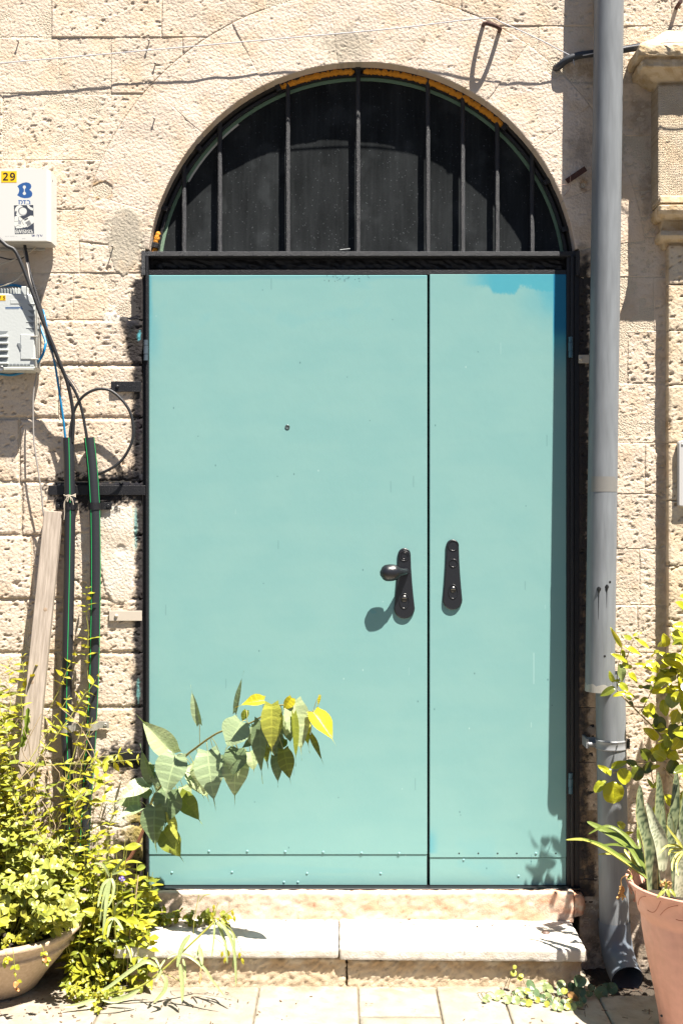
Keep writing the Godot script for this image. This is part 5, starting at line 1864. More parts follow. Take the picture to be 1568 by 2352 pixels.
func build_left_plants() -> void:
	var terra := mat("pale_terracotta", lin(0.60, 0.47, 0.345), 0.9, {"bump": noise_tex(0.05, 102), "bumpcm": 0.12, "tri": 6.0, "tex": noise_tex(0.02, 103, 4, FastNoiseLite.TYPE_SIMPLEX_SMOOTH, 512, Color(0.80, 0.77, 0.72), Color(1, 1, 1))})
	var c := P(-5, 1176, 0.28)
	c.y = 0.0
	var bowl := thing("planter_bowl", "wide pale terracotta bowl planter with a raised band at the left edge", "planter", c)
	var st := start()
	lathe(st, [Vector2(0.0, 0.002), Vector2(0.118, 0.002), Vector2(0.126, 0.008), Vector2(0.166, 0.062), Vector2(0.202, 0.104), Vector2(0.228, 0.138), Vector2(0.234, 0.146), Vector2(0.240, 0.146), Vector2(0.243, 0.149), Vector2(0.243, 0.154), Vector2(0.240, 0.157), Vector2(0.238, 0.160), Vector2(0.247, 0.176), Vector2(0.252, 0.184), Vector2(0.262, 0.188), Vector2(0.266, 0.194), Vector2(0.265, 0.202), Vector2(0.260, 0.206), Vector2(0.248, 0.207), Vector2(0.240, 0.203), Vector2(0.236, 0.19), Vector2(0.226, 0.165)], c, Vector3.UP, 72)
	part("bowl", done(st), terra, bowl)
	var soil := start()
	lathe(soil, [Vector2(0.236, 0.186), Vector2(0.12, 0.196), Vector2(0.0, 0.2)], c, Vector3.UP, 30)
	part("soil", done(soil), mat("soil", lin(0.06, 0.045, 0.03), 0.95, {"bump": noise_tex(0.06, 104), "bumpcm": 0.6, "tri": 8.0}), bowl)

	var pale := leaf_mat("spoon_leaf_pale", lin(0.388, 0.416, 0.085), Color(0.64, 0.64, 0.13))
	var pale2 := leaf_mat("spoon_leaf_yellow", lin(0.502, 0.490, 0.080), Color(0.71, 0.64, 0.08))
	var mid := leaf_mat("spoon_leaf_green", lin(0.239, 0.268, 0.040), Color(0.58, 0.58, 0.10))
	var yel := leaf_mat("vine_leaf_yellow", lin(0.570, 0.524, 0.040), Color(0.77, 0.71, 0.07))
	var yel2 := leaf_mat("vine_leaf_lime", lin(0.410, 0.422, 0.034), Color(0.71, 0.71, 0.08))
	var dark := leaf_mat("vine_leaf_green", lin(0.228, 0.262, 0.028), Color(0.51, 0.51, 0.05))
	var stemm := mat("green_stem", lin(0.33, 0.33, 0.06), 0.6)
	var woody := mat("dry_stem", lin(0.36, 0.27, 0.16), 0.8)
	var grey := leaf_mat("strap_leaf_grey", lin(0.376, 0.433, 0.194), Color(0.51, 0.54, 0.15))

	# the spoon-leaved plant in the bowl
	var bp := thing("spoon_leaf_plant", "bushy pale green spoon-leaved plant filling the terracotta bowl", "plant", c + Vector3(0, 0.2, 0))
	var leaves := []
	var ss := start()
	for i in 120:
		var u := rng.randf_range(-90, 178)
		var vt := lerpf(1862.0, 2010.0, pow(clampf((u + 20) / 205.0, 0, 1), 2.2))
		var k := rng.randf()
		var v := lerpf(vt, 2120.0, pow(k, 1.15))
		var z := lerpf(0.24, 0.50, k) + rng.randf_range(-0.12, 0.05)
		var b := P(u, v, z)
		var a := c + Vector3((b.x - c.x) * 0.45, 0.19, (z - 0.28) * 0.45)
		if b.y < 0.21:
			b.y = 0.21 + rng.randf() * 0.03
		var d := (b - a).normalized()
		sprig(ss, leaves, a, b, Vector3(0, 0.0, 0.015), 0.0024, 4, 0.4, 0.036, 0.019, "spoon" if i % 2 else "oval", [mid, pale2, pale2, yel2], true, 0.6)
		# the rosette at its end
		var n := rng.randi_range(4, 6)
		var ax := (d + Vector3(0, 0.5, 0.5) + vrand(0.35)).normalized()
		var u1 := ax.cross(Vector3.RIGHT).normalized()
		var u2 := ax.cross(u1)
		for q in n:
			var an := TAU * q / n + rng.randf_range(-0.25, 0.25)
			var out := (u1 * cos(an) + u2 * sin(an) + ax * rng.randf_range(0.2, 1.1)).normalized()
			var l := rng.randf_range(0.020, 0.040)
			leaves.append([leaf_at(b, b + out * l, l * 0.56, (ax + vrand(0.15)).normalized()), leaf_shape("spoon", rng.randi() % 5), [pale, pale, pale2, pale, mid][rng.randi() % 5]])
	part("stems", done(ss), stemm, bp)
	set_leaves(bp, leaves)
	# low creeper over the rim
	var cr := thing("rim_creeper", "tiny-leaved creeper trailing over the front rim of the bowl", "plant", P(30, 2190, 0.54))
	leaves = []
	ss = start()
	for i in 34:
		var an := rng.randf_range(-0.35, PI * 0.95)
		var a := c + Vector3(cos(an) * 0.19, 0.205, sin(an) * 0.19)
		sprig(ss, leaves, a, a + Vector3(cos(an) * 0.05, rng.randf_range(-0.005, 0.035), sin(an) * 0.05), Vector3(0, 0.015, 0), 0.001, 4, 0.1, 0.018, 0.013, "oval", [yel, pale2, yel2])
	for s in [[30.0, 2178.0, 40.0, 2278.0], [14.0, 2186.0, 18.0, 2214.0], [98.0, 2172.0, 106.0, 2210.0]]:
		sprig(ss, leaves, P(s[0], s[1], 0.548), P(s[2], s[3], 0.545), Vector3(0.004, 0, 0.01), 0.001, 4, 0.3, 0.019, 0.014, "oval", [yel, yel2, leaf_mat("dry_leaf", lin(0.620, 0.274, 0.091), Color(0.51, 0.26, 0.07))])
	part("stems", done(ss), stemm, cr)
	set_leaves(cr, leaves)

	# climbing vine with narrow yellow leaves
	var vn := thing("yellow_vine", "tangled vine with narrow yellow-green leaves around the plank and conduits", "vine", P(120, 2190, 0.1))
	leaves = []
	ss = start()
	for i in 150:
		var u := rng.randf_range(-70, 232)
		var lim := 1575.0 + 55.0 * sin(u * 0.045) + (70.0 if u > 120 else 0.0)
		var v := lerpf(lim, 2050.0, pow(rng.randf(), 0.62))
		if u > 40 and u < 222 and v < 1900 and rng.randf() < 0.62:
			continue
		var z := rng.randf_range(0.05, 0.30)
		var b := P(u, v, z)
		var a := P(clampf(u + rng.randf_range(-80, 50), -60, 240), minf(v + rng.randf_range(130, 300), 2190.0), z * 0.7 + 0.02)
		sprig(ss, leaves, a, b, Vector3(rng.randf_range(-0.04, 0.04), 0.01, rng.randf_range(0.0, 0.07)), 0.0014, rng.randi_range(3, 5), 0.3, 0.052, 0.0165, "lance", [yel, yel, yel2, yel2, dark])
	for i in 70:
		var u := rng.randf_range(-80, 62)
		var b := P(u, lerpf(1530.0 + 30.0 * sin(u * 0.07), 1860.0, pow(rng.randf(), 0.8)), rng.randf_range(0.08, 0.34))
		var a := b + Vector3(rng.randf_range(-0.14, 0.08), -rng.randf_range(0.15, 0.3), rng.randf_range(-0.03, 0.05))
		sprig(ss, leaves, a, b, Vector3(rng.randf_range(-0.03, 0.03), 0.01, 0.03), 0.0013, rng.randi_range(4, 6), 0.2, 0.054, 0.0165, "lance", [yel, yel, yel2, yel2, dark])
	for s in [[123, 1700, 0.10, 232, 1545, 0.09], [60, 1760, 0.2, 158, 1598, 0.10], [110, 1640, 0.08, 175, 1497, 0.06], [90, 1740, 0.2, 200, 1590, 0.10], [83, 1760, 0.16, 308, 1722, 0.06], [90, 1752, 0.18, 326, 1743, 0.06], [70, 1650, 0.12, 52, 1500, 0.07], [62, 1610, 0.1, 100, 1498, 0.08], [30, 1650, 0.15, 22, 1510, 0.08], [150, 1800, 0.15, 205, 1612, 0.08], [160, 1900, 0.15, 212, 1650, 0.08], [235, 2050, 0.14, 262, 1830, 0.07], [205, 1460, 0.055, 198, 1345, 0.055], [205, 1600, 0.06, 203, 1440, 0.06], [40, 1800, 0.25, 150, 1660, 0.14]]:
		sprig(ss, leaves, P(s[0], s[1], s[2]), P(s[3], s[4], s[5]), Vector3(0, -0.012, 0.03), 0.0015, 5, 0.45, 0.044, 0.0135, "lance", [yel, yel2, yel])
	part("stems", done(ss), stemm, vn)
	set_leaves(vn, leaves)
	# dry twigs among it
	var dt := start()
	for i in 60:
		var u := rng.randf_range(0, 215)
		var v := rng.randf_range(1700, 2060)
		var z := rng.randf_range(0.05, 0.3)
		var a := P(u, v, z)
		tube(dt, smooth_path(PackedVector3Array([a, a + Vector3(rng.randf_range(-0.03, 0.03), 0.05, 0.01), a + Vector3(rng.randf_range(-0.06, 0.06), 0.12, rng.randf_range(-0.02, 0.03))]), 3), 0.0013, 5, false)
	var tw := part("dry_twigs", done(dt), woody, vn)
	stuff(tw)
	# one toothed leaf
	var tl := PackedVector2Array()
	var sl := start()
	var spine := smooth_path(path3([50, 1716, 0.25, 57, 1695, 0.25, 63, 1660, 0.245, 66, 1626, 0.235]), 5)
	for i in spine.size() - 1:
		var w0 := 0.011 * (0.5 + 0.5 * (i % 3) / 2.0) * sqrt(1.0 - pow(float(i) / spine.size(), 4.0))
		var w1 := 0.011 * (0.5 + 0.5 * ((i + 1) % 3) / 2.0) * sqrt(1.0 - pow(float(i + 1) / spine.size(), 4.0))
		sl.set_color(Color(0.85, 0.9, 0.8))
		for sg in [-1.0, 1.0]:
			quad(sl, spine[i], spine[i + 1], spine[i + 1] + Vector3(sg * w1, 0, 0.004), spine[i] + Vector3(sg * w0, 0, 0.004))
	part("toothed_leaf", done(sl), leaf_mat("toothed_green", lin(0.194, 0.251, 0.034), Color(0.38, 0.44, 0.07)), vn)

	# leafy bush between the bowl and the doorstep
	var us := thing("corner_bush", "low leafy yellow-green bush in the corner left of the doorstep", "bush", P(270, 2250, 0.18))
	leaves = []
	ss = start()
	for i in 120:
		var u := rng.randf_range(150, 352)
		var top := 1880.0 + absf(u - 245) * 0.75 + (40.0 if u > 300 else 0.0)
		var k := rng.randf()
		var v := lerpf(top, 2225.0, k)
		var z := rng.randf_range(0.06, 0.22) + 0.14 * k
		var b := P(u, v, z)
		b.y = maxf(b.y, 0.02)
		var a := P(clampf(u + rng.randf_range(-40, 30), 170, 330), 2215, z * 0.8)
		a.y = 0.0
		sprig(ss, leaves, a, b, Vector3(rng.randf_range(-0.02, 0.02), 0.0, 0.04), 0.002, rng.randi_range(3, 4), 0.35, 0.050, 0.021, "oval" if i % 2 else "lance", [yel, yel2, yel2, dark, dark])
	part("stems", done(ss), stemm, us)
	set_leaves(us, leaves)
	# dry stalk standing in front of it
	var ds := start()
	tube(ds, smooth_path(path3([292, 2262, 0.30, 294, 2200, 0.29, 300, 2130, 0.27, 312, 2060, 0.24, 318, 2010, 0.22]), 4), 0.0019, 6)
	part("dry_stalk", done(ds), woody, us)

	# small weeds along the foot of the threshold
	var wd := thing("step_weeds", "small leafy weeds growing along the foot of the threshold at left", "weeds", P(380, 2112, 0.09))
	leaves = []
	ss = start()
	for i in 34:
		var t := pow(rng.randf(), 1.4)
		var u := lerpf(318, 520, t)
		var a := P(u, 2113, 0.075)
		a.y = 0.131
		var b := a + Vector3(rng.randf_range(-0.03, 0.03), rng.randf_range(0.02, 0.085) * (1.0 - 0.55 * t), rng.randf_range(0.0, 0.05))
		sprig(ss, leaves, a, b, Vector3(0, 0, 0.012), 0.0011, 3, 0.3, 0.026, 0.015, "oval", [dark, yel2, yel2, mid])
	part("stems", done(ss), stemm, wd)
	set_leaves(wd, leaves)

	# strap-leaved plants
	var rl := thing("strap_leaf_plant", "upright grey-green strap-leaved plant with a tiny violet flower by the frame", "plant", P(262, 2240, 0.25))
	ss = start()
	var o2 := func(x: float, y: float, z: float) -> Vector3: return P(229.7 + x / 4.552, 1894.7 + y / 4.552, z)
	tube(ss, smooth_path(PackedVector3Array([o2.call(170, 1500, 0.22), o2.call(160, 1100, 0.27), o2.call(130, 760, 0.30), o2.call(120, 500, 0.30)]), 4), 0.0024, 6, false)
	tube(ss, smooth_path(PackedVector3Array([o2.call(190, 1500, 0.24), o2.call(170, 1250, 0.33), o2.call(150, 960, 0.36)]), 4), 0.0022, 6, false)
	part("stems", done(ss), stemm, rl)
	for s in [[120, 560, 40, 620, 0, 760, -20, 860, 34, 0.31], [118, 560, 60, 690, 30, 860, 5, 1015, 38, 0.33], [128, 560, 150, 640, 130, 760, 85, 860, 30, 0.34], [120, 520, 180, 440, 225, 390, 272, 332, 30, 0.28], [100, 540, 60, 450, 10, 410, -60, 400, 30, 0.28], [125, 520, 180, 500, 240, 480, 280, 520, 24, 0.31], [110, 580, 75, 760, 60, 900, 30, 1190, 40, 0.36], [150, 960, 200, 910, 250, 885, 292, 880, 34, 0.36], [150, 965, 210, 970, 280, 1010, 335, 1065, 34, 0.37], [145, 970, 180, 1000, 215, 1050, 245, 1100, 30, 0.38], [140, 970, 110, 1020, 95, 1090, 80, 1180, 32, 0.38], [140, 965, 90, 1000, 60, 1080, 40, 1200, 34, 0.39], [145, 950, 120, 900, 60, 890, 0, 900, 28, 0.35], [150, 950, 160, 880, 190, 820, 240, 790, 26, 0.34], [130, 1280, 60, 1180, 0, 1175, -60, 1210, 28, 0.4], [270, 1240, 310, 1310, 325, 1370, 330, 1440, 26, 0.38], [200, 1210, 120, 1215, 40, 1210, -10, 1208, 24, 0.36]]:
		var pp := PackedVector3Array()
		for i in 4:
			pp.append(o2.call(s[i * 2], s[i * 2 + 1], s[9] + 0.012 * i))
		var lm: Material = grey if s[1] < 700 else [grey, yel2, yel2][rng.randi() % 3]
		part("leaf", ribbon(smooth_path(pp, 5), s[8] / 4.552 * S * 0.92, 0.25, Vector3(0.2, 0.6, 1)), lm, rl)
	var fl := start()
	for k in 5:
		var a := TAU * k / 5.0
		var cc: Vector3 = o2.call(232, 565, 0.31)
		lathe(fl, [Vector2(0.0, 0.0), Vector2(0.0038, 0.0012), Vector2(0.0046, 0.003)], cc + Vector3(cos(a) * 0.005, sin(a) * 0.005, 0), (Vector3(cos(a), sin(a), 1.2)).normalized(), 8)
	part("flower", done(fl), mat("violet", lin(0.26, 0.20, 0.58), 0.6), rl)

	var rn := thing("strap_leaf_runner", "sprawling strap-leaved shoot lying across the paving in front of the step", "plant", P(318, 2275, 0.4))
	ss = start()
	tube(ss, smooth_path(PackedVector3Array([o2.call(-60, 1800, 0.40), o2.call(100, 1760, 0.42), o2.call(400, 1700, 0.42), o2.call(640, 1530, 0.43), o2.call(860, 1330, 0.43), o2.call(1000, 1200, 0.43), o2.call(1200, 1010, 0.42)]), 5), 0.0032, 7, false)
	for s in [[1200, 1010, 1215, 880, 1240, 810], [1200, 1010, 1300, 940, 1400, 880], [975, 1200, 985, 1000, 1035, 730], [1040, 800, 1090, 740, 1160, 720], [1240, 1010, 1370, 1090, 1480, 1310], [1200, 1180, 1280, 1240, 1350, 1330], [640, 1540, 760, 1590, 860, 1650]]:
		tube(ss, smooth_path(PackedVector3Array([o2.call(s[0], s[1], 0.42), o2.call(s[2], s[3], 0.425), o2.call(s[4], s[5], 0.425)]), 4), 0.0012, 5, false)
	part("stems", done(ss), stemm, rn)
	for s in [[600, 1480, 480, 1430, 300, 1540, 100, 1690, -40, 1760, 44, 0.42], [625, 1500, 630, 1540, 610, 1590, 592, 1620, 578, 1642, 34, 0.45], [650, 1565, 690, 1630, 680, 1720, 620, 1800, 560, 1860, 44, 0.46], [945, 1150, 890, 1220, 850, 1300, 825, 1400, 808, 1490, 50, 0.45], [838, 1455, 850, 1560, 860, 1660, 862, 1760, 858, 1850, 44, 0.46], [868, 1400, 880, 1450, 888, 1510, 892, 1570, 895, 1632, 24, 0.44], [1045, 1280, 1052, 1330, 1060, 1380, 1065, 1420, 1068, 1466, 44, 0.45], [1040, 1240, 1035, 1300, 1020, 1350, 1010, 1380, 1000, 1400, 24, 0.44], [860, 1350, 960, 1390, 1090, 1500, 1170, 1620, 1305, 1795, 32, 0.46], [1200, 1020, 1196, 1100, 1190, 1190, 1182, 1280, 1168, 1385, 22, 0.44], [1220, 1010, 1260, 1090, 1290, 1180, 1315, 1260, 1332, 1450, 36, 0.44], [1240, 1010, 1320, 1100, 1390, 1260, 1415, 1440, 1422, 1690, 36, 0.45], [1330, 1090, 1390, 1150, 1405, 1240, 1400, 1370, 1385, 1500, 24, 0.44], [110, 1830, 200, 1820, 290, 1790, 350, 1750, 392, 1718, 46, 0.44], [540, 1390, 580, 1400, 600, 1430, 615, 1460, 622, 1490, 22, 0.44], [680, 1410, 660, 1440, 640, 1470, 632, 1490, 628, 1510, 22, 0.44], [800, 1350, 770, 1360, 740, 1375, 720, 1390, 708, 1400, 22, 0.44], [-40, 1830, -120, 1850, -220, 1880, -300, 1895, -380, 1900, 40, 0.46], [420, 1720, 330, 1780, 230, 1830, 120, 1850, 20, 1830, 34, 0.47]]:
		var pp := PackedVector3Array()
		for i in 5:
			var q: Vector3 = o2.call(s[i * 2], s[i * 2 + 1], s[11] + 0.006 * i)
			q.y = maxf(q.y, 0.006)
			pp.append(q)
		part("leaf", ribbon(smooth_path(pp, 4), s[10] / 4.552 * S * 0.9, 0.28, Vector3(0.2, 0.6, 1)), grey, rn)
	leaves = []
	var dumb := start()
	for s in [[1190, 830], [1170, 910], [1380, 890], [1400, 950], [1350, 940], [1280, 1320], [1310, 1380], [1480, 1390], [1460, 1330], [1340, 1310], [860, 1240]]:
		var a: Vector3 = o2.call(s[0], s[1], 0.425)
		leaves.append([leaf_at(a, a + Vector3(rng.randf_range(-0.008, 0.008), -0.021, 0.004), 0.009, Vector3(0.2, 0.3, 1)), leaf_shape("lance", 1), yel])
	var dry := leaf_mat("dry_leaf", lin(0.620, 0.274, 0.091), Color(0.51, 0.26, 0.07))
	for s in [[1050, 1470], [1045, 1540], [1035, 1600], [1050, 1560]]:
		var a: Vector3 = o2.call(s[0], s[1], 0.45)
		leaves.append([leaf_at(a, a + Vector3(0.004, -0.022, 0.003), 0.008, Vector3(0.2, 0.3, 1)), leaf_shape("lance", 2), mat("straw", lin(0.55, 0.38, 0.18), 0.8)])
	set_leaves(rn, leaves)
	var gb := start()
	for i in 130:
		var q := Vector3(rng.randf_range(-1.15, 0.75), 0.003, rng.randf_range(0.31, 0.56))
		if i % 2 == 0:
			q.x = rng.randf_range(-1.0, -0.35)
		if i % 5 == 0:
			q = Vector3(rng.randf_range(-0.6, 0.8), 0.1325, rng.randf_range(0.055, 0.11))
		var an := rng.randf() * TAU
		var l := rng.randf_range(0.002, 0.014)
		tube(gb, PackedVector3Array([q, q + Vector3(cos(an) * l, 0.001, sin(an) * l)]), rng.randf_range(0.0006, 0.0022), 5)
	var gbo := part("grit", done(gb), mat("grit_brown", lin(0.16, 0.10, 0.06), 0.9))
	tag(gbo, "grit, twigs and leaf crumbs scattered on the paving and step", "grit")
	stuff(gbo)
	# ground cover at the foot of the bush
	var gc := thing("ground_creeper", "fine-leaved creeping weeds spilling onto the paving beside the bowl", "weeds", P(215, 2275, 0.35))
	leaves = []
	ss = start()
	for i in 60:
		var u := rng.randf_range(165, 330)
		var z := rng.randf_range(0.22, 0.44) - 0.12 * sstep(250, 330, u)
		var a := P(u, 2200, z)
		a.y = 0.0
		sprig(ss, leaves, a, a + Vector3(rng.randf_range(-0.03, 0.05), rng.randf_range(0.012, 0.07), rng.randf_range(-0.01, 0.06)), Vector3(0, 0.015, 0.0), 0.001, 4, 0.1, 0.020, 0.013, "oval", [yel, yel2, pale2, dark])
	part("stems", done(ss), stemm, gc)
	set_leaves(gc, leaves)


func build_bodhi() -> void:
	var sage := leaf_mat("bodhi_sage", lin(0.342, 0.427, 0.251), Color(0.36, 0.46, 0.13), 0.34, 0.55)
	var sage2 := leaf_mat("bodhi_pale", lin(0.456, 0.524, 0.296), Color(0.44, 0.54, 0.15), 0.34, 0.55)
	var deep := leaf_mat("bodhi_deep", lin(0.188, 0.257, 0.131), Color(0.33, 0.41, 0.10), 0.38)
	var olive := leaf_mat("bodhi_olive", lin(0.228, 0.262, 0.034), Color(0.46, 0.48, 0.05), 0.4)
	var gold := leaf_mat("bodhi_gold", lin(0.616, 0.547, 0.028), Color(0.83, 0.71, 0.03), 0.36)
	var lime := leaf_mat("bodhi_lime", lin(0.502, 0.513, 0.091), Color(0.64, 0.64, 0.08), 0.36)
	var o := func(x: float, y: float, z: float) -> Vector3: return P(229.7 + x / 2.731, 1521.5 + y / 2.731, z if z < 0.1 else 0.1 + (z - 0.1) * 1.9)
	var t := thing("heart_leaf_branch", "sapling branch with long-tipped heart leaves reaching across the door's foot", "branch", P(272, 2130, 0.05))
	var bark := mat("red_bark", lin(0.25, 0.10, 0.05), 0.8, {"bump": noise_tex(0.08, 111), "bumpcm": 0.2, "tri": 16.0})
	var twig := mat("twig_olive", lin(0.22, 0.19, 0.06), 0.6)
	var st := start()
	tube(st, smooth_path(PackedVector3Array([P(272, 2140, 0.05), o.call(135, 1335, 0.06), o.call(205, 1200, 0.07), o.call(288, 1020, 0.085)]), 5), [0.0068, 0.0068, 0.0067, 0.0067, 0.0066, 0.0066, 0.0065, 0.0064, 0.0063, 0.0062, 0.006, 0.0059, 0.0058, 0.0057, 0.0056, 0.0055], 10)
	part("trunk", done(st), bark, t)
	var ms := start()
	var mp := smooth_path(PackedVector3Array([o.call(288, 1020, 0.085), o.call(330, 860, 0.10), o.call(415, 740, 0.12), o.call(525, 600, 0.15), o.call(610, 530, 0.17), o.call(700, 465, 0.19), o.call(775, 428, 0.205), o.call(930, 385, 0.225), o.call(1020, 335, 0.24), o.call(1130, 268, 0.25), o.call(1230, 290, 0.255), o.call(1335, 312, 0.26)]), 4)
	var rad := []
	for i in mp.size():
		rad.append(lerpf(0.0048, 0.0016, float(i) / mp.size()))
	tube(ms, mp, rad, 8)
	part("stem", done(ms), twig, t)
	# [stem end x, y, z, tip x, y, z, width, material, facing x, y, joint on the stem x, y, z]
	var L := [
		[1030, 240, 0.255, 852, 262, 0.27, 80, gold, 0.0, 0.9, 1020, 335, 0.24],
		[1076, 262, 0.27, 1086, 615, 0.275, 128, lime, 0.15, 0.25, 1040, 325, 0.24],
		[1202, 222, 0.27, 1146, 318, 0.28, 66, gold, 0.5, 0.3, 1150, 270, 0.25],
		[1212, 246, 0.265, 1278, 612, 0.285, 150, sage2, 0.25, 0.25, 1180, 275, 0.25],
		[1338, 314, 0.265, 1486, 514, 0.30, 124, gold, 0.3, 0.6, 1335, 312, 0.26],
		[1214, 322, 0.275, 1240, 655, 0.28, 50, olive, 0.8, 0.1, 1190, 275, 0.25],
		[1322, 455, 0.262, 1414, 640, 0.275, 44, olive, 0.7, 0.2, 1335, 312, 0.26],
		[1006, 366, 0.255, 1004, 770, 0.262, 96, deep, -0.35, 0.15, 985, 355, 0.235],
		[1096, 385, 0.245, 1078, 612, 0.25, 110, deep, 0.3, 0.1, 1040, 325, 0.24],
		[1150, 545, 0.25, 1205, 775, 0.258, 98, olive, 0.1, 0.35, 1060, 320, 0.24],
		[1095, 585, 0.235, 1128, 785, 0.24, 78, deep, 0.5, 0.1, 1020, 335, 0.24],
		[888, 372, 0.235, 772, 560, 0.25, 178, sage, -0.1, 0.55, 935, 385, 0.225],
		[865, 540, 0.20, 818, 745, 0.215, 140, deep, -0.15, 0.1, 800, 420, 0.21],
		[868, 560, 0.19, 832, 912, 0.205, 160, sage2, -0.1, 0.3, 800, 420, 0.21],
		[968, 488, 0.225, 872, 545, 0.23, 44, deep, 0, 0.5, 935, 385, 0.225],
		[675, 556, 0.185, 722, 922, 0.22, 180, sage, 0.05, 0.35, 668, 488, 0.182],
		[482, 582, 0.15, 388, 868, 0.185, 196, sage, -0.15, 0.4, 540, 590, 0.152],
		[570, 640, 0.135, 702, 890, 0.15, 150, sage2, 0.25, 0.4, 525, 600, 0.15],
		[458, 572, 0.115, 228, 322, 0.13, 150, sage2, -0.15, 0.6, 500, 625, 0.145],
		[335, 752, 0.10, 232, 530, 0.115, 92, deep, -0.7, 0.3, 360, 790, 0.11],
		[306, 752, 0.095, 92, 850, 0.14, 112, sage2, -0.1, 0.75, 345, 830, 0.105],
		[258, 914, 0.095, 72, 990, 0.14, 70, sage, -0.1, 0.9, 300, 985, 0.09],
		[250, 870, 0.085, 80, 880, 0.11, 92, sage2, 0, 0.5, 310, 930, 0.09],
		[345, 905, 0.13, 332, 1200, 0.15, 152, deep, -0.2, 0.15, 320, 890, 0.10],
		[440, 800, 0.12, 388, 1060, 0.14, 178, deep, -0.1, 0.2, 425, 730, 0.122],
		[498, 826, 0.11, 652, 1026, 0.125, 122, olive, 0.2, 0.35, 430, 725, 0.123],
		[396, 1056, 0.115, 528, 1256, 0.13, 140, olive, 0.1, 0.35, 325, 880, 0.10],
		[432, 945, 0.125, 512, 1156, 0.13, 62, lime, 0.6, 0.25, 380, 770, 0.112],
		[626, 382, 0.19, 556, 148, 0.195, 58, sage, -0.5, 0.3, 626, 512, 0.172],
		[848, 312, 0.23, 886, 52, 0.235, 44, deep, -0.7, 0.2, 870, 400, 0.218],
		[918, 300, 0.22, 888, 385, 0.225, 46, olive, 0.3, 0.3, 925, 385, 0.224],
		[756, 582, 0.165, 742, 692, 0.17, 52, deep, 0.5, 0.1, 700, 470, 0.188],
		[1172, 402, 0.235, 1200, 520, 0.24, 70, deep, 0.3, 0.2, 1130, 268, 0.25],
		[1155, 480, 0.232, 1110, 560, 0.24, 60, olive, 0.2, 0.3, 1080, 300, 0.245],
		[1378, 205, 0.262, 1366, 288, 0.265, 18, gold, 0.3, 0.3, 1335, 312, 0.26],
		[360, 690, 0.10, 350, 800, 0.11, 80, sage, -0.2, 0.3, 390, 760, 0.115],
		[610, 700, 0.14, 640, 860, 0.15, 130, sage2, -0.2, 0.35, 560, 580, 0.155],
		[520, 780, 0.10, 560, 900, 0.11, 90, sage2, 0.4, 0.3, 470, 660, 0.135],
		[420, 850, 0.10, 470, 1010, 0.11, 90, sage, 0.4, 0.2, 360, 800, 0.105],
		[285, 800, 0.09, 300, 870, 0.10, 90, deep, -0.2, 0.2, 340, 830, 0.103],
		[940, 560, 0.20, 975, 700, 0.21, 90, sage2, 0.3, 0.3, 930, 385, 0.225],
		[1125, 470, 0.235, 1090, 640, 0.24, 80, deep, -0.4, 0.1, 1100, 285, 0.247],
		[1260, 430, 0.25, 1255, 520, 0.255, 50, olive, 0.5, 0.2, 1230, 290, 0.255],
		[720, 600, 0.165, 760, 690, 0.17, 60, olive, 0.6, 0.2, 690, 470, 0.188],
		[1045, 430, 0.238, 1035, 680, 0.245, 84, olive, -0.5, 0.15, 1030, 330, 0.24],
		[1240, 290, 0.25, 1330, 560, 0.27, 100, lime, 0.5, 0.2, 1230, 290, 0.255],
		[1180, 320, 0.245, 1165, 500, 0.25, 90, sage2, 0.4, 0.2, 1160, 275, 0.252],
		[980, 400, 0.23, 960, 620, 0.235, 90, sage, -0.5, 0.2, 960, 370, 0.23],
		[1100, 300, 0.262, 1040, 480, 0.272, 70, gold, -0.5, 0.3, 1090, 290, 0.247],
		[640, 640, 0.15, 600, 820, 0.16, 110, sage2, -0.5, 0.3, 600, 540, 0.168],
		[400, 700, 0.11, 330, 860, 0.12, 110, sage, -0.5, 0.3, 410, 745, 0.12],
		[330, 640, 0.10, 280, 760, 0.105, 80, sage2, -0.6, 0.2, 400, 755, 0.118],
	]
	var pet := start()
	for i in L.size():
		var q: Array = L[i]
		var a: Vector3 = o.call(q[0], q[1], q[2])
		var b: Vector3 = o.call(q[3], q[4], q[5])
		var w: float = q[6] / 2.731 * S * 0.95
		var f := Vector3(q[8], q[9], 1.0).normalized()
		placed("leaf", leaf_shape("heart", i % 7), q[7], leaf_at(a, b, w * 1.04, f), t)
		var j: Vector3 = o.call(q[10], q[11], q[12])
		var mid := (a + j) * 0.5 + Vector3(0, 0.008, 0.004)
		tube(pet, smooth_path(PackedVector3Array([j, mid, a]), 4), 0.0011, 5, false)
	part("leaf_stalks", done(pet), mat("stalk_pale", lin(0.40, 0.38, 0.14), 0.5), t)


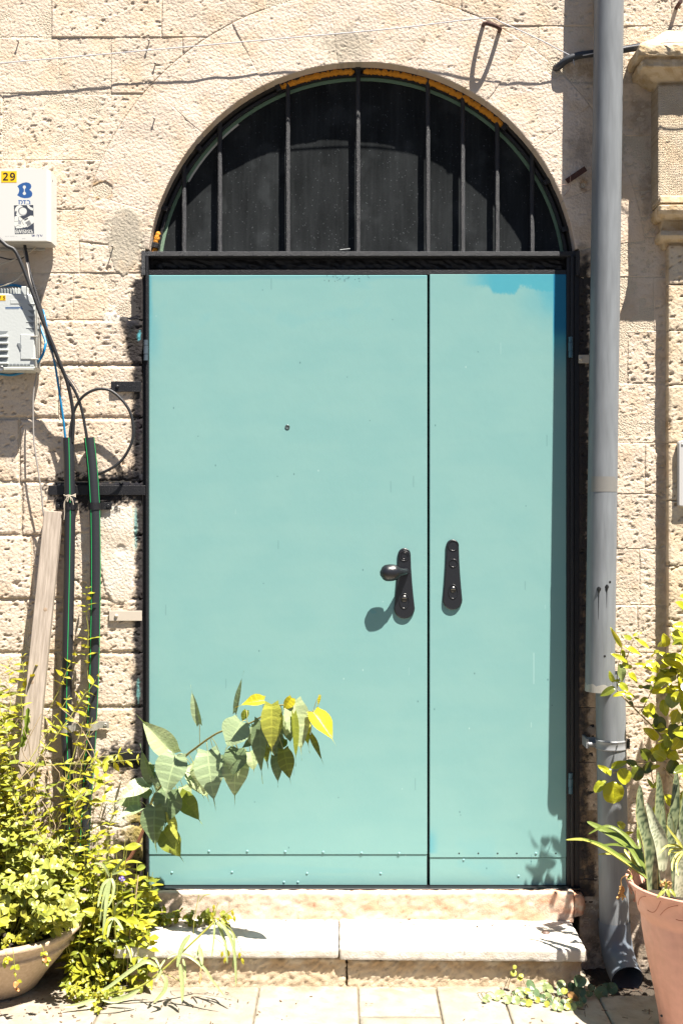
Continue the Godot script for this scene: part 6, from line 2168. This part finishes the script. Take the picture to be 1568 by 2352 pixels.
func banded_strap(pts: PackedVector3Array, w: float, dark: Color, light: Color, sd: float, edge: Color) -> ArrayMesh:
	var st := start()
	st.set_smooth_group(0)
	var p := smooth_path(pts, 14)
	var n := p.size()
	var rows := []
	for i in n:
		var t := float(i) / (n - 1)
		var d := (p[mini(i + 1, n - 1)] - p[maxi(i - 1, 0)]).normalized()
		var s := d.cross(Vector3(0, 0, 1)).normalized()
		var wd := w * 0.5 * (0.7 + 0.3 * sin(PI * minf(t * 1.3, 1.0))) * pow(maxf(0.0, 1.0 - pow(t, 6.0)), 0.8)
		wd = maxf(wd, 0.0006)
		var row := []
		for k in 9:
			var x := -1.0 + k / 4.0
			row.append([p[i] + s * x * wd + Vector3(0, 0, 0.35 * wd * x * x), x, t])
		rows.append(row)
	for i in n - 1:
		for k in 8:
			var q := [rows[i][k], rows[i + 1][k], rows[i + 1][k + 1], rows[i][k], rows[i + 1][k + 1], rows[i][k + 1]]
			for v in q:
				var e := na.get_noise_2d(v[1] * 0.02 + sd, v[2] * 0.9 + sd) + 0.7 * nd.get_noise_2d(v[1] * 0.03, v[2] * 0.8 + sd)
				var c := light.lerp(dark, sstep(0.0, 0.22, e))
				if absf(v[1]) > 0.9:
					c = c.lerp(edge, 0.5)
				st.set_color(c)
				st.add_vertex(v[0])
	return done(st)


func build_right_plants() -> void:
	# pink plastic pot
	var c := P(1612, 1176, 0.60)
	c.y = 0.0
	var pot := thing("pink_pot", "tall salmon-pink plastic pot with embossed swags at the right edge", "planter", c)
	var m := mat("salmon_plastic", lin(0.80, 0.42, 0.315), 0.55, {"tex": noise_tex(0.012, 122, 5, FastNoiseLite.TYPE_SIMPLEX_SMOOTH, 512, Color(0.90, 0.89, 0.88), Color(1, 1, 1)), "bump": noise_tex(0.02, 121, 3), "bumpcm": 0.05, "tri": 4.0})
	var st := start()
	var prof := [Vector2(0.0, 0.004), Vector2(0.112, 0.004), Vector2(0.120, 0.010), Vector2(0.124, 0.05), Vector2(0.136, 0.12), Vector2(0.150, 0.19), Vector2(0.163, 0.26), Vector2(0.171, 0.31), Vector2(0.174, 0.345), Vector2(0.176, 0.360), Vector2(0.184, 0.366), Vector2(0.188, 0.395), Vector2(0.196, 0.42), Vector2(0.206, 0.44), Vector2(0.215, 0.452), Vector2(0.219, 0.457), Vector2(0.217, 0.462), Vector2(0.208, 0.460), Vector2(0.196, 0.442), Vector2(0.184, 0.41), Vector2(0.17, 0.36)]
	for i in prof.size():
		prof[i] = Vector2(prof[i].x, prof[i].y * 0.955)
	st.set_smooth_group(0)
	var segs := 96
	for i in prof.size() - 1:
		for k in segs:
			var pts := []
			for q in [[i, k], [i + 1, k], [i + 1, k + 1], [i, k + 1]]:
				var v: Vector2 = prof[q[0]]
				var a: float = TAU * q[1] / segs
				var r := v.x
				if q[0] >= 2 and q[0] <= 8:
					r += 0.0014 * (1.0 if int(q[1]) % 6 < 5 else -1.2)
				if q[0] > 10 and q[0] < 16:
					r += 0.0010 * sin(a * 7.0 + v.y * 60.0)
				pts.append(c + Vector3(cos(a) * r, v.y, sin(a) * r))
			quad(st, pts[0], pts[1], pts[2], pts[3])
	part("body", done(st), m, pot)
	var em := start()
	var emm := mat("swag_red", lin(0.42, 0.14, 0.08), 0.55)
	for k in 26:
		var a0 := TAU * k / 26.0
		var pts := PackedVector3Array()
		for j in 7:
			var t := j / 6.0
			var a := a0 + t * 0.30
			var y := 0.426 - 0.045 * t - 0.018 * sin(PI * t) * (1.0 if k % 2 == 0 else -0.4)
			var r := 0.184 + (y - 0.350) * 0.36 + 0.0045
			pts.append(c + Vector3(cos(a) * r, y, sin(a) * r))
		tube(em, pts, 0.0011, 5)
	var sw := part("embossed_swags", done(em), emm, pot)
	stuff(sw)
	var so := start()
	lathe(so, [Vector2(0.186, 0.396), Vector2(0.1, 0.41), Vector2(0.0, 0.412)], c, Vector3.UP, 24)
	part("soil", done(so), mats["soil"], pot)
	var hole := start()
	lathe(hole, [Vector2(0.004, 0), Vector2(0, 0.0004)], P(1518, 2333, 0.70), Vector3(-0.5, 0, 0.8).normalized(), 10)
	part("drain_hole", done(hole), mats["hole_black"], pot)

	# banded sword leaves
	var sv := thing("sword_leaf_plant", "upright banded sword-leaved plant standing in the pink pot", "plant", c + Vector3(-0.02, 0.43, 0))
	var wm := mat("sword_leaf", Color.WHITE, 0.4, {"vc": true, "spec": 0.5})
	var dk := Color(0.055, 0.085, 0.045)
	var lt := Color(0.25, 0.29, 0.16)
	var pl := Color(0.46, 0.48, 0.34)
	var ed := Color(0.45, 0.42, 0.08)
	for s in [[1468, 1803, 1470, 1870, 1490, 1940, 1497, 2050, 33, 0.57, 0], [1484, 1843, 1500, 1892, 1517, 1940, 1531, 2056, 31, 0.66, 1], [1510, 1772, 1513, 1830, 1512, 1920, 1508, 2050, 26, 0.54, 0], [1552, 1770, 1548, 1860, 1540, 1950, 1532, 2050, 34, 0.52, 0], [1536, 1866, 1540, 1920, 1545, 1980, 1546, 2056, 30, 0.60, 0], [1574, 1800, 1568, 1880, 1560, 1960, 1555, 2056, 32, 0.58, 0], [1556, 1905, 1560, 1950, 1560, 2000, 1556, 2060, 26, 0.68, 1], [1522, 1850, 1520, 1910, 1519, 1970, 1516, 2050, 26, 0.56, 0], [1590, 1800, 1590, 1880, 1586, 1960, 1580, 2056, 32, 0.62, 0]]:
		var z: float = s[9]
		var pts := PackedVector3Array([P(s[6], s[7], z), P(s[4], s[5], z), P(s[2], s[3], z), P(s[0], s[1], z)])
		part("leaf", banded_strap(pts, s[8] * S * (D - z) / D, dk if s[10] == 0 else Color(0.22, 0.25, 0.16), lt if s[10] == 0 else pl, s[0] * 0.37, ed if s[10] == 0 else Color(0.5, 0.5, 0.35)), wm, sv)

	# arching straps leaning out of the pot over the drainpipe
	var ag := thing("arching_leaf_plant", "dark arching strap leaves leaning from the pink pot across the drainpipe", "plant", c + Vector3(-0.1, 0.43, 0.02))
	var agm := leaf_mat("arching_green", lin(0.171, 0.217, 0.040), Color(0.38, 0.42, 0.07), 0.36)
	var agy := leaf_mat("arching_yellow", lin(0.524, 0.502, 0.114), Color(0.64, 0.61, 0.08), 0.36)
	var o5 := func(x: float, y: float, z: float) -> Vector3: return P(1281 + x / 5.462, 1693.7 + y / 5.462, z)
	for s in [[1110, 1770, 0.58, 900, 1600, 0.52, 560, 1380, 0.42, 320, 1285, 0.36, 95, 1285, 0.33, 72, agy], [1112, 1765, 0.585, 905, 1585, 0.53, 600, 1375, 0.44, 420, 1300, 0.39, 300, 1265, 0.36, 44, agm], [1112, 1760, 0.57, 960, 1430, 0.48, 760, 1270, 0.42, 540, 1150, 0.38, 360, 1055, 0.35, 135, agm], [1115, 1750, 0.56, 960, 1380, 0.47, 800, 1200, 0.42, 600, 1115, 0.40, 378, 1215, 0.39, 62, agm], [1100, 1740, 0.57, 940, 1450, 0.5, 860, 1370, 0.46, 700, 1345, 0.43, 540, 1355, 0.41, 60, agm], [1080, 1720, 0.55, 900, 1520, 0.48, 800, 1470, 0.45, 650, 1460, 0.43, 500, 1468, 0.42, 46, agy], [1105, 1770, 0.58, 980, 1600, 0.52, 900, 1500, 0.5, 850, 1440, 0.49, 830, 1400, 0.48, 52, agy], [1060, 1500, 0.5, 1010, 1300, 0.45, 1000, 1180, 0.44, 1010, 1090, 0.43, 1025, 1040, 0.43, 40, agm]]:
		var pts := PackedVector3Array()
		for i in 5:
			pts.append(o5.call(s[i * 3], s[i * 3 + 1], s[i * 3 + 2]))
		part("leaf", ribbon(smooth_path(pts, 5), s[15] / 5.462 * S * 0.88, 0.3, Vector3(-0.2, 0.8, 0.7), 1.2), s[16], ag)
	# pale tufts at the right
	var sp := thing("spider_tuft", "pale yellow tuft of thin arching leaves among the sword leaves", "plant", P(1566, 1945, 0.68))
	for s in [[1560, 1390, 1500, 1300, 1420, 1200, 1355, 1100, 40], [1560, 1395, 1450, 1350, 1340, 1380, 1245, 1480, 36], [1560, 1400, 1440, 1400, 1400, 1430, 1380, 1480, 26], [1565, 1390, 1510, 1340, 1480, 1310, 1455, 1280, 24], [1560, 1420, 1480, 1480, 1430, 1580, 1430, 1680, 30], [1580, 1420, 1500, 1540, 1480, 1640, 1510, 1740, 30], [1400, 1440, 1390, 1400, 1370, 1370, 1350, 1350, 20], [1400, 1440, 1450, 1445, 1500, 1440, 1540, 1435, 20]]:
		var pts := PackedVector3Array()
		for i in 4:
			pts.append(o5.call(s[i * 2], s[i * 2 + 1], 0.68 + 0.015 * i))
		part("leaf", ribbon(smooth_path(pts, 5), s[8] / 5.462 * S * 0.85, 0.25, Vector3(-0.1, 0.7, 0.8)), agy, sp)

	# round-leaved shrub
	var sh := thing("round_leaf_shrub", "sprawling shrub with glossy round yellow leaves above the pink pot", "shrub", c + Vector3(-0.03, 0.44, -0.05))
	var ye := leaf_mat("shrub_yellow", lin(0.620, 0.604, 0.034), Color(0.77, 0.71, 0.05), 0.28, 0.6)
	var li := leaf_mat("shrub_lime", lin(0.433, 0.456, 0.028), Color(0.64, 0.64, 0.05), 0.28, 0.6)
	var da := leaf_mat("shrub_dark", lin(0.137, 0.160, 0.014), Color(0.38, 0.41, 0.03), 0.3, 0.6)
	var gr := leaf_mat("shrub_grey", lin(0.296, 0.353, 0.125), Color(0.44, 0.48, 0.10), 0.3, 0.6)
	var o4 := func(x: float, y: float, z: float) -> Vector3: return P(1281 + x / 5.462, 1406.7 + y / 5.462, 0.21 + (z - 0.43) * 0.8)
	var o8 := func(x: float, y: float, z: float) -> Vector3: return P(1281 + x / 5.462, 1693.7 + y / 5.462, 0.20 + (z - 0.48) * 1.1)
	var bark := mat("shrub_bark", lin(0.30, 0.23, 0.11), 0.8)
	var ms := start()
	tube(ms, smooth_path(PackedVector3Array([P(1605, 2000, 0.52), P(1592, 1820, 0.36), o4.call(1568, 1900, 0.54), o4.call(1470, 1780, 0.53), o4.call(1340, 1610, 0.51), o4.call(1180, 1430, 0.49), o4.call(1020, 1270, 0.47), o4.call(860, 1110, 0.45), o4.call(740, 980, 0.43)]), 4), 0.0028, 7, false)
	for s in [[740, 960, 735, 860, 760, 620, 800, 430], [740, 930, 790, 760, 860, 570, 940, 340], [1030, 1260, 1120, 1090, 1230, 850, 1340, 600], [1340, 1600, 1390, 1420, 1450, 1290, 1500, 1240], [820, 900, 900, 925, 950, 935, 1000, 940]]:
		tube(ms, smooth_path(PackedVector3Array([o4.call(s[0], s[1], 0.45), o4.call(s[2], s[3], 0.45), o4.call(s[4], s[5], 0.45), o4.call(s[6], s[7], 0.45)]), 4), 0.0014, 6, false)
	for s in [[1590, 240, 1320, 280, 1000, 340, 690, 450], [1180, 330, 1180, 520, 1300, 760, 1480, 900], [1320, 380, 1450, 520, 1568, 640, 1700, 760]]:
		tube(ms, smooth_path(PackedVector3Array([o8.call(s[0], s[1], 0.55), o8.call(s[2], s[3], 0.53), o8.call(s[4], s[5], 0.52), o8.call(s[6], s[7], 0.52)]), 4), 0.0016, 6, false)
	part("branches", done(ms), bark, sh)
	# [kind 4 or 5 = survey sheet, stem end, tip, width, material, shape, z, facing x, y]
	var Lf := [
		[4, 800, 445, 655, 190, 62, ye, "oval", 0.45, -0.5, 0.4], [4, 925, 330, 820, 285, 70, li, "oval", 0.45, 0, 0.4], [4, 930, 300, 1050, 245, 40, ye, "oval", 0.45, 0, 0.9], [4, 950, 310, 1155, 450, 62, ye, "oval", 0.45, 0.3, 0.7], [4, 815, 420, 1065, 520, 78, ye, "oval", 0.46, 0.1, 0.8], [4, 875, 628, 665, 505, 66, ye, "oval", 0.46, -0.1, 0.8], [4, 800, 460, 835, 590, 62, li, "oval", 0.45, 0.5, 0.2], [4, 800, 640, 888, 690, 90, li, "oval", 0.45, 0.1, 0.4], [4, 905, 655, 890, 705, 60, ye, "oval", 0.44, 0, 0.4],
		[4, 770, 640, 830, 880, 118, gr, "oval", 0.46, 0.2, 0.3], [4, 880, 750, 1005, 880, 90, ye, "oval", 0.45, 0.2, 0.5], [4, 700, 880, 640, 745, 66, li, "oval", 0.46, -0.4, 0.3], [4, 715, 940, 530, 1040, 100, da, "oval", 0.48, -0.1, 0.4], [4, 755, 880, 885, 990, 92, li, "oval", 0.47, 0.2, 0.3], [4, 850, 1010, 690, 1030, 66, ye, "oval", 0.48, 0, 0.8], [4, 840, 1020, 970, 1055, 60, li, "oval", 0.46, 0, 0.5], [4, 850, 1050, 920, 1095, 52, da, "oval", 0.45, 0, 0.3], [4, 880, 1120, 945, 1175, 60, da, "oval", 0.45, 0, 0.3], [4, 700, 860, 780, 850, 40, ye, "oval", 0.45, 0, 0.7],
		[4, 1240, 740, 980, 620, 84, ye, "oval", 0.48, 0, 0.8], [4, 1250, 760, 1130, 590, 90, ye, "oval", 0.47, 0, 0.7], [4, 1270, 690, 1390, 650, 70, ye, "oval", 0.48, 0, 0.8], [4, 1290, 600, 1600, 690, 130, ye, "oval", 0.5, 0.1, 0.7], [4, 1350, 560, 1580, 560, 110, li, "oval", 0.49, 0.1, 0.6], [4, 1360, 560, 1290, 495, 70, ye, "oval", 0.48, 0, 0.6], [4, 1480, 790, 1235, 830, 180, li, "round", 0.47, 0, 0.5], [4, 1500, 700, 1400, 740, 120, da, "round", 0.47, 0, 0.4], [4, 1490, 780, 1330, 770, 60, ye, "oval", 0.49, 0, 0.9], [4, 1080, 860, 1245, 870, 62, ye, "oval", 0.48, 0, 0.8], [4, 1185, 945, 1075, 930, 66, da, "oval", 0.49, 0, 0.4], [4, 1190, 940, 1330, 900, 80, li, "oval", 0.48, 0, 0.5], [4, 1000, 930, 1075, 935, 50, ye, "oval", 0.47, 0, 0.6],
		[4, 1560, 960, 1265, 985, 110, ye, "oval", 0.52, -0.1, 0.7], [4, 1420, 1000, 1430, 1210, 190, gr, "oval", 0.53, 0.1, 0.3], [4, 1310, 1090, 1360, 1310, 120, li, "oval", 0.52, -0.2, 0.3], [4, 1290, 1160, 1290, 1240, 50, li, "oval", 0.5, 0, 0.4], [4, 1500, 1230, 1430, 1400, 120, ye, "oval", 0.53, -0.1, 0.4], [4, 1120, 1075, 1035, 1115, 68, li, "round", 0.48, 0, 0.4], [4, 1045, 1245, 1200, 1320, 88, li, "oval", 0.49, 0, 0.5], [4, 1160, 1290, 1255, 1290, 66, da, "oval", 0.48, 0, 0.4], [4, 1240, 1300, 1290, 1500, 170, da, "round", 0.5, 0, 0.3], [4, 1440, 1380, 1440, 1640, 180, da, "round", 0.5, 0.1, 0.3], [4, 1568, 330, 1445, 330, 150, ye, "round", 0.52, -0.1, 0.3], [4, 1520, 800, 1568, 1000, 110, ye, "oval", 0.54, 0.2, 0.4], [4, 1500, 850, 1600, 760, 110, da, "oval", 0.48, 0, 0.4], [4, 1560, 1080, 1600, 1250, 120, li, "oval", 0.52, 0, 0.4], [4, 1568, 1250, 1620, 1500, 140, da, "round", 0.5, 0, 0.4], [4, 1568, 600, 1700, 560, 120, ye, "oval", 0.5, 0, 0.7], [4, 1580, 760, 1720, 820, 130, li, "oval", 0.5, 0, 0.6], [4, 1600, 420, 1700, 360, 130, ye, "round", 0.5, 0, 0.5],
		[5, 1140, 280, 1040, 150, 140, da, "round", 0.53, 0, 0.3], [5, 1170, 300, 1260, 200, 90, da, "round", 0.53, 0, 0.3], [5, 660, 385, 860, 300, 92, li, "oval", 0.53, 0, 0.5], [5, 990, 340, 865, 300, 92, da, "round", 0.53, 0, 0.3], [5, 990, 350, 980, 550, 170, da, "round", 0.54, 0, 0.3], [5, 1190, 330, 1060, 440, 120, da, "round", 0.53, 0, 0.3], [5, 770, 390, 860, 590, 190, ye, "round", 0.57, 0.1, 0.5], [5, 680, 550, 700, 835, 272, ye, "round", 0.58, 0, 0.45], [5, 560, 540, 465, 680, 118, li, "round", 0.57, -0.2, 0.4], [5, 660, 460, 520, 350, 80, ye, "oval", 0.57, -0.2, 0.6], [5, 620, 390, 660, 480, 70, li, "oval", 0.57, 0.2, 0.4], [5, 600, 545, 520, 600, 60, li, "oval", 0.58, 0, 0.5], [5, 1160, 395, 1270, 350, 60, ye, "oval", 0.55, 0, 0.7],
		[5, 1480, 160, 1330, 170, 110, da, "round", 0.52, 0, 0.3], [5, 1360, 220, 1420, 262, 60, ye, "oval", 0.54, 0, 0.6], [5, 1470, 280, 1390, 450, 150, da, "round", 0.53, 0, 0.3], [5, 1200, 640, 1125, 520, 54, li, "oval", 0.58, 0, 0.4], [5, 1195, 620, 1285, 555, 60, li, "oval", 0.58, 0, 0.5], [5, 1300, 830, 1200, 1015, 150, li, "round", 0.6, 0, 0.4], [5, 1330, 720, 1500, 890, 130, ye, "oval", 0.6, 0.1, 0.6], [5, 1390, 900, 1560, 930, 90, ye, "oval", 0.6, 0.1, 0.7], [5, 1370, 950, 1490, 1090, 100, li, "oval", 0.6, 0, 0.4], [5, 1480, 860, 1600, 780, 80, gr, "oval", 0.6, 0, 0.6], [5, 1520, 800, 1600, 690, 80, li, "oval", 0.6, 0, 0.4], [5, 835, 1140, 760, 1060, 86, li, "round", 0.5, 0, 0.5], [5, 830, 1215, 940, 1185, 50, ye, "oval", 0.5, 0, 0.6], [5, 860, 1250, 745, 1300, 60, li, "oval", 0.48, 0, 0.5],
	]
	var leaves := []
	for i in Lf.size():
		var q: Array = Lf[i]
		var z: float = q[8]
		var a: Vector3 = o4.call(q[1], q[2], z) if q[0] == 4 else o8.call(q[1], q[2], z)
		var b: Vector3 = o4.call(q[3], q[4], z + 0.012) if q[0] == 4 else o8.call(q[3], q[4], z + 0.012)
		leaves.append([leaf_at(a, b, q[5] / 5.462 * S * 0.94, Vector3(q[9], q[10], 1.0).normalized()), leaf_shape(q[7], i % 5), q[6]])
	# more of the same beyond the edge and behind
	for i in 290:
		var a := P(rng.randf_range(1490, 1680), rng.randf_range(1440, 1750), rng.randf_range(0.16, 0.36))
		if i > 105:
			a = P(rng.randf_range(1570, 1700), rng.randf_range(1350, 1950), rng.randf_range(0.2, 0.55))
		var d := (vrand(1.0) + Vector3(-0.3, 0.2, 0.3)).normalized() * rng.randf_range(0.035, 0.060)
		leaves.append([leaf_at(a, a + d, rng.randf_range(0.026, 0.040), (Vector3(0, 0.6, 0.8) + vrand(0.5)).normalized()), leaf_shape("oval", i % 5), [ye, li, da, ye, ye][i % 5]])
	set_leaves(sh, leaves)

	# dried sprays hanging on the rim
	var dr := thing("dried_flower", "dried brown flower head drooping over the pink pot's rim onto the drainpipe", "flower", P(1440, 2010, 0.58))
	var straw := mat("dried_straw", lin(0.50, 0.30, 0.11), 0.85, {"back": Color(0.3, 0.2, 0.06)})
	var o6 := func(x: float, y: float, z: float) -> Vector3: return P(1281 + x / 5.462, 1980.8 + y / 5.462, z)
	var dst := start()
	tube(dst, smooth_path(PackedVector3Array([o6.call(900, 190, 0.58), o6.call(840, 170, 0.57), o6.call(790, 210, 0.56), o6.call(790, 290, 0.555), o6.call(800, 350, 0.55)]), 4), 0.0016, 6)
	part("stalk", done(dst), straw, dr)
	leaves = []
	for i in 16:
		var a: Vector3 = o6.call(795 + rng.randf_range(-20, 30), 290 + i * 9.0, 0.55)
		leaves.append([leaf_at(a, a + Vector3(rng.randf_range(-0.016, 0.016), rng.randf_range(-0.022, 0.0), rng.randf_range(-0.008, 0.012)), rng.randf_range(0.006, 0.011), (Vector3(0, 0.3, 1) + vrand(0.8)).normalized()), leaf_shape("oval", i % 5), straw])
	for i in 12:
		var a: Vector3 = o6.call(1330 + rng.randf_range(-50, 60), 270 + rng.randf_range(-30, 40), 0.79)
		leaves.append([leaf_at(a, a + vrand(0.018), 0.008, (Vector3(0, 0.3, 1) + vrand(0.8)).normalized()), leaf_shape("oval", i % 5), straw])
	var lgm := leaf_mat("rim_leaf", lin(0.410, 0.433, 0.068), Color(0.58, 0.58, 0.08))
	for s in [[900, 150, 870, 230], [890, 160, 920, 200], [905, 140, 920, 110], [1350, 320, 1235, 440], [1355, 330, 1400, 440], [1390, 330, 1480, 430], [1350, 330, 1360, 260]]:
		leaves.append([leaf_at(o6.call(s[0], s[1], 0.80 if s[0] > 1000 else 0.585), o6.call(s[2], s[3], 0.815 if s[0] > 1000 else 0.60), 0.010, Vector3(0, 0.6, 0.8)), leaf_shape("oval", 1), lgm])
	set_leaves(dr, leaves)

	# round-leaved weed at the foot of the step
	var nz := thing("round_leaf_weed", "patch of small round-leaved weeds with a fallen pink petal by the step", "weeds", P(1230, 2290, 0.36))
	var n1 := leaf_mat("weed_green", lin(0.114, 0.182, 0.080), Color(0.26, 0.36, 0.08), 0.4)
	var n2 := leaf_mat("weed_pale", lin(0.342, 0.410, 0.171), Color(0.44, 0.51, 0.10), 0.4)
	var n3 := leaf_mat("weed_yellow", lin(0.513, 0.513, 0.091), Color(0.64, 0.61, 0.08), 0.4)
	var o7 := func(x: float, y: float, z: float) -> Vector3: return P(1090.9 + x / 4.552, 2181.8 + y / 4.552, z)
	leaves = []
	var stl := start()
	var nas := [[1095, 330, 66, n1, 0.36], [1095, 445, 62, n1, 0.38], [1430, 400, 60, n1, 0.33], [1310, 490, 70, n1, 0.36], [1370, 390, 46, n1, 0.32], [1120, 530, 40, n1, 0.42], [1000, 385, 46, n1, 0.35], [895, 360, 50, n2, 0.36], [890, 440, 40, n1, 0.38], [745, 390, 50, n2, 0.36], [780, 410, 42, n2, 0.37], [712, 340, 34, n2, 0.35], [580, 365, 56, n1, 0.36], [610, 450, 66, n1, 0.38], [465, 440, 52, n2, 0.37], [490, 465, 40, n2, 0.39], [420, 455, 34, n1, 0.37], [255, 450, 50, n2, 0.37], [225, 500, 38, n2, 0.39], [130, 500, 36, n2, 0.40], [100, 535, 28, n2, 0.41], [330, 520, 44, n2, 0.41], [420, 525, 48, n2, 0.41], [520, 540, 34, n3, 0.42], [560, 570, 40, n3, 0.43], [500, 580, 30, n2, 0.43], [700, 520, 40, n1, 0.40], [750, 500, 52, n2, 0.40], [780, 560, 36, n1, 0.42], [850, 540, 40, n2, 0.42], [930, 430, 34, n3, 0.40], [990, 545, 34, n3, 0.42], [930, 615, 50, n1, 0.44], [880, 650, 34, n1, 0.45], [830, 655, 36, n2, 0.46], [1020, 665, 40, n2, 0.46], [960, 655, 34, n3, 0.46], [890, 690, 30, n2, 0.47], [1085, 630, 42, n1, 0.44], [400, 240, 34, n3, 0.33], [412, 180, 22, n3, 0.33], [465, 300, 30, n3, 0.34], [480, 268, 26, n3, 0.34], [745, 615, 30, n3, 0.44], [1190, 460, 40, n1, 0.37], [1210, 395, 40, n1, 0.33], [650, 520, 30, n3, 0.41], [540, 430, 34, n3, 0.39]]
	for i in nas.size():
		var q: Array = nas[i]
		var cc: Vector3 = o7.call(q[0], q[1], q[4])
		cc.y = maxf(cc.y, 0.012)
		var r: float = q[2] / 4.552 * S * 0.93
		var f := (Vector3(0, 0.75, 0.8) + vrand(0.35)).normalized()
		var d := f.cross(Vector3(rng.randf_range(-1, 1), 0.2, rng.randf_range(-1, 1))).normalized()
		leaves.append([leaf_at(cc - d * r, cc + d * r, r * 2.0, f), leaf_shape("round", i % 5), q[3]])
		var g := Vector3(cc.x + rng.randf_range(-0.03, 0.03), 0.0, minf(cc.z, 0.36) - 0.03)
		tube(stl, smooth_path(PackedVector3Array([g, (g + cc) * 0.5 + Vector3(0, 0.01, 0.0), cc]), 3), 0.001, 5, false)
	part("stems", done(stl), stemm2(), nz)
	set_leaves(nz, leaves)
	var pk := start()
	for s in [[905, 515, 0.42, 60, 36], [935, 525, 0.425, 40, 30]]:
		var cc: Vector3 = o7.call(s[0], s[1], s[2])
		lathe(pk, [Vector2(0.0, 0.010), Vector2(0.007, 0.008), Vector2(0.011, 0.003), Vector2(0.012, 0.0)], Vector3(cc.x, 0.004, cc.z), Vector3(0, 1, 0), 10)
	part("petal", done(pk), mat("petal_pink", lin(0.62, 0.27, 0.17), 0.6), nz)
	var dl := thing("fallen_leaf", "curled brown fallen leaf among the weeds by the step", "leaf", o7.call(1015, 540, 0.43))
	placed("blade", leaf_shape("oval", 3), mat("brown_leaf", lin(0.26, 0.14, 0.04), 0.7), leaf_at(o7.call(965, 445, 0.40), o7.call(1085, 540, 0.42), 0.022, Vector3(-0.3, 0.3, 1)), dl)
	# twigs and litter by the drain
	var lt2 := start()
	for i in 70:
		var a := Vector3(rng.randf_range(0.72, 1.12), 0.004, rng.randf_range(0.30, 0.52))
		if i > 40:
			a = Vector3(rng.randf_range(0.86, 1.05), -0.045, rng.randf_range(0.03, 0.30))
		var an := rng.randf() * TAU
		var l := rng.randf_range(0.008, 0.035)
		tube(lt2, PackedVector3Array([a, a + Vector3(cos(an) * l, rng.randf_range(0, 0.006), sin(an) * l)]), rng.randf_range(0.0006, 0.0018), 4)
	var lit := part("litter", done(lt2), mat("litter_brown", lin(0.10, 0.06, 0.04), 0.9))
	tag(lit, "dry twigs and litter scattered on the ground around the drain outlet", "litter")
	stuff(lit)
	var pe := start()
	lathe(pe, [Vector2(0.0145, 0.0), Vector2(0.0135, 0.005), Vector2(0.008, 0.0095), Vector2(0, 0.011)], Vector3(P(1252, 0, 0.16).x, 0.125, 0.16), Vector3.UP, 14)
	solo("snail_shell", done(pe), mat("shell_brown", lin(0.14, 0.09, 0.07), 0.5), "small brown snail shell resting on the right end of the tread", "shell")


func stemm2() -> Material:
	return mat("weed_stem", lin(0.28, 0.22, 0.12), 0.7)


func _ready() -> void:
	rng.seed = 4711
	# camera
	var cam := Camera3D.new()
	cam.name = "camera"
	cam.fov = rad_to_deg(2.0 * atan(1176.0 * S / D))
	cam.near = 0.05
	cam.far = 300.0
	add_child(cam)
	cam.position = Vector3(0, EYE, D)
	cam.current = true
	# sky, sun, exposure
	var sky_m := ProceduralSkyMaterial.new()
	sky_m.sky_top_color = Color(0.30, 0.42, 0.60)
	sky_m.sky_horizon_color = Color(0.68, 0.70, 0.72)
	sky_m.sky_curve = 0.12
	sky_m.ground_bottom_color = Color(0.30, 0.27, 0.23)
	sky_m.ground_horizon_color = Color(0.55, 0.55, 0.55)
	sky_m.sky_energy_multiplier = 1.0
	var sky := Sky.new()
	sky.sky_material = sky_m
	var env := Environment.new()
	env.background_mode = Environment.BG_SKY
	env.sky = sky
	env.background_energy_multiplier = 0.36
	env.tonemap_mode = Environment.TONE_MAPPER_LINEAR
	env.tonemap_exposure = 2.9
	env.sdfgi_enabled = true
	env.ssao_enabled = true
	env.ssil_enabled = true
	var we := WorldEnvironment.new()
	we.name = "world"
	we.environment = env
	add_child(we)
	var sun := DirectionalLight3D.new()
	sun.name = "sun"
	sun.light_energy = 1.6
	sun.light_color = Color(1.0, 0.968, 0.925)
	sun.light_angular_distance = 0.5
	sun.shadow_enabled = true
	add_child(sun)
	sun.basis = Basis.looking_at(Vector3(-0.9, -2.95, -1.0).normalized(), Vector3.UP)
	# the place
	setup_noise()
	build_ground()
	build_wall()
	build_door()
	build_fanlight()
	build_step()
	build_pier()
	build_pipe()
	build_boxes()
	build_cables()
	build_wall_bits()
	build_left_plants()
	build_bodhi()
	build_right_plants()
